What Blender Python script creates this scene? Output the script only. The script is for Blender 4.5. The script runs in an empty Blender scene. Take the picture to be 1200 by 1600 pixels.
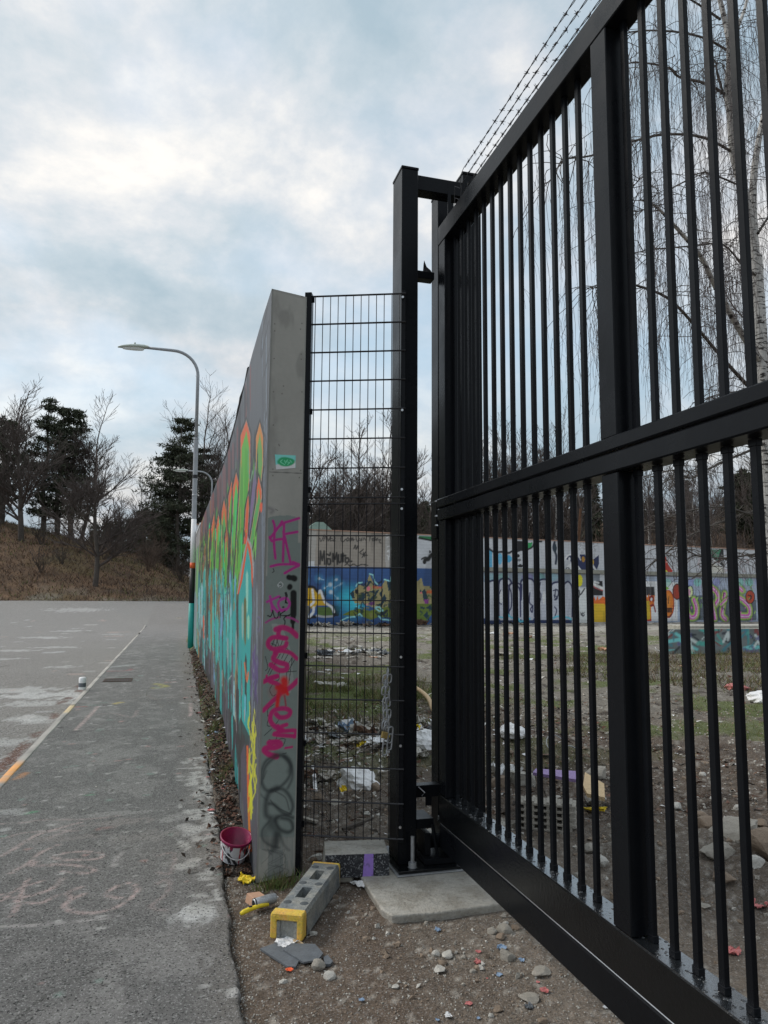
import bpy, math, random
import numpy as np
from mathutils import Vector
rnd = random.Random(7)
NR = np.random.RandomState(5)
scene = bpy.context.scene
COL = scene.collection
# ------------------------------------------------------------------ camera
EYE = 1.75
YAW, PITCH, ROLL = map(math.radians, (15.85, 6.6, 0.45))
FWD = np.array([math.sin(YAW)*math.cos(PITCH), math.cos(YAW)*math.cos(PITCH), math.sin(PITCH)])
_r = np.array([math.cos(YAW), -math.sin(YAW), 0.0]); _u = np.cross(_r, FWD)
RGT = _r*math.cos(ROLL)+_u*math.sin(ROLL); UP = np.cross(RGT, FWD)
CAM = np.array([0, 0, EYE])
cd = bpy.data.cameras.new('camera'); cam = bpy.data.objects.new('camera', cd); COL.objects.link(cam)
cd.sensor_fit = 'HORIZONTAL'; cd.sensor_width = 36; cd.lens = 34.2; cd.clip_end = 3000; cd.clip_start = 0.05
from mathutils import Matrix
cam.matrix_world = Matrix(((RGT[0], UP[0], -FWD[0], 0), (RGT[1], UP[1], -FWD[1], 0), (RGT[2], UP[2], -FWD[2], EYE), (0, 0, 0, 1)))
scene.camera = cam
# survey helpers: sight lines measured in the photograph met with known planes
def ray(px, py): return FWD+RGT*(px-600)/1140.+UP*(800-py)/1140.
def G(px, py, z=0.0):
    r = ray(px, py); return CAM+r*((z-EYE)/r[2])
def PX(px, py, X):
    r = ray(px, py); return CAM+r*(X/r[0])
def PY(px, py, Y):
    r = ray(px, py); return CAM+r*(Y/r[1])
# ------------------------------------------------------------------ world and sun
w = bpy.data.worlds.new('World'); scene.world = w; w.use_nodes = True
nt = w.node_tree; nt.nodes.clear()
SUN_AZ, SUN_EL = math.radians(-60), math.radians(42)     # azimuth from +Y towards +X
def N(nt, typ, **kw):
    n = nt.nodes.new(typ)
    for k, v in kw.items():
        if k.startswith('i_'):
            n.inputs[k[2:].replace('_', ' ')].default_value = v
        elif k.startswith('n_'): n.inputs[int(k[2:])].default_value = v
        else: setattr(n, k, v)
    return n
def ramp(nt, stops, interp='LINEAR'):
    n = nt.nodes.new('ShaderNodeValToRGB'); cr = n.color_ramp; cr.interpolation = interp
    while len(cr.elements) > 1: cr.elements.remove(cr.elements[-1])
    cr.elements[0].position = stops[0][0]; cr.elements[0].color = (*stops[0][1], 1) if len(stops[0][1]) == 3 else stops[0][1]
    for p, c in stops[1:]:
        e = cr.elements.new(p); e.color = (*c, 1)
    return n
out = N(nt, 'ShaderNodeOutputWorld')
sky = N(nt, 'ShaderNodeTexSky', sky_type='NISHITA'); sky.sun_disc = False; sky.sun_elevation = SUN_EL; sky.sun_rotation = SUN_AZ
sky.air_density = 1.2; sky.dust_density = 2.0
bg1 = N(nt, 'ShaderNodeBackground', i_Strength=0.10)
tc = N(nt, 'ShaderNodeTexCoord')
sep = N(nt, 'ShaderNodeSeparateXYZ'); nt.links.new(tc.outputs['Generated'], sep.inputs[0])
za = N(nt, 'ShaderNodeMath', operation='ADD', n_1=0.42); nt.links.new(sep.outputs[2], za.inputs[0])
zm = N(nt, 'ShaderNodeMath', operation='MAXIMUM', n_1=0.12); nt.links.new(za.outputs[0], zm.inputs[0])
dx = N(nt, 'ShaderNodeMath', operation='DIVIDE'); nt.links.new(sep.outputs[0], dx.inputs[0]); nt.links.new(zm.outputs[0], dx.inputs[1])
dy = N(nt, 'ShaderNodeMath', operation='DIVIDE'); nt.links.new(sep.outputs[1], dy.inputs[0]); nt.links.new(zm.outputs[0], dy.inputs[1])
cb = N(nt, 'ShaderNodeCombineXYZ'); nt.links.new(dx.outputs[0], cb.inputs[0]); nt.links.new(dy.outputs[0], cb.inputs[1])
cb.inputs[2].default_value = 3.7
n1 = N(nt, 'ShaderNodeTexNoise', i_Scale=1.5, i_Detail=5.0, i_Roughness=0.5, i_Distortion=0.15); nt.links.new(cb.outputs[0], n1.inputs['Vector'])
mp = N(nt, 'ShaderNodeMapping'); mp.inputs['Location'].default_value = (5.3, 2.2, 1); nt.links.new(cb.outputs[0], mp.inputs['Vector'])
n2 = N(nt, 'ShaderNodeTexNoise', i_Scale=3.4, i_Detail=8.0, i_Roughness=0.6, i_Distortion=0.1); nt.links.new(mp.outputs[0], n2.inputs['Vector'])
cloud = ramp(nt, [(0.32, (0.27, 0.36, 0.43)), (0.44, (0.36, 0.43, 0.49)), (0.53, (0.48, 0.51, 0.55)), (0.64, (0.68, 0.66, 0.64))])
nt.links.new(n2.outputs['Fac'], cloud.inputs[0])
# bright veil round the hidden sun
sd = Vector((math.sin(SUN_AZ*0.12)*math.cos(0.53), math.cos(SUN_AZ*0.12)*math.cos(0.53), math.sin(0.53)))
dot = N(nt, 'ShaderNodeVectorMath', operation='DOT_PRODUCT'); nt.links.new(tc.outputs['Generated'], dot.inputs[0]); dot.inputs[1].default_value = sd
glow = ramp(nt, [(0.80, (0, 0, 0)), (1.0, (0.07, 0.065, 0.05))]); nt.links.new(dot.outputs['Value'], glow.inputs[0])
addg = N(nt, 'ShaderNodeMix', data_type='RGBA', blend_type='ADD'); addg.inputs[0].default_value = 1
nt.links.new(cloud.outputs[0], addg.inputs[6]); nt.links.new(glow.outputs[0], addg.inputs[7])
bg2 = N(nt, 'ShaderNodeBackground', i_Strength=1.0); nt.links.new(addg.outputs[2], bg2.inputs[0])
hs = N(nt, 'ShaderNodeMix', data_type='RGBA', blend_type='ADD'); hs.inputs[0].default_value = 1.0
hs.inputs[7].default_value = (1.5, 1.9, 1.8, 1)
nt.links.new(sky.outputs[0], hs.inputs[6]); nt.links.new(hs.outputs[2], bg1.inputs[0])
cov = ramp(nt, [(0.38, (0.2, 0.2, 0.2)), (0.55, (1, 1, 1))]); nt.links.new(n1.outputs['Fac'], cov.inputs[0])
hzr = ramp(nt, [(0.12, (1, 1, 1)), (0.42, (0, 0, 0))]); nt.links.new(sep.outputs[2], hzr.inputs[0])
dkn = ramp(nt, [(0.0, (.72, .73, .74)), (0.40, (1, 1, 1))]); nt.links.new(sep.outputs[2], dkn.inputs[0]); ml = N(nt, 'ShaderNodeMix', data_type='RGBA', blend_type='MULTIPLY'); ml.inputs[0].default_value = 1; nt.links.new(addg.outputs[2], ml.inputs[6]); nt.links.new(dkn.outputs[0], ml.inputs[7]); nt.links.new(ml.outputs[2], bg2.inputs[0])
cmx = N(nt, 'ShaderNodeMath', operation='MAXIMUM'); nt.links.new(cov.outputs[0], cmx.inputs[0]); nt.links.new(hzr.outputs[0], cmx.inputs[1])
mx = N(nt, 'ShaderNodeMixShader'); nt.links.new(cmx.outputs[0], mx.inputs[0]); nt.links.new(bg1.outputs[0], mx.inputs[1]); nt.links.new(bg2.outputs[0], mx.inputs[2])
nt.links.new(mx.outputs[0], out.inputs[0])
sl = bpy.data.lights.new('sun', 'SUN'); so = bpy.data.objects.new('sun', sl); COL.objects.link(so)
sl.energy = 1.1; sl.angle = math.radians(22); sl.color = (1, 0.95, 0.88)
sv = Vector((math.sin(SUN_AZ)*math.cos(SUN_EL), math.cos(SUN_AZ)*math.cos(SUN_EL), math.sin(SUN_EL)))
so.rotation_euler = sv.to_track_quat('Z', 'Y').to_euler()
vs = scene.view_settings; scene.display_settings.display_device = 'sRGB'
vs.view_transform = 'Standard'; vs.look = 'None'; vs.exposure = 0.5; vs.gamma = 1.0
scene.cycles.max_bounces = 6; scene.cycles.use_denoising = True
# ------------------------------------------------------------------ colour helpers
def lin(c):
    c = c/255.; return c/12.92 if c <= .04045 else ((c+.055)/1.055)**2.4
def A(r, g, b, k=0.66):     # albedo from a colour seen in the photo
    return tuple(min(.86, lin(v)/k) for v in (r, g, b))
# ------------------------------------------------------------------ noise
_perm = np.random.RandomState(3).rand(256, 256)
def vnoise(x, y):
    xi = np.floor(x).astype(int); yi = np.floor(y).astype(int); fx = x-xi; fy = y-yi
    fx = fx*fx*(3-2*fx); fy = fy*fy*(3-2*fy)
    a = _perm[xi % 256, yi % 256]; b = _perm[(xi+1) % 256, yi % 256]; c = _perm[xi % 256, (yi+1) % 256]; d = _perm[(xi+1) % 256, (yi+1) % 256]
    return (a*(1-fx)+b*fx)*(1-fy)+(c*(1-fx)+d*fx)*fy
def fbm(x, y, o=4):
    s = 0; a = .5; t = 0
    for i in range(o):
        s = s+a*vnoise(x+17.3*i, y+9.1*i); t += a; x = x*2.03; y = y*2.03; a *= .5
    return s/t
def sstep(a, b, x):
    t = np.clip((x-a)/(b-a), 0, 1); return t*t*(3-2*t)
# ------------------------------------------------------------------ materials
def mat(name, col, rough=0.8, var=0.25, vscale=8.0, bump=0.2, bscale=60.0, metal=0.0, attr=None, spec=0.5, col2=None, rvar=0.0, coat=0.0, detail=6.0, speck=0, sam=1.0):
    m = bpy.data.materials.new(name); m.use_nodes = True; nt = m.node_tree; b = nt.nodes['Principled BSDF']
    b.inputs['Roughness'].default_value = rough; b.inputs['Metallic'].default_value = metal
    b.inputs['Specular IOR Level'].default_value = spec
    if coat: b.inputs['Coat Weight'].default_value = coat; b.inputs['Coat Roughness'].default_value = 0.06
    tc = nt.nodes.new('ShaderNodeTexCoord'); co = tc.outputs['Object']
    nz = N(nt, 'ShaderNodeTexNoise', i_Scale=vscale, i_Detail=detail, i_Roughness=0.6); nt.links.new(co, nz.inputs['Vector'])
    if attr:
        at = nt.nodes.new('ShaderNodeAttribute'); at.attribute_name = attr; src = at.outputs['Color']
    else:
        rg = nt.nodes.new('ShaderNodeRGB'); rg.outputs[0].default_value = (*col, 1); src = rg.outputs[0]
    if col2:
        r2 = ramp(nt, [(0.42, (0, 0, 0)), (0.58, (1, 1, 1))]); nt.links.new(nz.outputs['Fac'], r2.inputs[0])
        mm = N(nt, 'ShaderNodeMix', data_type='RGBA'); nt.links.new(r2.outputs[0], mm.inputs[0]); nt.links.new(src, mm.inputs[6]); mm.inputs[7].default_value = (*col2, 1); src = mm.outputs[2]
    n3 = N(nt, 'ShaderNodeTexNoise', i_Scale=vscale*5.3, i_Detail=5.0, i_Roughness=0.7); nt.links.new(co, n3.inputs['Vector'])
    ad = N(nt, 'ShaderNodeMath', operation='ADD'); nt.links.new(nz.outputs['Fac'], ad.inputs[0]); nt.links.new(n3.outputs['Fac'], ad.inputs[1])
    mr = N(nt, 'ShaderNodeMapRange'); nt.links.new(ad.outputs[0], mr.inputs['Value'])
    mr.inputs['From Min'].default_value = .65; mr.inputs['From Max'].default_value = 1.35
    mr.inputs['To Min'].default_value = 1-var; mr.inputs['To Max'].default_value = 1+var
    if speck:
        for sc_, lo, hi, cc, am in ((speck, .57, .64, (.46, .45, .44, 1), .9), (speck*.8, .58, .65, (.025, .025, .025, 1), .9), (speck*.33, .64, .70, (.36, .35, .34, 1), .5)):
            ns = N(nt, 'ShaderNodeTexNoise', i_Scale=sc_, i_Detail=2.0, i_Roughness=0.6); mp_ = N(nt, 'ShaderNodeMapping'); mp_.inputs['Location'].default_value = (sc_, lo*9, 3); nt.links.new(co, mp_.inputs['Vector']); nt.links.new(mp_.outputs[0], ns.inputs['Vector']); am = am*sam
            rs = ramp(nt, [(lo, (0, 0, 0)), (hi, (am, am, am))]); nt.links.new(ns.outputs['Fac'], rs.inputs[0]); mk = N(nt, 'ShaderNodeMix', data_type='RGBA'); nt.links.new(rs.outputs[0], mk.inputs[0]); nt.links.new(src, mk.inputs[6]); mk.inputs[7].default_value = cc; src = mk.outputs[2]
    mul = N(nt, 'ShaderNodeVectorMath', operation='SCALE'); nt.links.new(src, mul.inputs[0]); nt.links.new(mr.outputs[0], mul.inputs['Scale'])
    nt.links.new(mul.outputs[0], b.inputs['Base Color'])
    if rvar:
        m2 = N(nt, 'ShaderNodeMapRange'); nt.links.new(nz.outputs['Fac'], m2.inputs['Value']); m2.inputs['From Min'].default_value = .35; m2.inputs['From Max'].default_value = .65
        m2.inputs['To Min'].default_value = max(.02, rough-rvar); m2.inputs['To Max'].default_value = rough+rvar; nt.links.new(m2.outputs[0], b.inputs['Roughness'])
    if bump:
        nb = N(nt, 'ShaderNodeTexNoise', i_Scale=bscale, i_Detail=4.0, i_Roughness=0.65); nt.links.new(co, nb.inputs['Vector'])
        bp = N(nt, 'ShaderNodeBump', i_Strength=bump, i_Distance=0.02); nt.links.new(nb.outputs['Fac'], bp.inputs['Height']); nt.links.new(bp.outputs[0], b.inputs['Normal'])
    return m
M = {}
M['black'] = mat('black_gloss_paint', (.007, .008, .010), .30, .15, 3, .03, 30, rvar=.08, spec=.12)
M['black_wet'] = mat('black_wet_paint', (.006, .007, .008), .14, .2, 12, .12, 55, rvar=.08, spec=.35)
M['wire'] = mat('black_wire', (.012, .011, .014), .4, .1, 5, 0)
M['galv'] = mat('galvanised_steel', (.36, .37, .38), .45, .3, 25, .1, 60, metal=.5)
M['galvpole'] = mat('galvanised_pole', (.34, .36, .38), .55, .18, 5, .1, 60, metal=.25)
M['bolt'] = mat('steel_bolt', (.55, .56, .58), .3, .1, 20, 0, metal=.8)
M['brass'] = mat('brass', (.45, .32, .12), .4, .2, 30, .1, 60, metal=.7)
M['conc'] = mat('weathered_concrete', A(122, 121, 112), .85, .2, 4, .25, 90)
M['slab'] = mat('pale_concrete_slab', A(154, 151, 143), .88, .24, 7, .6, 45, col2=A(128, 124, 115), speck=70, sam=.25)
M['paint'] = mat('painted_masonry', (1, 1, 1), .6, .10, 7, .12, 70, attr='Col')
M['paintwall'] = mat('painted_concrete_face', (1, 1, 1), .55, .07, 5, .08, 60, attr='Col')
M['asphalt'] = mat('worn_asphalt', (1, 1, 1), .9, .35, 34, .9, 170, attr='Col', spec=.3, speck=95)
M['road'] = mat('grey_asphalt_road', (1, 1, 1), .9, .28, 18, .7, 120, attr='Col', spec=.3, speck=40)
M['soil'] = mat('bare_soil', (1, 1, 1), .95, .5, 22, 1.0, 55, attr='Col', spec=.2, speck=80, sam=.42)
M['rubber'] = mat('grey_recycled_plastic', A(104, 109, 110), .8, .4, 9, .5, 60, col2=A(118, 118, 112), speck=110, sam=.3)
M['yellow'] = mat('worn_yellow_plastic', A(210, 168, 66), .65, .3, 16, .3, 80, col2=A(188, 146, 66), speck=120, sam=.25)
M['stone'] = mat('grey_stone', A(138, 133, 124), .9, .3, 10, .5, 50)
M['stone2'] = mat('brown_stone', A(118, 104, 90), .9, .3, 10, .5, 50)
M['stone3'] = mat('pale_stone', A(165, 162, 155), .9, .25, 10, .5, 50)
M['bark'] = mat('dark_bark', (.08, .068, .058), .95, .4, 3, .4, 12)
M['bark2'] = mat('grey_brown_bark', (.10, .085, .072), .95, .4, 3, .4, 12)
M['redbark'] = mat('reddish_pine_bark', (.16, .085, .05), .95, .4, 2, .4, 12)
M['twig'] = mat('twigs', (.085, .068, .06), .95, .3, 3, 0)
M['brush'] = mat('brown_brush', (.12, .085, .064), .95, .4, .6, 0)
M['needle'] = mat('pine_needles', (.05, .06, .034), .9, .6, .8, 0)
M['needle2'] = mat('pine_needles_olive', (.036, .04, .022), .9, .5, 1.2, 0)
M['grass'] = mat('grass_blades', (.12, .14, .04), .9, .5, 5, 0)
M['dry'] = mat('dry_grass', (.22, .17, .09), .9, .4, 5, 0)
M['leaf'] = mat('dead_leaves', (.12, .07, .045), .9, .6, 14, 0)
M['green'] = mat('fresh_leaf', (.12, .19, .05), .8, .3, 20, 0)
M['white'] = mat('white_plastic', A(215, 214, 212), .5, .15, 18, .3, 40)
M['dirtywhite'] = mat('grimy_white_plastic', A(170, 166, 158), .6, .35, 12, .3, 40, col2=A(120, 112, 102))
M['wood'] = mat('weathered_wood', A(160, 140, 112), .85, .3, 20, .3, 60)
M['card'] = mat('brown_cardboard', A(168, 132, 108), .85, .15, 20, .1, 60)
M['slate'] = mat('dark_slate_panel', A(82, 86, 90), .6, .3, 18, .2, 60)
M['magenta'] = mat('magenta_paint', A(112, 16, 60), .35, .3, 22, .1, 40)
M['teal'] = mat('teal_paint', A(28, 132, 124), .5, .15, 10, .1, 40)
M['orange'] = mat('orange_paint', A(205, 82, 40), .5, .2, 10, .1, 40)
M['blackpaint'] = mat('black_spray_paint', (.012, .012, .013), .5, .3, 10, .1, 40)
M['blue'] = mat('blue_plastic', A(118, 138, 160), .5, .15, 18, .2, 40)
M['pink'] = mat('pinkish_red_plastic', A(165, 98, 96), .6, .2, 18, .2, 40)
M['yellowp'] = mat('yellow_plastic', A(228, 176, 40), .5, .2, 18, .2, 40)
M['purple'] = mat('purple_paint', A(132, 110, 152), .6, .25, 14, .2, 40)
M['grime'] = mat('black_speckled_paint', (.02, .021, .024), .7, .3, 60, .3, 80, col2=None)
M['tan'] = mat('tan_board', A(182, 158, 122), .8, .2, 14, .2, 40)
M['lampgrey'] = mat('lamp_head_grey', A(150, 158, 150), .5, .1, 10, 0)
M['glass'] = mat('lamp_glass', A(190, 195, 195), .15, .05, 10, 0)
M['housewood'] = mat('shed_boards', A(150, 105, 60), .8, .3, 3, .2, 20)
M['roofgreen'] = mat('pale_green_roof', A(120, 140, 130), .6, .2, 3, .1, 20)
# birch bark: white with dark horizontal marks
m = mat('birch_bark', A(158, 156, 152), .8, .3, 6, .3, 20); M['birch'] = m
nt2 = m.node_tree; b = nt2.nodes['Principled BSDF']; src = b.inputs['Base Color'].links[0].from_socket
tcn = [n for n in nt2.nodes if n.type == 'TEX_COORD'][0]
mpn = N(nt2, 'ShaderNodeMapping'); mpn.inputs['Scale'].default_value = (3.5, 3.5, 13); nt2.links.new(tcn.outputs['Object'], mpn.inputs['Vector'])
nn = N(nt2, 'ShaderNodeTexNoise', i_Scale=1.6, i_Detail=3.0, i_Roughness=0.6); nt2.links.new(mpn.outputs[0], nn.inputs['Vector'])
rr = ramp(nt2, [(0.40, (1, 1, 1)), (0.46, (0, 0, 0))]); nt2.links.new(nn.outputs['Fac'], rr.inputs[0])
mm = N(nt2, 'ShaderNodeMix', data_type='RGBA'); nt2.links.new(rr.outputs[0], mm.inputs[0]); nt2.links.new(src, mm.inputs[6]); mm.inputs[7].default_value = (.03, .027, .025, 1)
nt2.links.new(mm.outputs[2], b.inputs['Base Color'])
# ------------------------------------------------------------------ mesh helpers
class MB:
    def __init__(s): s.v = []; s.f = []; s.m = []
    def quad(s, a, b, c, d, mi=0):
        i = len(s.v); s.v += [tuple(a), tuple(b), tuple(c), tuple(d)]; s.f.append((i, i+1, i+2, i+3)); s.m.append(mi)
    def tri(s, a, b, c, mi=0):
        i = len(s.v); s.v += [tuple(a), tuple(b), tuple(c)]; s.f.append((i, i+1, i+2)); s.m.append(mi)
    def prism(s, base, top, mi=0):
        n = len(base); i = len(s.v); s.v += [tuple(p) for p in base]+[tuple(p) for p in top]
        s.f.append(tuple(range(i+n-1, i-1, -1))); s.f.append(tuple(range(i+n, i+2*n))); s.m += [mi, mi]
        for k in range(n):
            s.f.append((i+k, i+(k+1) % n, i+n+(k+1) % n, i+n+k)); s.m.append(mi)
    def box(s, x0, x1, y0, y1, z0, z1, ch=0.0, mi=0):
        if ch <= 0:
            s.prism([(x0, y0, z0), (x1, y0, z0), (x1, y1, z0), (x0, y1, z0)], [(x0, y0, z1), (x1, y0, z1), (x1, y1, z1), (x0, y1, z1)], mi); return
        c = ch; i = len(s.v); lo = (x0, y0, z0); hi = (x1, y1, z1); idx = {}
        for a in (0, 1):
            for b_ in (0, 1):
                for cc in (0, 1):
                    corner = [(lo, hi)[a][0], (lo, hi)[b_][1], (lo, hi)[cc][2]]; sg = [1 if q == 0 else -1 for q in (a, b_, cc)]
                    for ax in range(3):
                        p = [corner[k]+(0 if k == ax else sg[k]*c) for k in range(3)]
                        idx[(a, b_, cc, ax)] = len(s.v); s.v.append(tuple(p))
        def F(l, want):
            pts = [Vector(s.v[q]) for q in l]; n = (pts[1]-pts[0]).cross(pts[2]-pts[0])
            if n.dot(Vector(want)) < 0: l = l[::-1]
            s.f.append(tuple(l)); s.m.append(mi)
        R = ((0, 0), (1, 0), (1, 1), (0, 1))
        for sd_ in (0, 1):
            q = 2*sd_-1
            F([idx[(sd_, a, b_, 0)] for a, b_ in R], (q, 0, 0)); F([idx[(a, sd_, b_, 1)] for a, b_ in R], (0, q, 0)); F([idx[(a, b_, sd_, 2)] for a, b_ in R], (0, 0, q))
        for a in (0, 1):
            for b_ in (0, 1):
                qa, qb = 2*a-1, 2*b_-1
                F([idx[(a, b_, 0, 0)], idx[(a, b_, 1, 0)], idx[(a, b_, 1, 1)], idx[(a, b_, 0, 1)]], (qa, qb, 0))
                F([idx[(a, 0, b_, 0)], idx[(a, 1, b_, 0)], idx[(a, 1, b_, 2)], idx[(a, 0, b_, 2)]], (qa, 0, qb))
                F([idx[(0, a, b_, 1)], idx[(1, a, b_, 1)], idx[(1, a, b_, 2)], idx[(0, a, b_, 2)]], (0, qa, qb))
                for cc in (0, 1): F([idx[(a, b_, cc, 0)], idx[(a, b_, cc, 1)], idx[(a, b_, cc, 2)]], (qa, qb, 2*cc-1))
    def tube(s, pts, rad, n=6, mi=0, cap=True):
        pts = [np.array(p, float) for p in pts]
        if not hasattr(rad, '__len__'): rad = [rad]*len(pts)
        i0 = len(s.v); ref = None
        for k, p in enumerate(pts):
            d = pts[min(k+1, len(pts)-1)]-pts[max(k-1, 0)]; L = math.sqrt(d@d) or 1e-9; d = d/L
            if ref is None: ref = np.array([1., 0, 0]) if abs(d[2]) > .8 else np.array([0, 0, 1.])
            a = np.array([d[1]*ref[2]-d[2]*ref[1], d[2]*ref[0]-d[0]*ref[2], d[0]*ref[1]-d[1]*ref[0]]); a = a/(math.sqrt(a@a) or 1e-9)
            b = np.array([d[1]*a[2]-d[2]*a[1], d[2]*a[0]-d[0]*a[2], d[0]*a[1]-d[1]*a[0]]); ref = -b if False else ref
            for q in range(n):
                t = 2*math.pi*q/n; o = p+(a*math.cos(t)+b*math.sin(t))*rad[k]; s.v.append((o[0], o[1], o[2]))
        for k in range(len(pts)-1):
            for q in range(n):
                s.f.append((i0+k*n+q, i0+k*n+(q+1) % n, i0+(k+1)*n+(q+1) % n, i0+(k+1)*n+q)); s.m.append(mi)
        if cap:
            s.f.append(tuple(range(i0+n-1, i0-1, -1))); s.m.append(mi)
            e = i0+(len(pts)-1)*n; s.f.append(tuple(range(e, e+n))); s.m.append(mi)
    def lathe(s, prof, c=(0, 0, 0), n=24, mi=0):
        i0 = len(s.v)
        for r, z in prof:
            for q in range(n):
                t = 2*math.pi*q/n; s.v.append((c[0]+r*math.cos(t), c[1]+r*math.sin(t), c[2]+z))
        for k in range(len(prof)-1):
            for q in range(n):
                s.f.append((i0+k*n+q, i0+k*n+(q+1) % n, i0+(k+1)*n+(q+1) % n, i0+(k+1)*n+q)); s.m.append(mi)
    def build(s, name, mats, parent=None, smooth=False, **tags):
        me = bpy.data.meshes.new(name); me.from_pydata(s.v, [], s.f)
        if not isinstance(mats, (list, tuple)): mats = [mats]
        for q in mats: me.materials.append(q)
        if len(mats) > 1: me.polygons.foreach_set('material_index', s.m)
        if smooth: me.polygons.foreach_set('use_smooth', [True]*len(s.f))
        me.update(); o = bpy.data.objects.new(name, me); COL.objects.link(o)
        if parent: o.parent = parent
        for k, v in tags.items():
            if v: o[k] = v
        return o
def empty(name, label, cat, loc=(0, 0, 0), rz=0, group=None):
    o = bpy.data.objects.new(name, None); COL.objects.link(o); o.location = loc; o.rotation_euler = (0, 0, rz); o.empty_display_size = .1
    o['label'] = label; o['category'] = cat
    if group: o['group'] = group
    return o
def dup(root, loc=None, rot=None, scale=None, label=None, group=None):
    r = root.copy(); COL.objects.link(r)
    if loc is not None: r.location = loc
    if rot is not None: r.rotation_euler = rot
    if scale is not None: r.scale = scale
    if label: r['label'] = label
    if group: r['group'] = group
    for ch in list(root.children):
        c = ch.copy(); COL.objects.link(c); c.parent = r
        for g in ch.children:
            d = g.copy(); COL.objects.link(d); d.parent = c
    return r
def gridmesh(name, P, material, col=None, parent=None, smooth=True, flip=False, **tags):
    nv, nu = P.shape[:2]; me = bpy.data.meshes.new(name)
    idx = np.arange(nv*nu).reshape(nv, nu)
    q = np.stack([idx[:-1, :-1], idx[:-1, 1:], idx[1:, 1:], idx[1:, :-1]], -1).reshape(-1, 4)
    if flip: q = q[:, ::-1]
    me.vertices.add(nv*nu); me.vertices.foreach_set('co', P.reshape(-1).astype(np.float32))
    me.loops.add(q.size); me.loops.foreach_set('vertex_index', q.reshape(-1).astype(np.int32))
    me.polygons.add(len(q)); me.polygons.foreach_set('loop_start', np.arange(0, q.size, 4, dtype=np.int32))
    me.update(calc_edges=True)
    if smooth: me.polygons.foreach_set('use_smooth', np.ones(len(q), bool))
    if col is not None:
        at = me.color_attributes.new('Col', 'FLOAT_COLOR', 'POINT'); c4 = np.ones((nv*nu, 4), np.float32); c4[:, :3] = col.reshape(-1, 3); at.data.foreach_set('color', c4.reshape(-1))
    me.materials.append(material); me.update()
    o = bpy.data.objects.new(name, me); COL.objects.link(o)
    if parent: o.parent = parent
    for k, v in tags.items(): o[k] = v
    return o
# ------------------------------------------------------------------ paint canvas (metric coordinates on a surface)
class Canvas:
    def __init__(s, U, V, base):
        s.U = np.array(U); s.V = np.array(V); s.c = np.empty((len(V), len(U), 3)); s.c[:] = base
    def sub(s, u0, u1, v0, v1):
        a, b = np.searchsorted(s.U, [u0, u1]); c, d = np.searchsorted(s.V, [v0, v1])
        return slice(max(0, c-1), d+1), slice(max(0, a-1), b+1)
    def mix(s, sl, m, col):
        m = m[..., None]; s.c[sl] = s.c[sl]*(1-m)+np.array(col)*m
    def poly(s, pts, col, alpha=1.0):
        P = np.array(pts); sl = s.sub(P[:, 0].min(), P[:, 0].max(), P[:, 1].min(), P[:, 1].max())
        V, U = np.meshgrid(s.V[sl[0]], s.U[sl[1]], indexing='ij')
        if V.size == 0: return
        ins = np.zeros(V.shape, bool)
        for i in range(len(P)):
            x0, y0 = P[i]; x1, y1 = P[i-1]
            if y0 == y1: continue
            ins ^= ((y0 > V) != (y1 > V)) & (U < (x1-x0)*(V-y0)/(y1-y0)+x0)
        s.mix(sl, ins*alpha, col)
    def stroke(s, pts, w, col, alpha=1.0, soft=0.3, noise=0):
        P = np.array(pts, float); r = w*(.5+soft)
        for i in range(len(P)-1):
            pass
        sl = s.sub(P[:, 0].min()-r, P[:, 0].max()+r, P[:, 1].min()-r, P[:, 1].max()+r)
        V, U = np.meshgrid(s.V[sl[0]], s.U[sl[1]], indexing='ij')
        if V.size == 0: return
        D = np.full(V.shape, 1e9)
        for i in range(len(P)-1):
            a = P[i]; d = P[i+1]-a; L = d@d or 1e-12
            t = np.clip(((U-a[0])*d[0]+(V-a[1])*d[1])/L, 0, 1); D = np.minimum(D, np.hypot(U-a[0]-t*d[0], V-a[1]-t*d[1]))
        m = np.clip((w/2-D)/(w*soft+1e-9)+.5, 0, 1)*alpha
        if noise: m = m*sstep(.5-noise/2, .5+noise/2, fbm(U*noise_f, V*noise_f, 4)+.08)
        s.mix(sl, m, col)
    def blob(s, u, v, ru, rv, col, alpha=1.0, f=12., thr=.5, ang=0.):
        r = max(ru, rv); sl = s.sub(u-r, u+r, v-r, v+r)
        V, U = np.meshgrid(s.V[sl[0]], s.U[sl[1]], indexing='ij')
        if V.size == 0: return
        du, dv = U-u, V-v; ca, sa = math.cos(ang), math.sin(ang); d = np.hypot((du*ca+dv*sa)/ru, (-du*sa+dv*ca)/rv)
        m = sstep(thr-.08, thr+.08, fbm(U*f+u*7, V*f+v*3, 4)+.55*(1-d)-.12)*(d < 1)
        s.mix(sl, m*alpha, col)
noise_f = 40.
def smooth_path(pts, n=4):
    P = [np.array(p, float) for p in pts]
    if len(P) < 3: return P
    o = []
    for i in range(len(P)-1):
        p0 = P[max(i-1, 0)]; p1 = P[i]; p2 = P[i+1]; p3 = P[min(i+2, len(P)-1)]
        for k in range(n):
            t = k/n; o.append(.5*((2*p1)+(-p0+p2)*t+(2*p0-5*p1+4*p2-p3)*t*t+(-p0+3*p1-3*p2+p3)*t**3))
    o.append(P[-1]); return o
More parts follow.
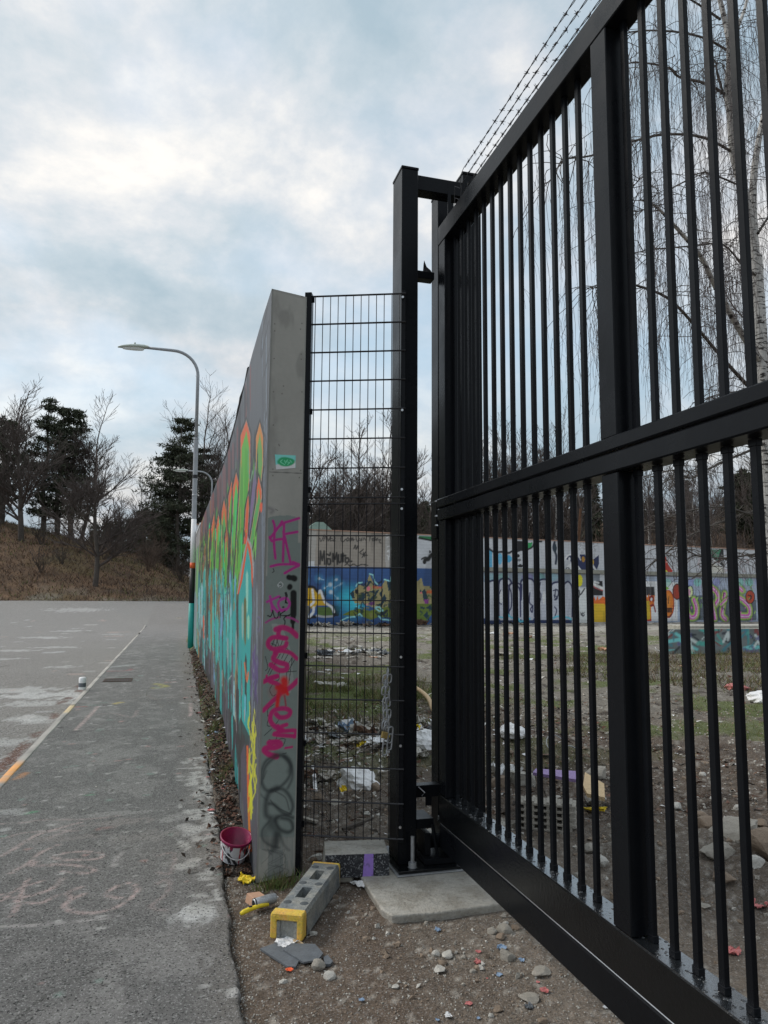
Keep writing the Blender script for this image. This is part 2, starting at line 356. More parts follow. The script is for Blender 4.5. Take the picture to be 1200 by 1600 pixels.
# ================================================================== GROUND
def rise(y): return 1.25*sstep(38, 63, y)
def wall_x(y): return np.interp(y, [4.7, 5.2, 6.1, 6.7, 8.6, 10.2, 12.3, 14.6, 18.4, 22, 31], [.547, .547, .556, .567, .614, .646, .659, .657, .646, .641, .66])
def pave_x(y): return np.interp(y, [0, 3.25, 5.36, 8, 12, 21, 30.5, 34, 60], [.30, .325, .365, .40, .45, .50, .50, 3, 5])
gx = np.array([-1500, -300, -100, -40, 0, 40, 100, 300, 1500.]); XX, YY = np.meshgrid(gx, gx)
gridmesh('ground', np.stack([XX, YY, np.full_like(XX, -.6)], -1), M['soil'], np.tile(np.array(A(95, 80, 62)), (9, 9, 1)), kind='structure')
def grow(a, b, d0, k, ref):      # sample spacing that widens with distance
    o = [a]
    while o[-1] < b: o.append(o[-1]+d0*max(1, abs(o[-1]-ref)/k))
    return np.array(o)
# --- road
ys = np.concatenate([np.linspace(-12, 2, 6)[:-1], grow(2, 64, .05, 4.5, 0)]); xs = -grow(1.38, 70, .035, 3.5, 0)[::-1]
XX, YY = np.meshgrid(xs, ys)
cv = Canvas(xs, ys, A(112, 110, 107))
f = fbm(XX*.5, YY*.25, 4)[..., None]; cv.c *= .86+.28*f
f = fbm(XX*.12+5, YY*.05, 4); cv.c = cv.c*(1-.35*sstep(.5, .65, f)[..., None])+np.array(A(128, 122, 116))*.35*sstep(.5, .65, f)[..., None]
far = sstep(16, 45, YY)[..., None]; cv.c = cv.c*(1-.55*far)+np.array(A(118, 116, 113))*.55*far
for px, py, ru, rv, al in ((95, 1083, 1.4, .62, .8), (20, 1076, 1.5, .5, .6), (60, 1096, 1.1, .4, .6), (45, 1120, .7, .35, .6), (10, 1155, .5, .3, .5), (100, 1040, .6, .35, .5), (85, 1010, 1.2, .5, .5), (20, 1015, 1.2, .5, .5),
                           (70, 995, 1.5, .9, .5), (110, 985, 1.4, .9, .5), (12, 1028, .8, .3, .5), (135, 1047, .4, .25, .3), (60, 1125, .5, .3, .4), (30, 1180, .4, .2, .5), (180, 990, 1, .8, .3), (120, 970, 3, 1.6, .4)):
    p = G(px, py); cv.blob(p[0], p[1], ru*.8, rv*1.1, A(182, 182, 180), al*.8, 7, .56)
for i in range(260):
    y = 6+40*rnd.random()**1.4; x = -1.6-rnd.random()*y*.5; cv.blob(x, y, .06+.012*y*rnd.random(), .05+.01*y*rnd.random(), A(*rnd.choice([(175, 172, 168), (165, 165, 165), (80, 76, 70), (160, 140, 132)])), .5, 9, .45)
for i in range(14):
    y = 7.7+rnd.random()*8; cv.blob(-1.6-rnd.random()*.15, y, .09, .3, A(92, 66, 56), .8, 12, .5)
Z = -.03+rise(YY)+.03*(fbm(XX*.3, YY*.3)-.5)
gridmesh('road', np.stack([XX, YY, Z], -1), M['road'], cv.c, kind='structure')
# --- pavement
ys = grow(1.2, 64, .012, 2.6, 0); ts = np.linspace(0, 1, 118); TT, YY = np.meshgrid(ts, ys)
edge = pave_x(YY[:, :1])+.035*(fbm(YY[:, :1]*6, YY[:, :1]*0+3)-.5)+.02*(fbm(YY[:, :1]*28, YY[:, :1]*0+5)-.5)+.05*(fbm(YY[:, :1]*1.3, YY[:, :1]*0+9)-.5)
XX = -1.42+(edge+1.42)*TT
cv = Canvas(np.linspace(-1.42, .40, 118), ys, A(104, 103, 101))
UU, _ = np.meshgrid(cv.U, ys)
f = fbm(UU*1.3, YY*.8, 5); cv.c *= (.82+.36*f)[..., None]
f = fbm(UU*5+3, YY*3.5, 4); cv.c = cv.c+(np.array(A(135, 133, 130))-cv.c)*(.5*sstep(.52, .68, f))[..., None]
f = fbm(UU*26+3, YY*22, 3); cv.c = cv.c+(np.array(A(165, 164, 160))-cv.c)*(.28*sstep(.68, .76, f))[..., None]
f = fbm(UU*40+3, YY*36, 3); cv.c *= (1-.16*sstep(.60, .72, f))[..., None]
ed = sstep(.80, 1.0, TT); cv.c = cv.c+(np.array(A(118, 112, 104))-cv.c)*(ed*.5)[..., None]
Cg = lambda x, y: tuple(G(x/2.2857, 900+y/2.2857, .03)[:2])
def chalk(pts, w=.028, col=(178, 158, 154), al=.9, n=.4):
    cv.stroke(smooth_path([Cg(*p) for p in pts]), w, A(*col), al, .6, n)
chalk([(0, 1000), (40, 980), (120, 930), (200, 905), (290, 880)]); chalk([(40, 1060), (110, 1020), (150, 985), (210, 960)]); chalk([(190, 1000), (270, 985), (355, 990), (350, 1010), (240, 1015), (190, 1005)])
chalk([(130, 1020), (120, 1035), (230, 1030), (330, 1045), (320, 1060), (220, 1055)]); chalk([(0, 885), (90, 880), (160, 870), (310, 870), (430, 855)], al=.5); chalk([(0, 938), (80, 918), (150, 912), (280, 910)], al=.5)
chalk([(40, 1215), (60, 1180), (80, 1120), (100, 1080)]); chalk([(0, 1140), (60, 1150), (150, 1130), (210, 1100), (220, 1080)]); chalk([(60, 1160), (140, 1170), (200, 1140)])
chalk([(290, 1110), (240, 1130), (260, 1150), (300, 1135), (240, 1165), (235, 1190), (300, 1205), (380, 1195), (450, 1165), (490, 1120), (460, 1095), (410, 1110), (380, 1140), (430, 1150)])
chalk([(0, 1250), (80, 1250), (170, 1243), (330, 1228), (420, 1215)], col=(165, 160, 158)); chalk([(420, 1030), (400, 1035), (430, 990), (430, 1000)], col=(165, 160, 158)); chalk([(560, 1000), (620, 990), (610, 1060), (560, 1055)], al=.4)
chalk([(560, 1100), (600, 1080), (600, 1130), (540, 1180), (590, 1195)], al=.4); chalk([(270, 550), (310, 510), (350, 465)], .05); chalk([(270, 550), (400, 546), (560, 543)], .04, (170, 165, 162), .5)
chalk([(680, 455), (682, 490), (676, 500)], .05); chalk([(150, 945), (230, 915), (300, 890)], .03, al=.4); chalk([(0, 1165), (60, 1120), (150, 1090)], .02); chalk([(310, 500), (400, 490), (470, 505), (490, 480)], .05, al=.35)
chalk([(380, 340), (450, 338), (470, 332)], .12, (150, 90, 92), .7); chalk([(400, 325), (470, 318)], .25, (190, 200, 195), .4); chalk([(250, 470), (300, 466)], .10, (150, 80, 75), .7); chalk([(300, 462), (350, 462)], .08, (110, 150, 135), .4)
chalk([(555, 400), (590, 395), (560, 385)], .15, (170, 165, 80), .8); chalk([(415, 456), (430, 452)], .1, (200, 180, 80), .8); chalk([(360, 465), (395, 463)], .06, (215, 210, 205), .8); chalk([(595, 380), (620, 380)], .1, (160, 100, 85), .7)
chalk([(60, 725), (90, 705)], .07, (190, 130, 75), .7); chalk([(90, 850), (125, 843)], .05, (80, 150, 110), .7); chalk([(310, 782), (330, 780)], .04, (80, 150, 110), .6); chalk([(350, 905), (400, 898)], .05, (160, 115, 110), .6)
chalk([(470, 430), (520, 425), (560, 440), (620, 430)], .06, (130, 118, 115), .5); chalk([(300, 420), (420, 412), (560, 405)], .05, (150, 145, 142), .4)
def gb(x, y, ru, rv, col, al, f=16, thr=.5):
    p = Cg(x, y); cv.blob(p[0], p[1], ru, rv, A(*col), al, f, thr)
gb(700, 1200, .11, .10, (200, 200, 197), .85, 22, .45); gb(690, 1215, .14, .12, (180, 180, 178), .6, 22); gb(670, 905, .10, .16, (172, 171, 168), .7); gb(695, 1015, .05, .05, (178, 176, 172), .7); gb(740, 1082, .05, .05, (178, 176, 172), .7)
gb(40, 845, .16, .12, (160, 160, 158), .6); gb(15, 905, .05, .05, (170, 170, 168), .7); gb(650, 860, .14, .14, (150, 148, 145), .6); gb(720, 760, .14, .3, (150, 150, 146), .5); gb(830, 1490, .05, .05, (190, 188, 184), .7); gb(620, 1370, .2, .2, (140, 138, 135), .5, 30)
gb(430, 880, .25, .12, (135, 128, 124), .6); gb(200, 940, .3, .1, (128, 122, 118), .5); gb(500, 930, .3, .15, (132, 128, 124), .5); gb(400, 850, .4, .08, (150, 148, 145), .5); gb(590, 870, .08, .1, (150, 148, 145), .6)
for i in range(70):
    y = rnd.uniform(4.3, 8.5); x = float(pave_x(y))-abs(rnd.gauss(0, .12))-.02; cv.blob(x, y, rnd.uniform(.02, .09), rnd.uniform(.02, .12), A(172, 171, 167), .75, 22, .5)
for i in range(380):
    y = 2.2+16*rnd.random()**1.8; x = -1.4+1.8*rnd.random(); s_ = .006+.01*rnd.random()*y*.4
    cv.blob(x, y, s_*1.1, s_*.9, A(*rnd.choice([(175, 173, 170), (170, 168, 165), (150, 148, 145), (60, 57, 54), (160, 130, 125), (120, 140, 130)])), .75, 30, .3)
for y0, x0, dr_ in ((3.2, -.9, 1), (4.6, -.3, -1), (6.1, -1.0, 1), (7.7, -.2, -1), (9.5, -.9, 1), (12.5, -.5, 1), (5.4, .1, -1)):
    pts = [(x0, y0)]
    for k in range(9): pts.append((pts[-1][0]+dr_*rnd.uniform(.02, .12), pts[-1][1]+rnd.uniform(-.06, .16)))
    cv.stroke(pts, .011, A(44, 42, 40), .6, .6)
# interpolate canvas (metric) onto the edge-fitted grid
ci = np.clip((XX+1.42)/(1.82)*117, 0, 116.999); c0 = ci.astype(int); fr = (ci-c0)[..., None]; rows = np.arange(len(ys))[:, None]
pc = cv.c[rows, c0]*(1-fr)+cv.c[rows, c0+1]*fr
fb_ = sstep(24, 44, YY)[..., None]; pc = pc*(1-fb_)+np.array(A(116, 113, 110))*(.9+.2*fbm(XX*.6, YY*.3))[..., None]*fb_
Z = .03-.055*sstep(36, 46, YY)+rise(YY)+.012*(fbm(XX*2, YY*2)-.5)
P = np.stack([XX, YY, Z], -1); sk = P[:, -1:, :].copy(); sk[..., 2] -= .12; sk[..., 0] += .012
s2 = P[:, -1:, :].copy(); s2[..., 2] -= .02; s2[..., 0] += .02*fbm(ys*9, ys*0)[:, None]
P = np.concatenate([P, s2, sk], 1); pc = np.concatenate([pc, pc[:, -1:]*.75, pc[:, -1:]*.6], 1)
gridmesh('pavement', P, M['asphalt'], pc, kind='structure')
# --- kerb
for (y0, y1) in ((4.0, 33.2), (35.2, 41.5)):
    ys = grow(y0, y1, .05, 5, 0); prof = np.array([(-1.505, -.10), (-1.50, .03), (-1.492, .038), (-1.432, .038), (-1.418, .033), (-1.412, -.02)])
    P = np.zeros((len(ys), 6, 3)); P[..., 0] = prof[:, 0][None]+.012*(fbm(ys*1.5, ys*0)-.5)[:, None]; P[..., 1] = ys[:, None]; P[..., 2] = prof[:, 1][None]+rise(ys)[:, None]
    c = np.tile(np.array(A(152, 147, 140)), (len(ys), 6, 1)); c *= (.55+.8*fbm(P[..., 0]*20, P[..., 1]*2.0))[..., None]; wn = sstep(.5, .6, fbm(P[..., 0]*12, P[..., 1]*1.7, 4))[..., None]; c = c*(1-.6*wn)+np.array(A(108, 105, 101))*.6*wn
    o_ = (sstep(8.6, 8.2, ys)*sstep(.35, .5, fbm(ys*3, ys*0+2)))[:, None, None]; c = c*(1-o_)+np.array(A(200, 140, 78))*o_
    o_ = (sstep(11.6, 11.8, ys)*sstep(12.6, 12.4, ys)*.5)[:, None, None]; c = c*(1-o_)+np.array(A(200, 170, 110))*o_
    jn = (np.abs((ys % 1.0)-.5) < .012)[:, None, None]; c = c*(1-.6*jn)
    gridmesh('kerb', P, M['paint'], c, smooth=False, kind='structure')
# --- yard soil
ys = np.concatenate([np.array([-4, -2, -.5, .6]), grow(1.2, 48, .032, 4.2, 0)]); xs = np.concatenate([np.array([.15, .22]), grow(.27, 62, .028, 3.2, 0)])
XX, YY = np.meshgrid(xs, ys)
inside = sstep(4.9, 6.0, YY)
def soil_z(x, y):
    x = np.asarray(x, float); y = np.asarray(y, float)
    ins = np.maximum(sstep(5.0, 6.2, y), sstep(2.1, 3.2, x))
    z = -.012+.02*(fbm(x*2.2, y*2.2)-.5)+.012*(fbm(x*14, y*14, 3)-.5)
    z = z+ins*(.18*(fbm(x*.9+4, y*.9, 4)-.5)+.09*(fbm(x*5, y*5, 3)-.5)+.035*(fbm(x*13, y*13, 2)-.5))
    z = z+.22*np.exp(-(((x-3.6)/.9)**2+((y-8.4)/.9)**2))+.12*np.exp(-(((x-4.4)/1.3)**2+((y-4.4)/.9)**2))
    under = sstep(.03, -.03, x-pave_x(y)); z = z-.05*under*(x < 1)
    vg = (1-under)*(x < .75)*sstep(4.85, 6.8, y)*sstep(.16, -.05, x-wall_x(y)-.1)*1.0
    z = z+vg*(.05+.15*np.clip((x-pave_x(y))/.2, 0, 1))
    z = z+rise(y)*(x < 2.0)
    return z
Z = soil_z(XX, YY)
base = np.array(A(90, 79, 69)); c = np.tile(base, (len(ys), len(xs), 1)); c *= (.75+.5*fbm(XX*1.5, YY*1.5, 4))[..., None]
f = sstep(.50, .66, fbm(XX*.5+3, YY*.5, 4)); c = c+(np.array(A(118, 110, 100))-c)*(.5*f)[..., None]
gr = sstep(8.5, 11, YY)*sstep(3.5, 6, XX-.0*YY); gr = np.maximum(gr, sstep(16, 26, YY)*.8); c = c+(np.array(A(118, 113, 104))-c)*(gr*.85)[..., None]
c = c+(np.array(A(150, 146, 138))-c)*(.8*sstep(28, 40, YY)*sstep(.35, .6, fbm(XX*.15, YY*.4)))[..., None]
f = sstep(.70, .80, fbm(XX*30+3, YY*30, 2)); c = c+(np.array(A(170, 165, 156))-c)*(.5*f)[..., None]
f = sstep(.60, .72, fbm(XX*3+8, YY*3, 4))*(YY > 5.2); c = c+(np.array(A(52, 42, 34))-c)*(.85*f)[..., None]
mo = np.exp(-(((XX-3.0)/1.3)**2+((YY-13.2)/1.8)**2)); c = c+(np.array(A(82, 88, 44))-c)*(np.clip(mo*1.4, 0, 1)*sstep(.35, .55, fbm(XX*3, YY*3)))[..., None]
f = sstep(.52, .62, fbm(XX*.8+1, YY*.8+5, 4))*sstep(6.5, 9, YY)*sstep(40, 25, YY); c = c+(np.array(A(80, 92, 40))-c)*(.8*f)[..., None]
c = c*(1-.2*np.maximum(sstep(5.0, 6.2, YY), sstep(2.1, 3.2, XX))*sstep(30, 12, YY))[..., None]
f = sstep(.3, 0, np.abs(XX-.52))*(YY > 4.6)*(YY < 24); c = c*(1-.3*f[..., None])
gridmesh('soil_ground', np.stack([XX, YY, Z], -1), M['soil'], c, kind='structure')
# --- bank on the left and hill behind the yard
def bank_z(x, y):
    H = np.interp(x, [-60, -17, -12, -8, -5, -2, 1, 5, 12, 16], [8.6, 8.0, 6.8, 5.9, 5.0, 4.0, 2.6, 1.8, .9, -.5]); t = np.clip((y-62)/22, 0, 1)
    return 1.18-.0*x+H*t*(1.55-.55*t)+.7*(fbm(x*.25, y*.25)-.5)*np.clip(t*4, 0, 1)+.15*(fbm(x*1.5, y*1.5)-.5)*np.clip(t*8, 0, 1)-.012*(x+15)*(t < 1)
xs = np.arange(-90, 18, .6); ys = np.concatenate([np.arange(61, 90, .45), np.arange(90, 150, 4)]); XX, YY = np.meshgrid(xs, ys); Z = bank_z(XX, YY)
c = np.tile(np.array(A(88, 68, 50)), (len(ys), len(xs), 1)); c *= (.3+1.4*fbm(XX*1.1, YY*1.1, 4))[..., None]
f = sstep(.5, .62, fbm(XX*.22+9, YY*.3, 4)); c = c+(np.array(A(84, 76, 46))-c)*(.5*f)[..., None]
f = sstep(66, 62.5, YY)*sstep(.45, .6, fbm(XX*.5, YY*.5)); c = c+(np.array(A(110, 104, 92))-c)*(.8*f)[..., None]
gridmesh('hillside', np.stack([XX, YY, Z], -1), M['soil'], c, kind='structure')
def hill_z(x, y):
    H = np.interp(x, [0, 10, 25, 45, 80, 140], [2, 3.0, 6, 12, 17, 20]); t = np.clip((y-(48+.13*x))/60, 0, 1); return -.3+H*sstep(0, 1, t)+1.2*(fbm(x*.12, y*.12)-.5)*(t > 0)
xs = np.arange(14, 170, 1.5); ys = np.arange(46, 150, 1.5); XX, YY = np.meshgrid(xs, ys); Z = hill_z(XX, YY)
c = np.tile(np.array(A(88, 72, 58)), (len(ys), len(xs), 1)); c *= (.6+.8*fbm(XX*.6, YY*.6, 4))[..., None]
f = sstep(.5, .62, fbm(XX*.08+9, YY*.08, 4)); c = c+(np.array(A(108, 84, 46))-c)*(.7*f)[..., None]
gridmesh('hill', np.stack([XX, YY, Z], -1), M['soil'], c, kind='structure')
# ================================================================== NEAR GRAFFITI WALL
def LW(px, py):      # a point on the long wall face in (distance, height)
    X = .6
    for _ in range(6): p = PX(px, py, X); X = float(wall_x(min(max(p[1], 3), 60)))
    return p[1], p[2]
ys = 1/np.linspace(1/4.732, 1/22.0, 230); zs = np.linspace(0, 3.8, 330)
lw = Canvas(ys, zs, A(98, 101, 106))
VV, UU = np.meshgrid(zs, ys, indexing='ij')
lw.c *= (.8+.4*fbm(UU*.9, VV*.6, 4))[..., None]
f = sstep(.45, .7, fbm(UU*6, VV*.8, 4)); lw.c = lw.c+(np.array(A(132, 142, 152))-lw.c)*(.6*f)[..., None]
def LP(pts, col, a=1.0):     # polygon traced in the photo, laid on the wall
    o = []
    for i in range(len(pts)):
        p, q = pts[i], pts[(i+1) % len(pts)]
        for k in range(5):
            t = k/5; o.append(LW(p[0]+(q[0]-p[0])*t, p[1]+(q[1]-p[1])*t))
    lw.poly(o, A(*col), a)
def LS(pts, w, col, a=1.0):  # brush stroke
    pts = smooth_path(pts, 4); L = []; R_ = []
    for i, p in enumerate(pts):
        d = pts[min(i+1, len(pts)-1)]-pts[max(i-1, 0)]; n = np.array([-d[1], d[0]])/(np.hypot(*d)+1e-9)*w/2; L.append(p+n); R_.append(p-n)
    lw.poly([LW(*p) for p in L+R_[::-1]], A(*col), a)
def top_y(x): return float(np.interp(x, [303, 307, 313, 321, 334, 345, 358, 369, 387, 425], [835, 828, 820, 799, 766, 737, 698, 656, 581, 452]))
def bot_y(x): return float(np.interp(x, [303, 320, 343, 360, 375, 388, 400], [990, 1033, 1113, 1183, 1240, 1300, 1380]))
r_ = random.Random(11)
def streak(x, y0, y1, w, col, a=.9, j=.0):
    m = (y0+y1)/2; k = r_.uniform(-1, 1)*w*j
    LP([(x, y0), (x+w*.5, y0+(y1-y0)*.12), (x+w*.5+k, m), (x+w*.35, y1-(y1-y0)*.1), (x, y1), (x-w*.35, y1-(y1-y0)*.1), (x-w*.5+k, m), (x-w*.5, y0+(y1-y0)*.12)], col, a)
GREY = [(88, 90, 96), (70, 72, 78), (110, 112, 118), (96, 84, 88), (108, 62, 60), (60, 60, 66), (84, 84, 90)]
GREEN = [(84, 146, 64), (96, 158, 76), (66, 120, 58), (70, 190, 120), (112, 140, 70), (50, 92, 48), (44, 46, 44), (96, 160, 84), (70, 140, 60), (90, 200, 130)]
TEAL = [(58, 158, 158), (40, 140, 140), (110, 190, 180), (150, 205, 195), (60, 60, 64), (92, 84, 52), (120, 160, 190), (140, 110, 70), (150, 190, 195), (30, 120, 124), (40, 150, 148), (52, 52, 58)]
DARK = [(52, 52, 56), (70, 68, 74), (108, 106, 112), (44, 44, 46), (96, 92, 104)]
LP([(303, 862), (318, 838), (334, 810), (345, 795), (356, 765), (368, 735), (380, 690), (393, 700), (390, 905), (303, 940)], (70, 122, 54), .95)
LP([(303, 930), (388, 895), (393, 1000), (390, 1165), (378, 1150), (364, 1130), (350, 1075), (330, 1010), (303, 965)], (52, 132, 130), .95)
for i in range(90):
    x = 304+86*r_.random(); streak(x, max(top_y(x)+30, 800)+r_.uniform(0, 60), 900+r_.uniform(-60, 60), r_.uniform(.8, 1.6), r_.choice([(26, 30, 26), (40, 60, 36), (36, 36, 38)]), .9, .3)
for i in range(330):
    x = 303+110*r_.random()**.8; t, b = top_y(x), bot_y(x); z = r_.random()
    if x > 392: continue
    if z < .2: streak(x, t+2, t+(b-t)*r_.uniform(.08, .22), r_.uniform(1.5, 5), r_.choice(GREY), .85, .3)
    elif z < .55: streak(x, t+(b-t)*r_.uniform(.1, .26), t+(b-t)*r_.uniform(.45, .66), r_.uniform(1.5, 5), r_.choice(GREEN), .9, .3)
    elif z < .92: streak(x, t+(b-t)*r_.uniform(.5, .66), t+(b-t)*r_.uniform(.78, .95), r_.uniform(1.5, 4.5), r_.choice(TEAL), .9, .3)
    else: streak(x, t+(b-t)*r_.uniform(.82, .9), b+3, r_.uniform(2, 6), r_.choice(DARK), .9, .3)
# muted red panel edges under the coping
LP([(303, 975), (312, 985), (325, 1020), (340, 1062), (352, 1100), (366, 1120), (378, 1165), (377, 1240), (360, 1210), (343, 1140), (320, 1060), (303, 1010)], (46, 45, 48), .95)
for i in range(60):
    x = 306+70*r_.random(); y0 = bot_y(x)-r_.uniform(40, 90); streak(x, y0, y0+r_.uniform(50, 110), r_.uniform(1, 3), r_.choice([(108, 106, 112), (120, 118, 124), (50, 150, 148), (40, 130, 130), (84, 78, 96), (40, 40, 44)]), .9, .3)
for x, y0, y1, w in ((313, 800, 870, 4), (320, 790, 860, 5), (332, 765, 820, 5), (341, 745, 812, 4), (350, 725, 790, 5), (358, 700, 765, 4), (364, 690, 735, 3), (371, 665, 720, 2.5)):
    streak(x, y0, y1, w, (112, 60, 58), .6, .2); streak(x+w*.8, y0, y1+8, 1.6, (62, 62, 68), .9, .2)
LP([(300, 880), (316, 850), (318, 990), (303, 985)], (98, 160, 80), .5)
for x, y0, y1, w, c_ in ((309, 870, 925, 8, (84, 150, 70)), (306, 925, 990, 7, (110, 150, 150)), (314, 930, 1000, 5, (96, 120, 126))): streak(x, y0, y1, w, c_, .8)
# grey plain end panel with blue and white washes
LP([(425, 452), (396, 548), (391, 680), (384, 900), (387, 1000), (385, 1385), (403, 1385)], (104, 107, 112), .85)
for i in range(120):
    x = r_.uniform(385, 423); y0 = r_.uniform(460 if x > 405 else 700, 1300); y1 = y0+r_.uniform(40, 260)
    streak(x-(y0-700)*.018, y0, min(y1, 1360), r_.uniform(1., 3), r_.choice([(140, 152, 166), (170, 182, 194), (84, 88, 96), (70, 74, 84), (120, 122, 124), (104, 110, 118)] if y0 < 1060 else [(120, 122, 126), (96, 96, 102), (128, 128, 130), (90, 84, 96)]), .6, .4)
LS([(418, 480), (410, 520), (408, 560), (414, 530), (421, 500), (422, 540), (412, 590)], 1.4, (58, 60, 62), .8); LS([(420, 560), (417, 640), (412, 670), (418, 700), (414, 730)], 1.1, (70, 72, 76), .8)
# tall green letters with orange rims
def spike(tip, l, r, yb, xl, xr, rim=(214, 104, 52), body=(96, 160, 72), dark=(40, 42, 40), rimw=2.2, al=1):
    x, y = tip; mid = y+(yb-y)*.3
    LP([(x, y-7), (r+2, y+18), (r+2.2, mid), (xr+2, yb), (xl-2, yb), (l-2.2, mid), (l-2, y+20)], dark, al)
    LP([(x, y-1), (r+.3, y+22), (r+.3, mid), (xr+.3, yb), (xl-.3, yb), (l-.3, mid), (l-.3, y+24)], (232, 200, 190), .8)
    LP([(x, y+1), (r, y+24), (r-.4, mid), (xr, yb), (xl, yb), (l+.4, mid), (l, y+24)], rim, al)
    LP([(x, y+16), (r-rimw*.6, y+44), (r-rimw*.5, mid), (xr, yb), (xl, yb), (l+rimw*.5, mid), (l+rimw*.6, y+44)], body, al)
    for k in range(5):
        q = r_.uniform(.2, .8); xx = (l+(r-l)*q+xl+(xr-xl)*q)/2; streak(xx, y+50+r_.uniform(0, 60), yb-r_.uniform(0, 30), (r-l)*.16+.6, r_.choice([(112, 178, 84), (78, 138, 62), (86, 150, 70)]), .7)
for q_ in range(34):
    x = 309+q_*2.05+r_.uniform(-.6, .6); yt_ = float(np.interp(x, [305, 320, 334, 350, 364, 378], [872, 842, 818, 792, 760, 720]))+r_.uniform(-6, 26)
    streak(x, yt_-4, 912+r_.uniform(-20, 40), 3.4, (34, 44, 34), .9, .1); streak(x, yt_, 910+r_.uniform(-25, 35), 2.4, r_.choice([(78, 150, 62), (92, 164, 70), (64, 128, 54), (84, 176, 104), (104, 160, 74)]), .95, .2)
    if q_ % 3 == 0: streak(x, yt_, yt_+14, 2, (206, 98, 52), .95)
for q_ in range(9): spike((309+q_*3.2, 868-q_*4.5+r_.uniform(-5, 5)), 307.5+q_*3.2, 310.5+q_*3.2, 930, 307+q_*3, 309.5+q_*3, rimw=1.2, rim=(96, 140, 66), body=r_.choice([(84, 150, 64), (70, 130, 60), (90, 160, 100)]))
spike((334, 804), 330, 338, 905, 327, 336); spike((341, 803), 338, 345, 900, 336, 344); spike((350, 780), 346, 354, 905, 343, 352, body=(84, 150, 84))
spike((362, 752), 357, 366, 905, 352, 361); spike((369, 738), 364, 374, 910, 358, 368, body=(84, 176, 96)); spike((354, 820), 352, 357, 890, 350, 355)
LP([(392, 760), (398, 668), (402, 790), (384, 900), (378, 905)], (50, 52, 54), .9)
spike((406, 660), 400, 411, 880, 386, 395, body=(104, 150, 84), rim=(190, 130, 80)); LP([(403, 690), (404, 780), (396, 850), (392, 880), (399, 760)], (48, 50, 54), .9); LP([(399, 720), (401, 760), (388, 850), (386, 840)], (120, 104, 140), .9)
spike((385, 657), 376, 391, 905, 366, 378); LP([(383, 700), (388, 705), (388, 760), (384, 800), (381, 900), (377, 900), (380, 800)], (78, 150, 60), .9); LS([(389, 700), (388, 730), (391, 752), (395, 735)], 1.6, (110, 150, 120), .9)
spike((388, 772), 384, 389, 850, 381, 386, body=(200, 90, 50)); spike((404, 744), 401, 409, 860, 388, 393, body=(90, 150, 90)); streak(408, 785, 800, 4, (224, 96, 48), 1)
LS([(377, 826), (381, 828), (383, 840)], 1.5, (28, 60, 36), .9)
# lower teal letters
for i in range(150):
    x = r_.uniform(304, 386); b_ = bot_y(x); y0 = 905-abs(x-345)*.25+r_.uniform(-22, 45); streak(x, y0, y0+r_.uniform(50, 130), r_.uniform(1.2, 4), r_.choice(TEAL+[(96, 84, 50), (60, 60, 56), (150, 190, 170)]), .9, .4)
for i in range(70):
    x = r_.uniform(305, 388); y0 = r_.uniform(900, 1080); streak(x, y0, y0+r_.uniform(40, 110), r_.uniform(.7, 1.8), r_.choice([(24, 24, 28), (30, 60, 64), (88, 70, 40), (190, 210, 205), (50, 44, 48)]), .9, .4)
for i in range(60):
    x = r_.uniform(312, 380); y0 = r_.uniform(780, 880); streak(x, y0, y0+r_.uniform(20, 70), r_.uniform(.8, 2), r_.choice([(40, 60, 40), (60, 190, 130), (150, 160, 90), (44, 44, 46), (140, 90, 50)]), .8, .4)
LP([(370, 930), (392, 850), (394, 1000), (392, 1150), (366, 1000)], (60, 60, 60), .6)
LP([(387, 838), (393, 850), (397, 880), (396, 905), (392, 890), (388, 865), (384, 880), (379, 905), (374, 925), (370, 930), (374, 900), (381, 862)], (240, 214, 204), .9)
LP([(387, 844), (392, 858), (395, 890), (395, 920), (391, 895), (387, 872), (384, 885), (378, 910), (373, 928), (371, 928), (376, 905), (382, 868)], (226, 96, 50))
LP([(387, 853), (392, 882), (394, 950), (390, 1050), (388, 1140), (384, 1162), (381, 1140), (378, 1040), (372, 960), (373, 930), (379, 905)], (56, 154, 152))
for x, y0, y1, w, c_ in ((386, 890, 960, 4, (150, 205, 185)), (383, 930, 1010, 4, (92, 90, 50)), (388, 960, 1000, 4, (150, 200, 175)), (379, 940, 1000, 3, (170, 210, 190)), (375, 960, 1090, 4, (52, 150, 152)), (384, 1020, 1120, 3.5, (40, 38, 40)), (371, 935, 1000, 3, (44, 44, 48)), (366, 950, 1060, 5, (50, 156, 154)),
                         (361, 960, 1050, 4, (96, 176, 172)), (357, 980, 1070, 4, (36, 148, 146)), (351, 960, 1060, 4, (50, 156, 154)), (345, 990, 1070, 4, (44, 150, 150)), (338, 960, 1040, 4, (60, 160, 156)), (333, 940, 1020, 3, (90, 170, 160)), (327, 950, 1015, 3, (70, 150, 150)), (318, 960, 1000, 2, (210, 90, 60)), (356, 995, 1040, 1.6, (214, 224, 220)), (347, 1045, 1075, 1.2, (220, 228, 224)), (369, 985, 1050, 1.6, (220, 226, 226)),
                         (388, 1050, 1165, 5, (48, 156, 150)), (381, 1080, 1150, 7, (46, 160, 158)), (383, 1085, 1120, 2, (130, 180, 220)), (382, 1108, 1128, 1.6, (235, 240, 245)), (363, 1000, 1110, 3, (116, 110, 124)), (359, 1060, 1150, 3, (60, 58, 62)), (354, 1060, 1110, 3, (110, 106, 118)), (371, 1070, 1150, 5, (46, 44, 48)), (350, 1080, 1125, 3, (80, 76, 84))):
    streak(x, y0, y1, w, c_, .95)
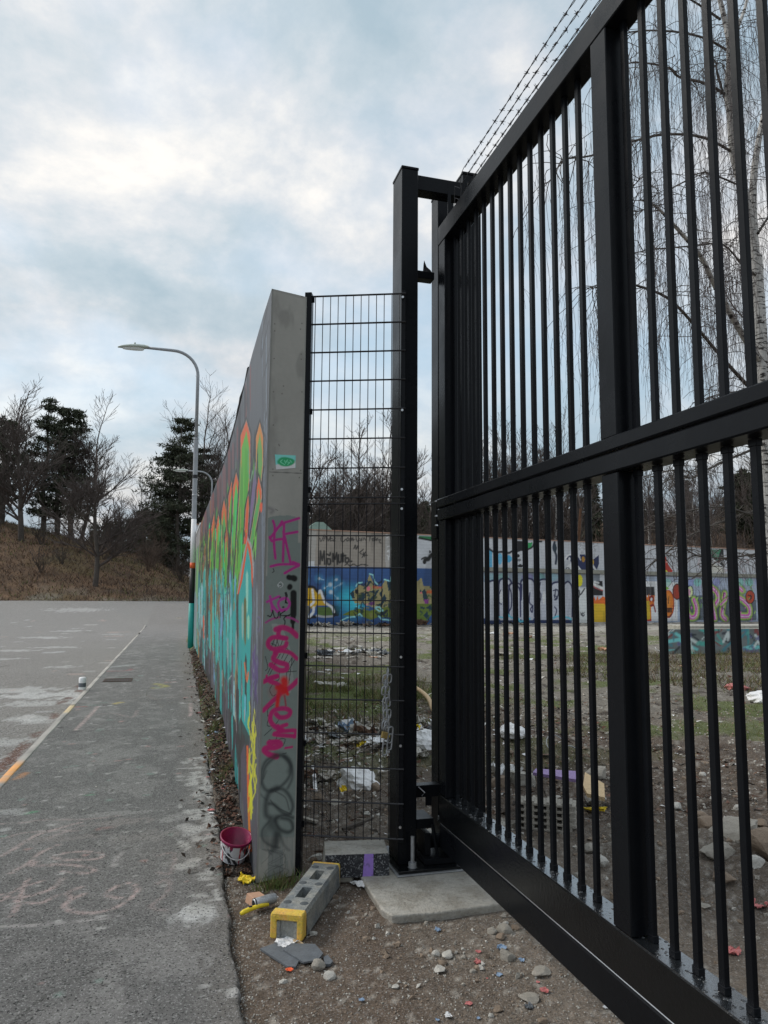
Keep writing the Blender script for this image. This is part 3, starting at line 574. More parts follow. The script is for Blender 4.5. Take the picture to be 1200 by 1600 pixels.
LS([(382, 1035), (384, 1052), (386, 1066), (388, 1050)], 2, (226, 110, 56)); LS([(362, 1086), (367, 1090), (370, 1150)], 1.0, (160, 158, 164))
LP([(368, 1150), (376, 1120), (390, 1150), (388, 1185), (376, 1185), (371, 1200)], (44, 43, 44), .9)
LP([(376, 1180), (383, 1160), (387, 1240), (386, 1300), (379, 1250)], (96, 90, 104), .9)
LP([(385, 1165), (388, 1165), (391, 1290), (394, 1330), (389, 1330), (386, 1230)], (222, 106, 36)); LP([(386, 1240), (389, 1250), (392, 1320), (389, 1320)], (236, 128, 30))
def scrib(x0, x1, y0, y1, n, w, col, a):
    for k in range(n):
        x = r_.uniform(x0, x1); y = r_.uniform(y0, y1); LS([(x, y), (x+r_.uniform(-3, 3), y+12), (x+r_.uniform(-3, 3), y+26), (x+r_.uniform(-3, 3), y+40)], w*r_.uniform(.6, 1.2), col, a)
scrib(389, 400, 1080, 1250, 24, 2.0, (206, 206, 84), .75); scrib(393, 402, 1005, 1060, 12, 2.4, (84, 70, 112), .75); scrib(396, 403, 1040, 1110, 6, 1.2, (60, 56, 80), .8)
LS([(401, 967), (405, 964), (407, 975), (404, 988), (401, 980)], 1.2, (104, 100, 130), .9)
LS([(361, 1022), (367, 1022)], 1.5, (24, 90, 96)); LS([(352, 918), (358, 925), (352, 930), (360, 918)], 2, (20, 110, 115)); LS([(357, 1062), (362, 1055)], 1.2, (235, 240, 240))
lw.c *= .60
sat_ = lw.c.mean(-1, keepdims=True); lw.c = np.clip(sat_+(lw.c-sat_)*1.32, .008, .8)
sat_ = 1-lw.c.min(-1)/(lw.c.max(-1)+1e-6); lw.c *= (.62+.38*sstep(.25, .6, sat_))[..., None]
UUx = np.stack([wall_x(UU), UU, VV], -1)
root = empty('graffiti_wall', 'tall grey concrete wall covered with green and teal graffiti letters along the pavement', 'wall', (0, 0, 0))
gridmesh('painted_side', UUx, M['paintwall'], lw.c, parent=root, flip=True)
# end face, 25 cm wide
EA, EB = np.array([.547, 4.732]), np.array([.797, 4.80])
NU, NZ = 72, 900
us = np.linspace(0, .25, NU); zs = np.linspace(0, 3.8, NZ); ef = Canvas(us, zs, A(144, 142, 135))
VV, UU = np.meshgrid(zs, us, indexing='ij')
ef.c *= (.88+.24*fbm(UU*5, VV*2.2, 5))[..., None]
f = sstep(.55, .72, fbm(UU*9+4, VV*3, 4)); ef.c = ef.c*(1-.22*f[..., None])
def EF(px, py):
    r = ray(px, py); n = np.array([EB[1]-EA[1], -(EB[0]-EA[0])]); t = (n@(EA-CAM[:2]))/(n@r[:2]); p = CAM+r*t
    return float(np.hypot(*(p[:2]-EA))*np.sign(p[0]-EA[0])), float(p[2])
S1 = lambda x, y: EF(400+x/5.714, 680+y/5.714)
S2 = lambda x, y: EF(390+x/5.333, 900+y/5.333)
S3 = lambda x, y: EF(300+x/5.333, 1100+y/5.333)
def ES(S, pts, w, col, a=1.0, soft=.25, sm=4):
    ef.stroke(smooth_path([S(*p) for p in pts], sm) if sm else [S(*p) for p in pts], w, A(*col), a, soft)
GP = (114, 123, 118)
ef.poly([S1(125, 728), S1(200, 718), S1(290, 716), S1(370, 735), S1(365, 958), S1(395, 965), S1(380, 1240), S1(380, 1600), S1(95, 1600), S1(100, 1200), S1(108, 740)], A(*GP))
ef.poly([S2(135, 0), S2(405, 0), S2(395, 900), S2(380, 1600), S2(95, 1600), S2(110, 900)], A(*GP)); ef.poly([S3(585, 0), S3(862, 0), S3(845, 1110), S3(560, 1110)], A(*GP))
for k in range(7):
    x = 570+k*38; ef.poly([S3(x, 1100), S3(x+34, 1100), S3(x+30, 1200+r_.random()*200), S3(x+4, 1180+r_.random()*220)], A(116, 122, 117), .7)
ef.poly([S3(630, 1215), S3(750, 1215), S3(755, 1480), S3(625, 1490)], A(112, 116, 113), .8); ef.poly([S3(555, 1205), S3(620, 1215), S3(615, 1310), S3(550, 1330)], A(135, 136, 130), .6); ef.poly([S3(760, 1120), S3(820, 1120), S3(820, 1300), S3(765, 1310)], A(140, 140, 134), .5)
for y, rough_ in ((1270, 1), (1400, 1)):
    for k in range(7): ES(S3, [(575+r_.random()*220, y-60), (585+r_.random()*220, y-10), (575+r_.random()*220, y+60)], .004, (70, 72, 72), .5)
MG = (160, 38, 118)
for p in ([(150, 765), (165, 830), (158, 960), (170, 1100)], [(228, 770), (190, 830), (125, 920)], [(120, 910), (140, 945), (165, 935), (240, 925)], [(245, 790), (240, 960), (235, 1125)], [(180, 835), (240, 785), (300, 765), (375, 740)], [(262, 880), (310, 872), (360, 862)], [(240, 860), (262, 960), (300, 1135)], [(130, 1172), (200, 1155), (300, 1152), (385, 1158)], [(385, 1158), (320, 1190), (250, 1232)], [(320, 1132), (385, 1158)]):
    ES(S1, p, .017, MG)
ES(S1, [(285, 1268), (295, 1272)], .034, (14, 14, 14)); ES(S1, [(325, 1275), (335, 1280)], .04, (14, 14, 14)); ES(S1, [(295, 1352), (292, 1358)], .036, (14, 14, 14)); ES(S1, [(285, 1268), (335, 1276)], .028, (14, 14, 14))
ES(S1, [(325, 1410), (325, 1600)], .042, (14, 14, 14), sm=0); ES(S2, [(360, 145), (358, 260), (352, 380)], .036, (14, 14, 14), sm=0); ES(S2, [(352, 380), (352, 440)], .018, (14, 14, 14), sm=0)
ES(S1, [(150, 1190), (158, 1215), (145, 1225)], .006, (50, 54, 54)); ES(S1, [(190, 1335), (215, 1310), (235, 1335), (210, 1360), (190, 1340), (230, 1350)], .004, (200, 200, 200), .7); ES(S1, [(200, 1325), (225, 1345), (205, 1355)], .005, (40, 40, 44), .7)
ES(S1, [(262, 1405), (270, 1440), (258, 1480), (270, 1500)], .010, (20, 20, 22)); ES(S1, [(205, 1445), (210, 1448)], .014, (20, 20, 22)); ES(S1, [(235, 1535), (240, 1535)], .012, (20, 20, 22))
MG2 = (166, 48, 136)
for p in ([(168, 170), (180, 230), (185, 290)], [(145, 215), (240, 170)], [(175, 225), (205, 270), (230, 300)], [(290, 185), (245, 205), (235, 245), (265, 290), (310, 270), (325, 225), (300, 185), (260, 190)], [(240, 290), (300, 275)]): ES(S2, p, .017, MG2, .95)
ES(S2, [(135, 388), (180, 360), (240, 345)], .014, (150, 60, 120), .9); ES(S2, [(300, 345), (350, 355), (400, 385)], .014, (150, 60, 120), .9)
for p in ([(150, 330), (175, 335), (190, 290)], [(190, 285), (205, 345), (230, 345), (235, 300)], [(245, 295), (250, 345)], [(290, 290), (250, 325), (325, 330)], [(330, 320), (280, 350), (290, 380), (285, 415), (310, 425)], [(290, 140), (298, 190), (290, 225)]): ES(S2, p, .007, (18, 18, 20))
# white patch behind the long magenta tag
ef.poly([S2(180, 400), S2(260, 400), S2(330, 600), S2(360, 900), S2(330, 980), S2(240, 940), S2(215, 600)], A(150, 152, 148), .5)
BK = (24, 24, 28)
for p in ([(215, 500), (165, 625)], [(235, 510), (195, 640)], [(215, 500), (245, 590), (275, 510)], [(300, 600), (260, 690)], [(320, 640), (270, 730)], [(130, 670), (150, 760), (130, 790)], [(200, 700), (150, 810)], [(215, 720), (165, 820)], [(345, 680), (300, 760)], [(365, 700), (310, 800)], [(300, 600), (330, 630)], [(290, 800), (380, 795)], [(345, 690), (320, 890)], [(300, 800), (300, 880)], [(240, 800), (235, 870), (150, 880)], [(190, 900), (165, 950), (190, 1000), (215, 985)], [(200, 1070), (150, 1110), (150, 1170)], [(160, 1180), (145, 1245), (200, 1245), (240, 1195)], [(180, 1275), (120, 1330)], [(160, 1360), (205, 1380), (225, 1330)], [(215, 1385), (255, 1355), (290, 1365), (270, 1420)], [(150, 1430), (200, 1400)], [(270, 1480), (300, 1475)], [(180, 560), (250, 600)], [(250, 650), (200, 740)]): ES(S2, p, .0045, BK, .9)
M3 = (170, 26, 98)
for p, w_ in (([(215, 445), (260, 430), (310, 440), (350, 465), (385, 500)], .036), ([(245, 445), (235, 480), (250, 510), (295, 520)], .03), ([(300, 520), (200, 510), (155, 545), (160, 590), (210, 610), (285, 590), (300, 560)], .03), ([(205, 640), (250, 625), (330, 640), (385, 690)], .026), ([(215, 650), (195, 690), (240, 720), (300, 740), (295, 780), (240, 785), (175, 740)], .034),
              ([(120, 880), (170, 850), (225, 835)], .03), ([(140, 830), (140, 880)], .014), ([(225, 835), (160, 870), (240, 910), (250, 980), (190, 1040), (115, 1120)], .03), ([(390, 870), (330, 930), (270, 960)], .034),
              ([(215, 1150), (250, 1180), (310, 1170), (330, 1130), (290, 1105), (220, 1110), (180, 1140), (170, 1200), (200, 1250), (250, 1280)], .030), ([(300, 1240), (250, 1260), (270, 1290), (200, 1320), (360, 1335)], .026), ([(230, 1250), (260, 1290), (370, 1290), (365, 1340)], .026), ([(160, 1390), (230, 1385), (250, 1410), (200, 1430), (150, 1430), (120, 1450), (165, 1490), (220, 1505)], .036), ([(290, 1435), (345, 1425)], .014)): ES(S2, p, w_, M3, .96)
RD = (196, 22, 26)
for p, w_ in (([(280, 870), (285, 900), (275, 960)], .05), ([(255, 920), (240, 960), (225, 1080)], .026), ([(270, 940), (225, 930)], .03), ([(290, 940), (310, 985)], .02)): ES(S2, p, w_, RD, .95, .5)
ES(S2, [(285, 1000), (295, 1080)], .012, (150, 40, 60), .8); ef.stroke([S2(215, 960), S2(230, 970)], .07, A(170, 50, 60), .35, .9)
GY = (38, 42, 44)
for S_, p, w_, a_ in ((S3, [(700, 430), (620, 470), (580, 560), (580, 650), (620, 720), (700, 710), (780, 640), (815, 560), (800, 470), (740, 430), (680, 450), (610, 520), (585, 620)], .020, .7), (S3, [(760, 440), (820, 520), (825, 620), (790, 700)], .018, .6), (S3, [(690, 420), (760, 430), (810, 500), (800, 560)], .03, .5),
                     (S3, [(700, 700), (640, 740), (615, 820), (615, 920), (650, 950)], .03, .75), (S3, [(660, 720), (750, 710), (810, 780), (830, 860), (800, 920), (740, 900), (680, 840), (640, 830)], .020, .75), (S3, [(690, 730), (770, 780), (800, 880)], .008, .6), (S3, [(650, 800), (700, 860), (820, 920)], .007, .7),
                     (S3, [(830, 950), (760, 930), (690, 960), (720, 1040), (790, 1070), (830, 1040), (810, 970), (740, 950)], .022, .8), (S3, [(690, 960), (660, 1000), (700, 1080), (690, 1180)], .045, .6), (S3, [(640, 980), (585, 1050), (590, 1130), (650, 1180), (720, 1200)], .014, .55), (S3, [(640, 1010), (600, 1090), (650, 1170), (700, 1100)], .05, .35),
                     (S3, [(700, 1090), (690, 1180), (660, 1230)], .03, .5), (S3, [(720, 1080), (760, 1180), (800, 1220)], .016, .4), (S3, [(620, 560), (560, 720), (620, 800)], .010, .4)): ES(S_, p, w_, GY, a_, .8)
# panel joint, screw heads, unpainted rim and stains
for y0 in (330,): ES(S1, [(120, 328), (410, 340)], .006, (78, 78, 74), .8, sm=0)
for px, py in ((429, 506), (429, 517), (470, 505), (468, 514), (428, 560), (469, 553), (469, 561), (427, 612), (470, 612), (426, 733), (468, 735), (426, 743), (466, 746), (470, 463), (427, 664), (440, 615), (442, 603)): ef.stroke([EF(px, py), EF(px+.1, py)], .009, A(78, 76, 70), .8, .4)
ES(S1, [(115, 650), (150, 670), (135, 690)], .02, (78, 76, 84), .5, 1); ES(S1, [(170, 660), (190, 672)], .004, (40, 40, 44), .8); ES(S1, [(200, 80), (205, 95)], .006, (60, 60, 58), .8)
ef.c[:, :4] = np.array(A(118, 118, 112)); ef.c[:, -3:] = np.array(A(132, 132, 126))
ef.c[VV > 3.785] *= .85
T = UU[..., None]/.25; P = np.concatenate([(EA*(1-T)+EB*T), VV[..., None]], -1)
gridmesh('end_face', P, M['paintwall'], ef.c, parent=root, flip=False)
# body behind the painted faces
mb = MB(); Yk = [4.74, 5.2, 6.1, 6.7, 8.6, 10.2, 12.3, 14.6, 18.4, 21.99]
for a, b_ in zip(Yk[:-1], Yk[1:]):
    xa, xb = wall_x(a), wall_x(b_); oa = .25
    mb.prism([(xa+.004, a+(.0 if a > 4.8 else .004), 0), (xb+.004, b_, 0), (xb+oa, b_, 0), (xa+oa, a+(.07 if a < 4.8 else 0), 0)][::-1], [(xa+.004, a+(.0 if a > 4.8 else .004), 3.8), (xb+.004, b_, 3.8), (xb+oa, b_, 3.8), (xa+oa, a+(.07 if a < 4.8 else 0), 3.8)][::-1])
mb.build('wall_body', M['conc'], root)
mb = MB(); pts = [(float(wall_x(y))+.0+.006*math.sin(y*3), y, 3.800+.006*math.sin(y*2.1)) for y in np.arange(6.55, 12.6, .25)]; mb.tube(pts, [.009+.009*rnd.random() for _ in pts], 6)
mb.build('coping_felt', M['blackpaint'], root)
# thin sticker on the end face
stk = Canvas(np.linspace(0, 1, 40), np.linspace(0, 1, 32), A(120, 196, 188))
stk.poly([(0, 0), (1, 0), (1, .55), (.85, .6), (0, .3)], A(200, 225, 215)); stk.stroke(smooth_path([(.3, .5), (.4, .62), (.6, .6), (.75, .5), (.6, .38), (.4, .4), (.3, .5)]), .42, A(38, 150, 96), 1, .2)
for p in ([(.35, .65), (.25, .5), (.45, .3)], [(.45, .6), (.5, .4)], [(.6, .65), (.55, .5), (.7, .45), (.6, .3)], [(.72, .62), (.8, .45)]): stk.stroke(smooth_path(p), .05, A(120, 210, 160), .9, .3)
c4 = [S1(165, 172), S1(345, 180), S1(343, 292), S1(175, 306)]; c4 = [np.array([*(EA+(EB-EA)*(u/.25)), v])+np.array([.0005, -.0025, 0]) for u, v in c4]
s_, t_ = np.meshgrid(np.linspace(0, 1, 40), np.linspace(0, 1, 32)); s_ = s_[..., None]; t_ = t_[..., None]
P = (c4[3]*(1-s_)+c4[2]*s_)*(1-t_)+(c4[0]*(1-s_)+c4[1]*s_)*t_
gridmesh('sticker', P, M['paintwall'], stk.c, label='small pale blue paper sticker with a green scribbled blob on the wall end', category='sticker')
# second length of the wall, higher, with a white coping
root2 = empty('painted_wall', 'far length of painted wall with pale coping beyond the tall graffiti wall', 'wall', (.66, 22.3, 0))
ys = np.linspace(22.3, 30, 60); zs = np.linspace(0, 3.84, 90); V_, U_ = np.meshgrid(zs, ys, indexing='ij'); c = np.tile(np.array(A(118, 116, 116)), (90, 60, 1))
g_ = fbm(U_*1.6, V_*.5, 3)[..., None]; c = c*(1-(V_ < 3.3)[..., None]*.8)+(V_ < 3.3)[..., None]*.8*(np.where(g_ > .5, np.array(A(86, 140, 80)), np.array(A(70, 74, 78)))); lo = (V_ < 1.5+.5*fbm(U_*2, V_*0))[..., None]; c = np.where(lo, np.where(fbm(U_*3, V_*.7)[..., None] > .5, np.array(A(96, 140, 140)), np.array(A(112, 116, 120))), c)
gridmesh('painted_side', np.stack([U_*0-.005, U_-22.3, V_], -1), M['paint'], c, parent=root2, flip=True)
mb = MB(); mb.box(0, .26, 0, 7.7, 0, 3.84); mb.build('wall_body', M['conc'], root2); mb = MB(); mb.box(-.03, .3, -.02, 7.72, 3.842, 3.89); mb.build('coping', M['white'], root2)
# ================================================================== FAR WALL OF THE YARD
W0, WS = 42.0, .13; WD = np.array([1, WS])/math.hypot(1, WS)
def FW(px, py):
    r = ray(px, py); t = W0/(r[1]-WS*r[0]); p = CAM+r*t; return float(p[0]*math.hypot(1, WS)), float(p[2])
us = np.arange(1, 66, .045); zs = np.linspace(0, 5.66, 128); fw = Canvas(us, zs, A(172, 174, 178))
VV, UU = np.meshgrid(zs, us, indexing='ij')
F1 = lambda x, y: FW(470+x/5.217, 820+y/5.217)
F2 = lambda x, y: FW(740+x/5.4545, 820+y/5.4545)
F3 = lambda x, y: FW(980+x/5.4545, 820+y/5.4545)
def fp(F, pts, col, a=1.0): fw.poly([F(*p) for p in pts], A(*col), a)
def fs(F, pts, w, col, a=1.0, sm=4): fw.stroke(smooth_path([F(*p) for p in pts], sm), w, A(*col), a, .35)
def fe(F, x, y, rx, ry, col, a=1.0): fp(F, [(x+rx*math.cos(t), y+ry*math.sin(t)) for t in np.linspace(0, 6.28, 20)[:-1]], col, a)
# left: grey-brown blocks above, blue mural below
fp(F1, [(-400, 30), (745, 55), (745, 350), (-400, 330)], (138, 130, 121))
fp(F1, [(-400, 30), (130, 30), (115, 330), (-400, 330)], (150, 146, 140)); fp(F1, [(40, 300), (110, 295), (115, 345), (40, 340)], (180, 182, 184)); fp(F1, [(690, 80), (748, 80), (748, 350), (690, 350)], (168, 166, 164), .6)
fp(F1, [(-400, 330), (1180, 355), (1190, 900), (-400, 900)], (44, 74, 120))
f = fbm(UU*.7, VV*1.2, 4); z_ = (fw.c[..., 2] > .2) & (fw.c[..., 0] < .1); fw.c *= np.where(z_, .8+.4*f, 1)[..., None]
TX = (38, 36, 36)
for p in ([(155, 110), (165, 135), (190, 85)], [(185, 130), (200, 95), (212, 130)], [(215, 100), (225, 130), (240, 98)], [(245, 100), (240, 130), (262, 125)], [(245, 112), (262, 110)], [(268, 98), (280, 110), (262, 130), (280, 130)],
          [(365, 85), (335, 90), (328, 125), (345, 138), (365, 118)], [(375, 115), (385, 105), (392, 125), (375, 130), (375, 115)], [(400, 115), (412, 105), (412, 128), (400, 130)], [(425, 105), (425, 130), (435, 120)], [(450, 85), (455, 130), (475, 128)], [(480, 110), (490, 130), (500, 105), (495, 130)], [(510, 125), (515, 105), (528, 125)],
          [(545, 95), (590, 90)], [(565, 95), (560, 130)], [(580, 115), (592, 110), (585, 130), (600, 128)], [(610, 100), (600, 130), (625, 110), (615, 130)], [(630, 125), (650, 120), (640, 140), (655, 150)]): fs(F1, p, .07, TX, .85)
for p in ([(155, 320), (160, 215), (175, 290), (190, 215), (195, 320)], [(215, 240), (235, 250), (240, 230)], [(218, 275), (220, 320), (240, 318), (240, 280), (218, 278)], [(262, 300), (262, 235), (280, 280), (292, 230), (298, 320)], [(308, 245), (308, 300), (328, 300), (330, 240)], [(345, 235), (345, 300)], [(330, 255), (365, 250)], [(365, 265), (365, 305), (390, 300), (385, 270), (365, 275)], [(410, 298), (414, 298)]): fs(F1, p, .12, TX, .95, 2)
for p in ([(432, 195), (445, 165), (450, 200), (465, 170), (470, 195)], [(480, 225), (510, 200)], [(485, 235), (540, 250)], [(500, 265), (530, 220)], [(510, 225), (520, 260)], [(360, 330), (380, 318), (400, 335), (430, 320), (460, 335), (500, 322), (545, 330)]): fs(F1, p, .075, TX, .9)
for p in ([(690, 90), (700, 80), (715, 95), (700, 105)], [(705, 180), (725, 175), (735, 200), (710, 210)], [(705, 220), (720, 215), (722, 260), (705, 250)], [(712, 265), (716, 285)]): fs(F1, p, .07, (215, 214, 210), .9)
# mural letters
fp(F1, [(20, 515), (60, 505), (110, 512), (135, 560), (130, 640), (110, 700), (60, 660), (20, 670)], (188, 148, 26)); fp(F1, [(20, 665), (90, 670), (60, 740), (20, 755)], (96, 94, 84))
fp(F1, [(60, 740), (140, 740), (120, 765), (20, 770)], (24, 24, 30)); fp(F1, [(130, 560), (160, 535), (200, 620), (215, 655), (130, 660)], (180, 142, 30))
fp(F1, [(130, 668), (250, 668), (262, 740), (140, 745)], (74, 96, 44)); fp(F1, [(175, 530), (205, 520), (210, 570), (190, 590)], (18, 18, 26)); fp(F1, [(200, 620), (240, 650), (330, 665), (310, 740), (270, 750), (265, 700), (230, 660)], (20, 22, 30))
fs(F1, [(20, 515), (60, 505), (105, 510), (135, 545)], .16, (18, 18, 24)); fs(F1, [(95, 530), (100, 580), (105, 630), (80, 655)], .14, (225, 225, 220)); fs(F1, [(145, 555), (160, 538), (180, 590), (200, 635), (250, 670), (270, 710)], .14, (225, 225, 220)); fs(F1, [(105, 675), (100, 715), (70, 748)], .16, (215, 215, 205)); fs(F1, [(130, 740), (190, 750), (260, 745)], .12, (150, 150, 150))
for x, y, s_ in ((148, 438, .14), (240, 488, .22), (270, 513, .12), (330, 480, .12), (245, 548, .2), (300, 600, .14), (290, 447, .14), (458, 672, .16), (740, 628, .16), (195, 515, .1), (38, 455, .12)):
    fw.stroke([F1(x, y), F1(x+1, y)], s_*2.6, A(70, 160, 210), .5, 1.0); fw.stroke([F1(x, y), F1(x+1, y)], s_, A(225, 235, 240), 1, .6)
for p in ([(148, 438), (190, 450)], [(268, 455), (298, 440)], [(315, 497), (340, 475)], [(245, 548), (300, 600)], [(195, 515), (240, 488)], [(270, 513), (330, 480)]): fs(F1, p, .05, (150, 180, 210), .8, 1)
fw.stroke([F1(400, 610), F1(420, 640)], 1.3, A(40, 160, 190), .9, .9); fw.stroke([F1(380, 590), F1(450, 650)], .8, A(60, 190, 210), .5, .9)
OL = (142, 132, 92); DG = (24, 50, 62); LG = (98, 110, 40)
fp(F1, [(420, 600), (430, 540), (470, 490), (530, 500), (560, 400), (600, 490), (650, 510), (690, 450), (750, 500), (750, 660), (640, 700), (560, 660), (500, 640), (440, 640)], OL)
fp(F1, [(340, 735), (400, 700), (470, 680), (560, 700), (640, 680), (750, 660), (760, 760), (640, 750), (570, 775), (490, 745), (430, 745)], LG)
for p in ([(465, 610), (490, 560), (530, 560), (520, 610), (480, 625)], [(560, 540), (640, 530), (600, 600), (545, 625)], [(600, 655), (650, 640), (680, 560), (700, 600), (660, 660)], [(700, 460), (745, 470), (745, 520), (715, 540)], [(540, 440), (556, 470), (545, 500)], [(480, 690), (510, 690), (500, 740)], [(620, 760), (660, 700), (700, 720)], [(400, 560), (430, 530), (440, 600), (420, 600)], [(640, 560), (670, 520), (660, 600)]): fp(F1, p, DG)
for i in range(46):
    x = r_.uniform(430, 745); y = r_.uniform(470, 740); fs(F1, [(x, y), (x+r_.uniform(-25, 25), y+r_.uniform(-30, 30)), (x+r_.uniform(-35, 35), y+r_.uniform(-30, 30))], r_.uniform(.05, .13), r_.choice([DG, (20, 30, 44), (120, 116, 70), (40, 60, 40)]), .9)
fe(F1, 455, 545, 16, 18, (20, 22, 30)); fe(F1, 552, 520, 16, 20, (222, 110, 120)); fp(F1, [(550, 640), (600, 622), (605, 650), (570, 660)], (96, 50, 104)); fe(F1, 540, 650, 9, 9, (214, 140, 130))
for p in ([(590, 515), (588, 500), (600, 515), (600, 500)], [(612, 505), (612, 518)], [(622, 505), (622, 518), (634, 512)], [(640, 505), (655, 515), (665, 505)]): fs(F1, p, .06, (190, 60, 50), .9, 1)
for p in ([(450, 500), (465, 475), (500, 470)], [(560, 400), (590, 410), (600, 460), (625, 485)], [(680, 445), (730, 460), (740, 410)], [(610, 670), (640, 670), (670, 700), (640, 705), (610, 680)], [(460, 740), (480, 725), (500, 745)], [(440, 750), (380, 755), (330, 780)], [(635, 745), (660, 770), (745, 780)]): fs(F1, p, .08, (140, 200, 215), .95, 1)
# right of the post: continuation
fp(F1, [(748, 430), (800, 520), (900, 500), (985, 430), (1000, 500), (1050, 500), (1080, 560), (1110, 640), (760, 660)], OL); fp(F1, [(750, 650), (1110, 640), (1090, 700), (1020, 790), (980, 800), (880, 740), (760, 760)], (90, 108, 40))
for p in ([(990, 540), (1010, 520), (1040, 600), (1000, 620)], [(970, 660), (1000, 690), (1060, 650), (1075, 700)], [(1000, 740), (1030, 700), (1050, 790)]): fp(F1, p, DG)
for i in range(16):
    x = r_.uniform(965, 1100); y = r_.uniform(500, 780); fs(F1, [(x, y), (x+r_.uniform(-20, 20), y+r_.uniform(-25, 25))], .09, r_.choice([DG, (60, 84, 40)]), .9)
for x in (1030, 1045, 1060): fs(F1, [(x, 550), (x+6, 535), (x+10, 550), (x+2, 556)], .08, (200, 90, 40), .9, 1)
fp(F1, [(1005, 610), (1045, 605), (1040, 640), (1010, 645)], (120, 50, 120)); fe(F1, 980, 555, 10, 8, (220, 110, 110))
fp(F1, [(963, 100), (1080, 130), (1200, 110), (1200, 355), (963, 355)], (172, 174, 178)); fp(F1, [(963, 88), (1075, 96), (1075, 128), (963, 112)], (36, 100, 62)); fs(F1, [(963, 108), (1075, 130)], .12, (14, 16, 16), 1, 1)
fs(F1, [(985, 280), (1010, 266), (1035, 268)], .1, (16, 16, 16)); fs(F1, [(1010, 300), (1015, 285), (1040, 280), (1060, 250), (1090, 230)], .26, (16, 16, 16)); fe(F1, 1008, 305, 12, 16, (16, 16, 16)); fe(F1, 1053, 220, 8, 12, (16, 16, 16))
# grey letters on white blocks
fp(F2, [(-40, 405), (1070, 412), (1075, 850), (-40, 850)], (168, 170, 176)); fp(F2, [(-40, 385), (830, 412), (830, 490), (-40, 490)], (130, 140, 152)); fp(F2, [(-40, 800), (835, 790), (835, 850), (-40, 850)], (28, 44, 84))
for x, c_ in ((140, (130, 170, 175)), (250, (110, 160, 150)), (460, (110, 100, 150)), (560, (100, 160, 155)), (670, (120, 160, 170))): fe(F2, x, 445, 50, 32, c_, .6)
for x0, x1, yt in ((120, 230, 480), (215, 325, 462), (300, 410, 500), (400, 520, 465), (545, 650, 470), (660, 770, 495), (765, 840, 490)):
    fp(F2, [(x0, 800), (x0, yt+50), (x0+25, yt), (x1-25, yt), (x1, yt+60), (x1, 780), (x1-15, 812), (x0+15, 812)], (174, 176, 184)); fs(F2, [(x0, 780), (x0, yt+50), (x0+25, yt), (x1-25, yt), (x1, yt+60), (x1, 780)], .13, (30, 34, 70))
fs(F2, [(290, 510), (320, 580), (320, 700), (295, 745)], .1, (34, 38, 76)); fs(F2, [(370, 510), (395, 560), (405, 640), (410, 510)], .12, (34, 38, 76)); fs(F2, [(480, 580), (475, 660), (500, 690), (485, 720), (500, 745), (505, 690)], .1, (34, 38, 76)); fe(F2, 232, 615, 16, 65, (236, 238, 240)); fs(F2, [(232, 555), (218, 600), (222, 665), (240, 675)], .07, (34, 38, 76)); fe(F2, 600, 620, 12, 55, (236, 238, 240))
for p in ([(680, 560), (715, 555), (720, 600), (690, 640)], [(685, 600), (715, 620), (700, 640)], [(700, 550), (690, 620)], [(690, 700), (708, 730), (690, 790)], [(570, 490), (560, 560), (575, 600), (565, 660)]): fs(F2, p, .09, (40, 44, 72))
fs(F2, [(280, 750), (320, 790), (380, 800), (400, 825), (480, 800)], .13, (90, 180, 200), .9); fs(F2, [(680, 795), (720, 780), (800, 790), (830, 805)], .13, (90, 180, 200), .9); fs(F2, [(215, 785), (250, 790)], .1, (90, 180, 200), .9)
fp(F2, [(888, 535), (965, 545), (965, 845), (888, 845)], (196, 198, 196)); fp(F2, [(888, 410), (1075, 412), (1075, 530), (888, 530)], (120, 126, 134)); fe(F2, 905, 475, 24, 52, (232, 190, 36)); fs(F2, [(900, 560), (910, 595), (945, 545)], .1, (24, 24, 30)); fs(F2, [(905, 595), (890, 640)], .08, (24, 24, 30))
for k in range(10): fs(F2, [(905+r_.random()*40, 745+r_.random()*50), (925+r_.random()*30, 745+r_.random()*50)], .06, (60, 60, 66), .9, 1)
fp(F2, [(960, 480), (1100, 480), (1100, 600), (960, 600)], (24, 24, 28)); fs(F2, [(1015, 500), (1040, 515), (1100, 545)], .22, (214, 200, 196)); fs(F2, [(1018, 520), (1045, 540), (1100, 560)], .08, (160, 80, 80)); fs(F2, [(1030, 485), (1065, 495)], .14, (220, 220, 220))
fp(F2, [(1015, 640), (1030, 610), (1042, 650), (1055, 600), (1066, 640), (1100, 610), (1200, 650), (1200, 700), (1015, 700)], (214, 96, 36)); fp(F2, [(1018, 670), (1200, 680), (1200, 830), (1020, 832)], (196, 160, 36)); fs(F2, [(1015, 600), (1012, 830)], .08, (60, 30, 20))
# upper band, right of the post
fp(F2, [(120, 210), (160, 215), (160, 365), (120, 365)], (84, 150, 180)); fe(F2, 225, 290, 20, 50, (96, 160, 190)); fe(F2, 300, 290, 26, 32, (70, 150, 186)); fs(F2, [(120, 195), (180, 235), (240, 230), (300, 240), (330, 225), (400, 215)], .14, (20, 22, 30)); fp(F2, [(360, 140), (460, 140), (455, 215), (400, 225), (370, 235)], (22, 22, 26)); fp(F2, [(455, 155), (500, 150), (497, 188), (458, 205)], (44, 140, 80)); fs(F2, [(455, 212), (500, 190), (520, 150), (580, 142)], .12, (16, 18, 20))
fe(F2, 380, 265, 14, 16, (18, 18, 20)); fe(F2, 398, 350, 24, 14, (18, 18, 20)); fe(F2, 385, 300, 20, 12, (20, 20, 26), .7); fs(F2, [(545, 395), (560, 380), (575, 390)], .07, (190, 160, 60)); fs(F2, [(690, 150), (680, 200), (705, 260), (700, 330)], .18, (26, 36, 54)); fe(F2, 695, 200, 14, 40, (34, 50, 60))
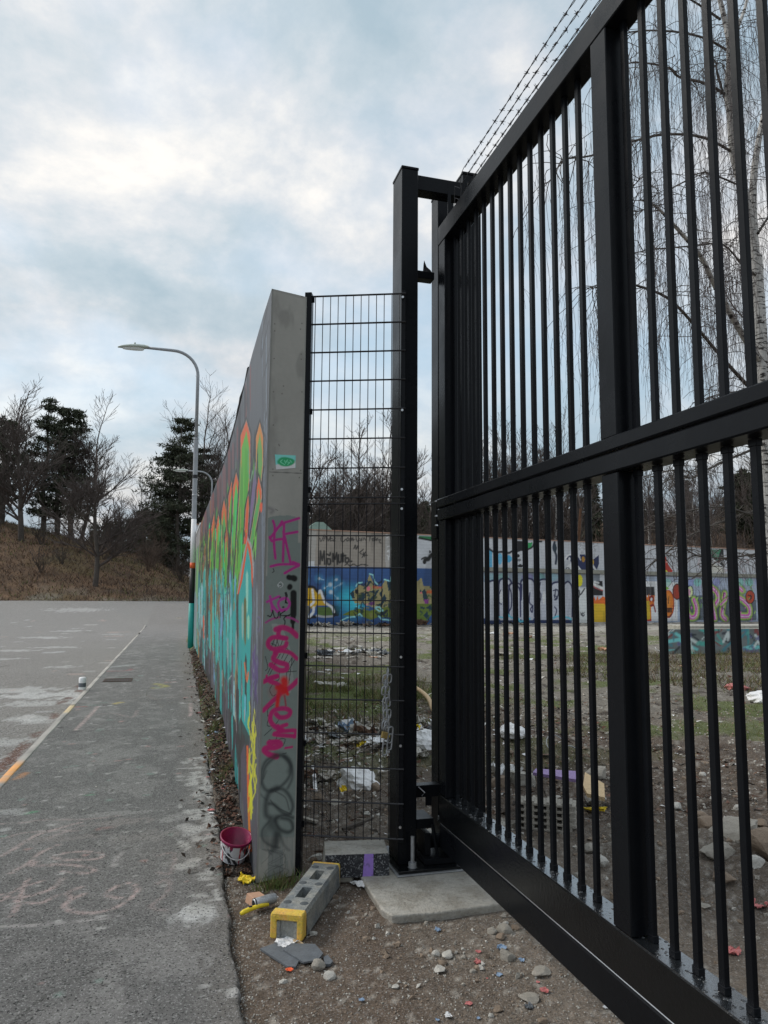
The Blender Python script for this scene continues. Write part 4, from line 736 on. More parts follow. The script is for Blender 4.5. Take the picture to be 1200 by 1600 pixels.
NB = (30, 38, 72)
fp(F2, [(775, 290), (820, 255), (880, 260), (930, 330), (1000, 400), (960, 412), (900, 400), (840, 330), (820, 300)], NB); fs(F2, [(775, 300), (815, 255), (880, 258)], .12, (226, 228, 230)); fp(F2, [(905, 255), (945, 250), (1000, 310), (1065, 260), (1070, 330), (1040, 412), (960, 412), (920, 330)], NB); fe(F2, 935, 295, 14, 26, (150, 110, 40)); fe(F2, 1015, 320, 10, 26, (186, 150, 50))
fp(F2, [(780, 390), (800, 345), (830, 330), (890, 345), (930, 400), (890, 412), (790, 410)], (220, 222, 226)); fe(F2, 803, 380, 18, 18, (26, 28, 40)); fe(F2, 803, 380, 11, 11, (220, 222, 226)); fe(F2, 805, 382, 4, 6, (26, 28, 40)); fe(F2, 815, 290, 10, 12, (210, 214, 220)); fs(F2, [(1010, 340), (1050, 400)], .16, (210, 212, 216)); fe(F2, 870, 370, 24, 20, NB)
for k in range(22): x, y = r_.uniform(875, 1060), r_.uniform(150, 245); fs(F2, [(x, y), (x+r_.uniform(-20, 20), y+r_.uniform(-16, 16)), (x+r_.uniform(-20, 20), y+r_.uniform(-16, 16))], .05, (130, 130, 132), .8)
# right panels
fp(F3, [(105, 420), (1300, 440), (1300, 830), (105, 830)], (150, 160, 176)); fp(F3, [(105, 480), (430, 490), (430, 820), (105, 820)], (198, 200, 200)); fp(F3, [(-100, 525), (230, 530), (235, 600), (-100, 600)], (30, 30, 32))
for k in range(10): x = 130+k*11; fs(F3, [(x, 530), (x+3, 600)], .06, r_.choice([(90, 90, 90), (20, 20, 22), (60, 60, 64)]), .9, 1)
fp(F3, [(-60, 640), (-60, 810), (205, 822), (210, 700), (230, 690), (235, 600), (200, 600), (195, 620), (185, 590), (172, 620), (160, 590), (135, 600)], (214, 104, 36)); fp(F3, [(-60, 650), (190, 650), (200, 800), (160, 815), (-60, 800)], (186, 156, 38)); fs(F3, [(140, 800), (170, 815), (205, 812)], .12, (170, 50, 30))
fs(F3, [(195, 650), (192, 620), (215, 612), (222, 650)], .14, (120, 20, 30)); fe(F3, 207, 635, 9, 13, (232, 225, 226)); fs(F3, [(200, 690), (225, 685), (240, 740)], .12, (120, 20, 30)); fp(F3, [(205, 700), (225, 700), (240, 800), (205, 815)], (226, 222, 222))
fe(F3, 348, 675, 55, 122, (150, 50, 30)); fe(F3, 346, 675, 48, 114, (222, 112, 36)); fe(F3, 345, 660, 26, 70, (228, 130, 50), .6); fp(F3, [(295, 525), (330, 520), (360, 545), (320, 560), (298, 560)], (120, 170, 60))
for k in range(10): x = 315+k*7; fs(F3, [(x, 710), (x+r_.uniform(-5, 5), 745)], .08, (30, 16, 12), .9, 1)
for p in ([(310, 712), (390, 715)], [(320, 760), (350, 785), (380, 760)], [(330, 600), (340, 640)], [(355, 610), (350, 670)]): fs(F3, p, .07, (60, 26, 16), .9)
fe(F3, 425, 570, 40, 70, (60, 24, 20)); fe(F3, 425, 570, 33, 60, (150, 54, 36)); fe(F3, 490, 570, 22, 60, (150, 54, 36)); fe(F3, 535, 570, 30, 58, (40, 44, 40)); fe(F3, 537, 572, 22, 48, (190, 205, 150)); fe(F3, 530, 575, 12, 30, (226, 150, 170))
def letter(pts, w, F=F3):
    fs(F, pts, w*1.75, (38, 34, 40)); fs(F, pts, w*1.3, (160, 200, 84)); fs(F, pts, w*.75, (190, 70, 165)); fs(F, [(a+5, b+2) for a, b in pts], w*.2, (225, 215, 190), .8)
fp(F3, [(485, 640), (520, 620), (620, 600), (840, 600), (1100, 640), (1100, 815), (485, 815)], (40, 52, 56), .75)
letter([(500, 665), (510, 740), (545, 790), (585, 770), (590, 700), (570, 640)], .42); letter([(700, 800), (690, 700), (690, 590), (720, 540), (765, 580), (775, 640), (745, 690)], .42); letter([(720, 660), (740, 740), (750, 800)], .36); letter([(830, 590), (815, 700), (810, 770), (840, 805)], .42); letter([(840, 640), (800, 680)], .25)
letter([(980, 560), (940, 530), (925, 600), (985, 640), (1040, 700), (1040, 770), (990, 780), (935, 770)], .42); letter([(1180, 520), (1150, 600), (1200, 640), (1220, 720), (1160, 790)], .4); fe(F3, 1048, 615, 42, 60, (40, 20, 18)); fe(F3, 1048, 615, 35, 52, (170, 66, 40)); fs(F3, [(1030, 600), (1060, 610), (1045, 640)], .08, (30, 16, 14)); fs(F3, [(1070, 560), (1050, 530), (1065, 515)], .08, (120, 160, 60)); letter([(1260, 540), (1300, 700), (1260, 800)], .4); letter([(1360, 800), (1370, 560), (1430, 640), (1450, 800)], .4)
for k in range(60): x, y = r_.uniform(490, 1300), r_.uniform(560, 810); fs(F3, [(x, y), (x+r_.uniform(-14, 14), y+r_.uniform(-28, 28))], r_.uniform(.05, .14), r_.choice([(40, 40, 44), (150, 190, 90), (196, 90, 170), (110, 160, 90), (60, 80, 60)]), .85, 1)
for x, c_ in ((340, (110, 180, 160)), (540, (120, 130, 190)), (600, (100, 190, 170)), (760, (120, 120, 180)), (960, (110, 190, 170)), (1040, (100, 200, 170)), (1120, (130, 140, 180))): fe(F3, x, 490, 34, 34, c_, .55)
# upper right band
fp(F3, [(285, 240), (300, 255), (330, 275), (350, 340), (390, 395), (370, 420), (290, 420)], (170, 50, 36)); fp(F3, [(290, 330), (310, 310), (325, 380), (320, 415), (290, 415)], (214, 150, 40)); fe(F3, 335, 315, 8, 12, (214, 140, 130)); fe(F3, 315, 400, 28, 16, (226, 200, 60)); fp(F3, [(675, 210), (820, 210), (828, 370), (780, 355), (740, 300)], (26, 30, 30)); fp(F3, [(700, 210), (800, 210), (770, 300), (730, 270)], (60, 120, 90)); fs(F3, [(675, 215), (740, 300), (828, 372)], .1, (220, 222, 222)); fs(F3, [(720, 210), (745, 290)], .1, (30, 40, 36)); fs(F3, [(780, 340), (810, 300), (822, 330)], .07, (150, 150, 150))
for k in range(120): x, y = r_.uniform(110, 1300), r_.uniform(200, 420); fs(F3, [(x, y), (x+r_.uniform(-30, 30), y+r_.uniform(-22, 22)), (x+r_.uniform(-30, 30), y+r_.uniform(-22, 22))], .05, r_.choice([(120, 120, 122), (140, 140, 142), (90, 90, 96), (150, 120, 120)]), .75)
fp(F3, [(680, 300), (828, 375), (828, 410), (690, 410)], (186, 182, 170), .8)
for F, x0, x1 in ((F2, -40, 1080), (F3, 100, 2600)): fp(F, [(x0, 385 if F is F2 else 418), (x1, 412 if F is F2 else 455), (x1, 425 if F is F2 else 470), (x0, 402 if F is F2 else 440)], (104, 104, 108), .9)
# block courses, grime blotches and streaks, darker towards the foot
fw.c *= (1-.10*((VV % .2) < .05)-.05*(((UU+.2*((VV/.2).astype(int) % 2)) % .4) < .05))[..., None]
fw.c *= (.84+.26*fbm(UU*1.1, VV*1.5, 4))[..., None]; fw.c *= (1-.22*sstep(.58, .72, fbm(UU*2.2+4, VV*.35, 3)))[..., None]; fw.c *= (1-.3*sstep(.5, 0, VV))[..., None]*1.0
root = empty('boundary_wall', 'long block wall at the back of the yard covered in coloured murals and tags', 'wall')
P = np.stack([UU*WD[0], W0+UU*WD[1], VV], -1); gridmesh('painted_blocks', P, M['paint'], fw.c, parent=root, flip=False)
mb = MB()
def wseg(u0, u1, f_, b_, z0, z1):
    n = np.array([-WD[1], WD[0]]); o = np.array([0, W0]); pts = [o+WD*u0+n*f_, o+WD*u1+n*f_, o+WD*u1+n*b_, o+WD*u0+n*b_]; mb.prism([(*p, z0) for p in pts], [(*p, z1) for p in pts])
wseg(1, 66, .01, .3, 0, 5.65); mb.build('wall_body', M['conc'], root)
mb = MB(); wseg(18.4, 66, -.16, -.003, 3.46, 3.72); mb.build('ledge', M['conc'], root)
mb = MB(); wseg(1, 66, -.05, .34, 5.665, 5.72); mb.build('coping', mat('brick_coping', A(150, 120, 104), .8, .2, 2, .2, 20), root)
# low painted block wall in the right of the yard
us = np.linspace(0, 16, 320); zs = np.linspace(0, .78, 30); lb = Canvas(us, zs, A(98, 104, 104)); V_, U_ = np.meshgrid(zs, us, indexing='ij'); lb.c *= (.5+1.0*fbm(U_*2, V_*3, 4))[..., None]
for k in range(150): x, y = r_.uniform(0, 16), r_.uniform(0, .78); lb.stroke(smooth_path([(x, y), (x+r_.uniform(-.4, .4), y+r_.uniform(-.3, .3)), (x+r_.uniform(-.5, .5), y+r_.uniform(-.3, .3))]), r_.uniform(.03, .12), A(*r_.choice([(110, 190, 190), (60, 120, 130), (30, 36, 44), (120, 50, 50), (90, 90, 130), (190, 200, 196), (70, 150, 140), (50, 50, 60)])), .85, .3)
for x in (4.2, 9.0): 
    for q in (.3, .2, .1): lb.stroke(smooth_path([(x-q, .3), (x, .3+q), (x+q, .35), (x, .4-q*.6)]), .04, A(190, 196, 204), .9)
p0 = G(1040, 1022); root = empty('low_wall', 'low concrete block wall with blue and dark graffiti at the right of the yard', 'wall', (p0[0], 20.1, 0), .02)
gridmesh('painted_side', np.stack([U_, U_*0-.004, V_], -1), M['paint'], lb.c, parent=root); mb = MB(); mb.box(0, 16, 0, .4, 0, .78, .01); mb.build('wall_body', M['conc'], root)
mb = MB(); p0 = G(985, 985, .4); mb.box(0, 20, 0, 1.6, 0, .62, .03); o = mb.build('concrete_ledge', M['slab'], None, label='long pale concrete ledge behind the low painted wall', category='ledge'); o.location = (21.0, 26.5, 0)
# ================================================================== SLIDING GATE
gate = empty('sliding_gate', 'tall black steel sliding gate with square bars and barbed wire on top', 'gate', (1.7, 2.6, 0))
GX0, GX1 = 0.0, .12
Y0, Y1 = -3.6, 2.03         # gate frame, local (base at y 2.6)
def part(name, fn, mt, parent, **k):
    mb = MB(); fn(mb); return mb.build(name, mt, parent, **k)
part('bottom_beam', lambda m: m.box(GX0, GX1, Y0, Y1, .302, .4765, .004), M['black_wet'], gate)
film = mat('water_film_on_black_paint', (.012, .014, .016), .06, .2, 12, .25, 40, rvar=.05, spec=1.0, coat=1.0); film.node_tree.nodes['Principled BSDF'].inputs['IOR'].default_value = 1.9
part('wet_top', lambda m: m.box(GX0+.003, GX1-.003, Y0+.003, Y1-.003, .4768, .4784), film, gate)
def lower(m):
    m.box(GX0+.002, GX1-.002, Y0-.6, Y1-.002, .142, .292, .006); m.box(GX0+.014, GX1-.014, Y0, Y1-.01, .290, .304)
part('lower_rail', lower, M['black'], gate)
part('crease_highlight', lambda m: m.tube([(GX0+.009, Y0, .297), (GX0+.009, Y1-.01, .297)], .0035, 6), M['bolt'], gate)  # bright steel line stands in for the highlight along the crease
part('top_rail', lambda m: m.box(GX0, GX1, Y0, Y1+.01, 4.222, 4.36, .005), M['black'], gate)
def mid(m): m.box(GX0-.012, GX1-.02, Y0, Y1+.012, 2.350, 2.408, .006)
part('middle_rail', mid, M['black'], gate)
part('middle_rail', lambda m: m.box(GX0-.008, GX1-.0, Y0, Y1+.010, 2.262, 2.342, .006), M['black'], gate)
for y in (1.91, -.06, -2.0, -3.6):
    part('stile', lambda m: m.box(GX0+.0015, GX1-.0015, y, y+.12, .480, 2.260, .004), M['black'], gate); part('stile', lambda m: m.box(GX0+.0015, GX1-.0015, y, y+.12, 2.410, 4.220, .004), M['black'], gate)
mb = MB(); mb.box(-.010, .010, -.0155, .0155, .48, 2.261, .002); mb.box(-.013, .013, -.0185, .0185, .4785, .505, .002); mb.box(-.013, .013, -.0185, .0185, 2.235, 2.2605, .002)
b_lo = mb.build('bar', M['black'], gate); mb = MB(); mb.box(-.010, .010, -.0155, .0155, 2.409, 4.2215, .002); b_up = mb.build('bar', M['black'], gate)
yb = [.277+.1235*k for k in range(14)]+[-.0995-.1235*k for k in range(14)]+[-2.1-.1235*k for k in range(11)]
for k, y in enumerate(yb):
    for src_ in (b_lo, b_up):
        o = src_ if k == 0 else src_.copy()
        if k: COL.objects.link(o); o.parent = gate
        o.location = (.068, y, 0)
# puddled rain drops sit on the beam: small beads
mb = MB()
for i in range(240):
    x, y = r_.uniform(.006, .114), r_.uniform(-2.5, 2.0); s_ = r_.uniform(.003, .008)
    mb.lathe([(s_*1.3, 0), (s_, s_*.35), (s_*.5, s_*.5), (.0001, s_*.55)], (x, y, .478), 7)
mb.build('rain_drops', mat('water_drops', (.03, .032, .034), .05, 0, 5, 0, coat=.8), gate, smooth=True, kind='stuff')
# screws under the middle rail
for y in (1.87, 1.2, .5, .075, -.11): mb = MB(); mb.lathe([(.0, 0), (.011, 0), (.011, .010), (.006, .014), (0, .014)], (.03, y, 2.408), 8); mb.build('screw', M['black'], gate)
# barbed wire strands on brackets
for zz, dx_ in ((4.46, .06), (4.545, .06), (4.63, .06)):
    mb = MB(); L = []; R2 = []
    yy = np.arange(Y0, 1.72, .035)
    for k, y in enumerate(yy):
        sg = .012*math.sin(y*2.1+zz*7); a = k*1.1
        L.append((dx_+.003*math.cos(a), y, zz+sg+.003*math.sin(a))); R2.append((dx_-.003*math.cos(a), y, zz+sg-.003*math.sin(a)))
    end = [(dx_, 1.74, zz-.02), (dx_+.01, 1.79, zz-.10), (dx_-.01, 1.84, zz-.06), (dx_+.01, 1.9, zz-.15)]
    mb.tube(L+end, .0022, 4); mb.tube(R2, .0022, 4)
    for k in range(2, len(yy), 3):
        y = yy[k]; z = L[k][2]; x = dx_
        for q in range(2):
            a = r_.uniform(0, 3.14); d = (math.cos(a)*.018, r_.uniform(-.006, .006), math.sin(a)*.018); mb.tube([(x-d[0], y-d[1]+q*.006, z-d[2]), (x+d[0], y+d[1]+q*.006, z+d[2])], .0015, 3)
        mb.tube([(x, y-.006, z), (x, y+.01, z)], .0055, 5)
    mb.build('barbed_strand', M['wire'], gate)
for y in (-3.5, -1.6, 1.97): part('wire_bracket', lambda m: m.box(.048, .072, y-.003, y+.003, 4.36, 4.66), M['black'], gate)
# ================================================================== GATE POSTS
def post(name, label, x0, x1, y0, y1, z0, z1, plate=True):
    cx, cy = (x0+x1)/2, (y0+y1)/2; t = empty(name, label, 'gate post', (cx, cy, 0)); hx, hy = (x1-x0)/2, (y1-y0)/2
    part('shaft', lambda m: m.box(-hx, hx, -hy, hy, z0, z1-.02, .004), M['black'], t)
    part('cap', lambda m: m.box(-hx-.004, hx+.004, -hy-.004, hy+.004, z1-.0195, z1, .003), M['black'], t)
    return t
gp = post('gate_post', 'thick black square steel post with flat cap between mesh panel and gate', 1.425, 1.545, 4.62, 4.84, .065, 4.775)
part('base_plate', lambda m: m.box(-.09, .42, -.22, .26, .046, .064, .003), M['black_wet'], gp)
part('sole_plate', lambda m: m.box(-.105, .45, -.235, .26, .036, .0455, .002), M['galv'], gp)
for x, y in ((.015, -.165), (.33, -.14), (.33, .2)):
    part('anchor_bolt', lambda m: (m.lathe([(0, .185), (.012, .185), (.012, .03), (.026, .03), (.026, 0), (.030, 0)], (x, y, .065), 12)), M['galv'], gp)
part('crossbar', lambda m: m.box(.062, .43, -.075, .03, 4.635, 4.745, .003), M['black'], gp)
part('catch_arm', lambda m: (m.box(.062, .21, -.03, .05, 4.0, 4.055, .003), m.prism([(.13, -.01, 4.055), (.15, -.01, 4.055), (.20, -.01, 4.055), (.19, -.01, 4.075)], [(.145, .02, 4.13), (.15, .02, 4.16), (.165, .02, 4.10), (.18, .02, 4.085)])), M['black'], gp)
part('lower_catch', lambda m: (m.box(.062, .25, -.03, .05, .445, .52, .003), m.box(.15, .19, -.028, -.02, .39, .446)), M['black'], gp)
part('catch_reflection', lambda m: (m.tube([(.095, -.036, .515), (.14, -.036, .475), (.12, -.036, .455)], .0035, 5)), M['bolt'], gp)  # bright bent rod stands in for the chevron reflection on the catch
part('roller_carriage', lambda m: (m.box(.10, .34, -.16, .2, .065, .10, .003), m.box(.12, .16, -.10, .16, .10, .24, .003), m.box(.29, .33, -.10, .16, .10, .24, .003), m.tube([(.16, -.03, .17), (.29, -.03, .17)], .045, 12), m.box(.062, .18, -.1, .1, .27, .33, .003), m.tube([(.20, -.12, .10), (.16, -.13, .30)], .012, 6)), M['black'], gp)
rp = post('guide_post', 'black square guide post with cap behind the end of the gate', 1.91, 2.05, 4.68, 4.83, .065, 4.85)
rp2 = post('stop_post', 'black square post behind the guide post seen past the gate end', 1.865, 2.0, 5.09, 5.24, .0, 4.92)
part('guide_bracket', lambda m: (m.box(-.09, -.068, -.10, .02, 2.18, 2.46, .003)), M['black'], rp2)
for zz in (2.27, 2.34, 2.45): part('bolt', lambda m: m.lathe([(0, .01), (.012, .01), (.014, 0)], (-.095, -.11, zz), 8), M['bolt'], rp2)
# concrete footing
mb = MB(); fo = [(1.165, 4.10), (1.20, 4.00), (1.45, 3.975), (1.86, 3.99), (2.3, 4.0), (2.35, 5.4), (1.56, 5.35), (1.50, 4.72), (1.17, 4.6)]
mb.prism([(x*1.0+(.02 if x < 1.3 else 0), y+(.02 if y < 4.2 else 0), -.08) for x, y in fo], [(x, y, .034) for x, y in fo])
o = mb.build('concrete_footing', M['slab'], None, label='pale concrete footing slab under the black gate posts', category='footing')
bm_ = o.modifiers.new('bev', 'BEVEL'); bm_.width = .012; bm_.segments = 3
# ================================================================== MESH FENCE PANEL
a0 = np.array([.845, 4.845]); a1 = np.array([1.452, 4.604]); LEN = float(np.hypot(*(a1-a0))); ang = math.atan2(a1[1]-a0[1], a1[0]-a0[0])
fp_ = empty('mesh_fence_panel', 'black welded wire mesh fence panel between concrete wall end and gate post', 'fence', (a0[0], a0[1], 0), ang)
def part2(name, fn, mt): return part(name, fn, mt, fp_)
part2('edge_strip', lambda m: m.box(-.042, .006, -.06, .01, .0, 3.835, .003), M['black'])
for nm, zb, n in (('upper', 2.372+.035, 7), ('lower', .225, 10)):
    ch = .2025 if nm == 'upper' else .214
    def hz(m):
        for k in range(n+1):
            z = zb+k*ch
            for q in (-.006, .006): m.tube([(-.01, q-.004, z), (LEN-.0, q-.004, z)], .0042, 5)
    part2('horizontal_wires', hz, M['wire'])
    def vt(m):
        for k in range(12): x = .022+k*.0535; m.tube([(x, -.004, zb-.012), (x, -.004, zb+n*ch+.006)], .0028, 4)
    part2('vertical_wires', vt, M['wire'])
for z in (3.795, 3.0, 2.46, 2.33, 1.36, .80, .30): part2('clamp', lambda m: m.box(-.026, .018, -.022, -.012, z-.02, z+.02, .002), M['black'])
for z in (3.795, 3.0, 2.46, 2.33, 1.36, .80, .30):
    for x in (-.004, LEN-.02):
        part2('bolt', lambda m: m.tube([(x, -.032 if x < .1 else -.02, z), (x, -.022 if x < .1 else -.008, z)], .0085, 8), M['bolt'])
part2('post_strip', lambda m: m.box(LEN-.030, LEN-.002, .001, .009, .2, 3.85, .002), M['black'])
# loose fine netting behind the lower left corner
net = MB()
for k in range(26):
    t = k/26; net.tube([(.0, .03+t*.06, .95-.03*k), (.05+.10*t, .10+t*.1, .9-.031*k), (.11+.05*t, .2, .83-.030*k)], .0012, 3)
for k in range(7): t = k/6; net.tube([(.01+.10*t, .05+.1*t, .95-.05*t), (.02+.15*t, .07+.14*t, .05)], .0012, 3)
o = net.build('torn_netting', M['wire'], None, label='torn fine black netting hanging behind lower corner of mesh panel', category='netting'); o.location = (a0[0]+.0, a0[1]+.01, 0); o.rotation_euler = (0, 0, ang)
# chain and padlock
def link(mb, c, L, W, r, ax, tilt=0):
    pts = []
    for k in range(17):
        t = 2*math.pi*k/16; u = W/2*math.cos(t); v = (L-W)/2*(1 if math.sin(t) > 0 else -1)*(abs(math.sin(t)) > .01)+W/2*math.sin(t)
        pts.append((c[0]+u*math.cos(ax)+tilt*v, c[1]+u*math.sin(ax), c[2]+v))
    mb.tube(pts, r, 6, cap=False)
ch = empty('lock_chain', 'galvanised chain hanging on the mesh panel beside the black post', 'chain', (1.345, 4.62, 1.28))
z = -.02
for k in range(10):
    mb = MB(); link(mb, (.0+.008*math.sin(k*1.9), -.012 if k % 2 else 0, z), .056, .032, .0055, .3 if k % 2 else 1.5, .1*math.sin(k)); mb.build('chain_link', M['galv'], ch, smooth=True); z -= .037
for k in range(9):
    mb = MB(); link(mb, (-.022+.006*math.sin(k*2.3), .004 if k % 2 else -.012, -.06-.036*k), .054, .030, .0052, 1.4 if k % 2 else .2, .1); mb.build('chain_link', M['galv'], ch, smooth=True)
for dx_, dz in ((.012, -.455), (-.018, -.485), (.016, -.41)):
    mb = MB(); link(mb, (dx_, -.014, dz), .10, .034, .0056, .25, .08); mb.build('chain_link', M['galv'], ch, smooth=True)
pl = empty('padlock', 'small brass padlock closed round the chain on the mesh panel', 'padlock', (1.327, 4.60, .90))
part('lock_body', lambda m: m.box(-.022, .022, -.009, .009, -.05, -.008, .004), M['brass'], pl); mb = MB(); mb.tube([(-.014, 0, -.008)]+[(.014*-math.cos(t), 0, .018+.014*math.sin(t)) for t in np.linspace(0, math.pi, 8)]+[(.014, 0, -.008)], .0035, 6); mb.build('shackle', M['galv'], pl, smooth=True); pl.rotation_euler = (0, .25, .1)
# ================================================================== STREET LAMPS
def lamp(x, y, label, painted, zb, grp=None):
    t = empty('street_lamp', label, 'street lamp', (x, y, zb), 0, 'curved street lamps along the pavement')
    mb = MB(); mb.tube([(0, 0, 2.6), (0, 0, 6.9)], [.082, .078], 14, cap=False); mb.tube([(0, 0, 4.95), (0, 0, 5.03)], .082, 12); mb.build('lower_pole', M['galvpole'], t, smooth=True)
    mb = MB(); arc = [(0, 0, 6.9), (0, 0, 9.08)]+[(-.82*(1-math.cos(a)), 0, 9.08+.80*math.sin(a)) for a in np.linspace(.15, math.pi/2, 9)]+[(-1.75, 0, 9.90)]
    mb.tube(arc, [.055]*2+[.052]*9+[.045], 12); mb.tube([(0, 0, 6.87), (0, 0, 6.93)], .08, 12); mb.build('upper_arm', M['galvpole'], t, smooth=True)
    mb = MB(); mb.tube([(0, 0, 5.56), (0, 0, 5.68)], .086, 12); mb.build('band', M['blackpaint'], t)
    mb = MB(); pts = []; 
    for k, (xx, w_, h_) in enumerate([(-1.62, .10, .07), (-1.75, .13, .10), (-1.95, .17, .11), (-2.2, .17, .10), (-2.45, .11, .06), (-2.58, .03, .02)]):
        ring = [(xx, w_*math.cos(a), 9.90-.012*k+(h_ if math.sin(a) > 0 else .02)*math.sin(a)) for a in np.linspace(0, 2*math.pi, 17)[:-1]]
        pts.append(ring)
    i0 = len(mb.v)
    for rg in pts: mb.v += rg
    for k in range(5):
        for q in range(16): mb.f.append((i0+k*16+q, i0+k*16+(q+1) % 16, i0+(k+1)*16+(q+1) % 16, i0+(k+1)*16+q)); mb.m.append(0)
    mb.f.append(tuple(range(i0, i0+16))); mb.m.append(0); mb.lathe([(.03, 0), (.03, .04), (0, .045)], (-2.05, 0, 10.0), 8); h = mb.build('lamp_head', M['lampgrey'], t, smooth=True)
    mb = MB(); c = [(-2.1+.36*math.cos(a), .12*math.sin(a)) for a in np.linspace(0, 2*math.pi, 17)[:-1]]; mb.prism([(a*.9-.21, b_*.7, 9.79) for a, b_ in c], [(a, b_, 9.862) for a, b_ in c]); mb.build('lamp_glass', M['glass'], h, smooth=False)
    if painted:
        def seg(nm, z0, z1, mt, r=.09): mb = MB(); mb.tube([(0, 0, z0), (0, 0, z1)], r, 14); mb.build(nm, mt, t, smooth=True)
        seg('white_painted_section', 2.62, 4.2, M['white'], .0865); seg('orange_ring', 2.58, 2.76, M['orange'], .0895); seg('black_painted_section', 1.42, 2.58, M['blackpaint'], .091); seg('teal_painted_section', 0, 1.44, M['teal'], .092); 
    else: mb = MB(); mb.tube([(0, 0, 0), (0, 0, 2.62)], .082, 12); mb.build('pole_base', M['galvpole'], t, smooth=True)
    return t
p = G(296, 1012, .05); lp_ = lamp(p[0]+.03, p[1], 'tall curved street lamp with teal, black and orange painted foot beside graffiti wall', True, .04); lp_.rotation_euler = (0, -.010, 0)
lamp(2.15, 50.5, 'second smaller looking street lamp further along behind the graffiti wall', False, .2)
# ================================================================== FENCE FEET
t = empty('fence_foot', 'long grey recycled plastic fence foot with yellow ends lying on the dirt', 'fence foot', (.80, 4.30, 0)); t.rotation_euler = (0, 0, math.atan2(4.585-3.97, .94-.625)-math.pi/2)
t.scale = (.93, .93, .93); HL, HW, HT = .36, .080, .132
import bmesh
def foot_mesh():
    mb = MB(); xs_ = [-HW, -.030, .030, HW]; ys_ = [-HL, -.195, -.045, .085, .235, HL]     # top with two slots
    top = .132
    for i in range(3):
        for j in range(5):
            if i == 1 and j in (1, 3):
                x0, x1, y0, y1 = xs_[1], xs_[2], ys_[j], ys_[j+1]
                mb.quad((x0, y0, top), (x0, y0, .05), (x1, y0, .05), (x1, y0, top)); mb.quad((x1, y1, top), (x1, y1, .05), (x0, y1, .05), (x0, y1, top)); mb.quad((x0, y1, top), (x0, y1, .05), (x0, y0, .05), (x0, y0, top)); mb.quad((x1, y0, top), (x1, y0, .05), (x1, y1, .05), (x1, y1, top)); mb.quad((x0, y0, .05), (x0, y1, .05), (x1, y1, .05), (x1, y0, .05)); continue
            mb.quad((xs_[i], ys_[j], top), (xs_[i+1], ys_[j], top), (xs_[i+1], ys_[j+1], top), (xs_[i], ys_[j+1], top))
    b = .012
    for sx in (-1, 1):
        x = sx*HW; xo = sx*(HW+b)
        a = [(x, -HL, top), (x, HL, top), (xo, HL, top-.02), (xo, -HL, top-.02)]; c = [(xo, -HL, top-.02), (xo, HL, top-.02), (xo+sx*.006, HL, 0), (xo+sx*.006, -HL, 0)]
        if sx < 0: a, c = a[::-1], c[::-1]
        mb.quad(*a[::-1]); mb.quad(*c[::-1])
    for y in (-HL, HL): mb.quad((-HW-.015, y, 0), (HW+.015, y, 0), (HW, y, top), (-HW, y, top))
    return mb
foot_mesh().build('foot_body', M['rubber'], t)
DK = mat('socket_shade_dark', A(66, 70, 72), .7, .3, 14, .2, 60)
for x, y in ((-.05, -.27), (.05, -.27), (-.05, .02), (.05, .02), (-.05, .29), (.05, .29)): mb = MB(); mb.lathe([(0, 0), (.023, 0), (.026, -.002)], (x, y, .1335), 18); mb.build('socket_shade_disc', DK, t, smooth=True)  # flat discs; the sockets' inner shade is put into their dark colour
mb = MB()
for x in (-.03, .03): pass
def ucap(y0, y1):
    mb = MB(); W_ = HW+.014
    mb.box(-W_, -W_+.035, y0, y1, 0, .128, .006); mb.box(W_-.035, W_, y0, y1, 0, .128, .006); mb.box(-W_+.002, W_-.002, y0+.001, y1-.001, .098, .1365, .006); return mb
ucap(-HL-.075, -HL-.002).build('yellow_end', M['yellow'], t); ucap(HL+.002, HL+.02).build('yellow_end', M['yellow'], t)
mb = MB(); mb.box(-HW+.02, HW-.02, -HL-.055, -HL-.001, .0, .097); mb.box(-HW+.022, -HW+.04, -HL-.068, -HL-.05, 0, .09); mb.box(HW-.04, HW-.022, -HL-.068, -HL-.05, 0, .09); mb.build('end_recess', M['rubber'], t)
# black sprayed block
t = empty('fence_foot', 'short concrete fence foot sprayed black with purple patch beside the gate post', 'fence foot', (1.165, 4.70, 0), -.16)
mb = MB(); mb.prism([(-.20, -.115, .045), (.205, -.115, .045), (.215, .13, .045), (-.205, .13, .045)], [(-.195, -.115, .168), (.195, -.115, .168), (.195, .125, .172), (-.195, .125, .172)])
mb.box(-.19, -.02, -.10, .12, -.01, .0445, .01); mb.box(.10, .20, -.10, .12, -.01, .0445, .02)
o = mb.build('foot_body', M['slab'], t); bb = o.modifiers.new('b', 'BEVEL'); bb.width = .010; bb.segments = 2
bf = Canvas(np.linspace(-.198, .20, 200), np.linspace(.03, .166, 70), A(30, 31, 36)); VV, UU = np.meshgrid(bf.V, bf.U, indexing='ij')
f = sstep(.60, .68, fbm(UU*140, VV*140, 3)); bf.c = bf.c+(np.array(A(120, 122, 124))-bf.c)*(f*.8)[..., None]
bf.poly([(.035, .03), (.10, .03), (.10, .17), (.045, .17)], A(134, 106, 178), .95); bf.poly([(.05, .0), (.08, .0), (.09, .04), (.04, .04)], A(134, 106, 178), .8)
f = sstep(.6, .72, fbm(UU*30, VV*30, 3)); bf.c = bf.c+(np.array(A(60, 62, 66))-bf.c)*(f*.4)[..., None]
gridmesh('sprayed_front', np.stack([UU, -.1185+0*UU, VV], -1), M['paint'], bf.c, parent=t)
mb = MB(); mb.prism([(-.208, -.116, .05), (-.208, .12, .05), (-.207, .12, .05), (-.207, -.116, .05)], [(-.199, -.11, .16), (-.199, .12, .16), (-.198, .12, .16), (-.198, -.11, .16)])
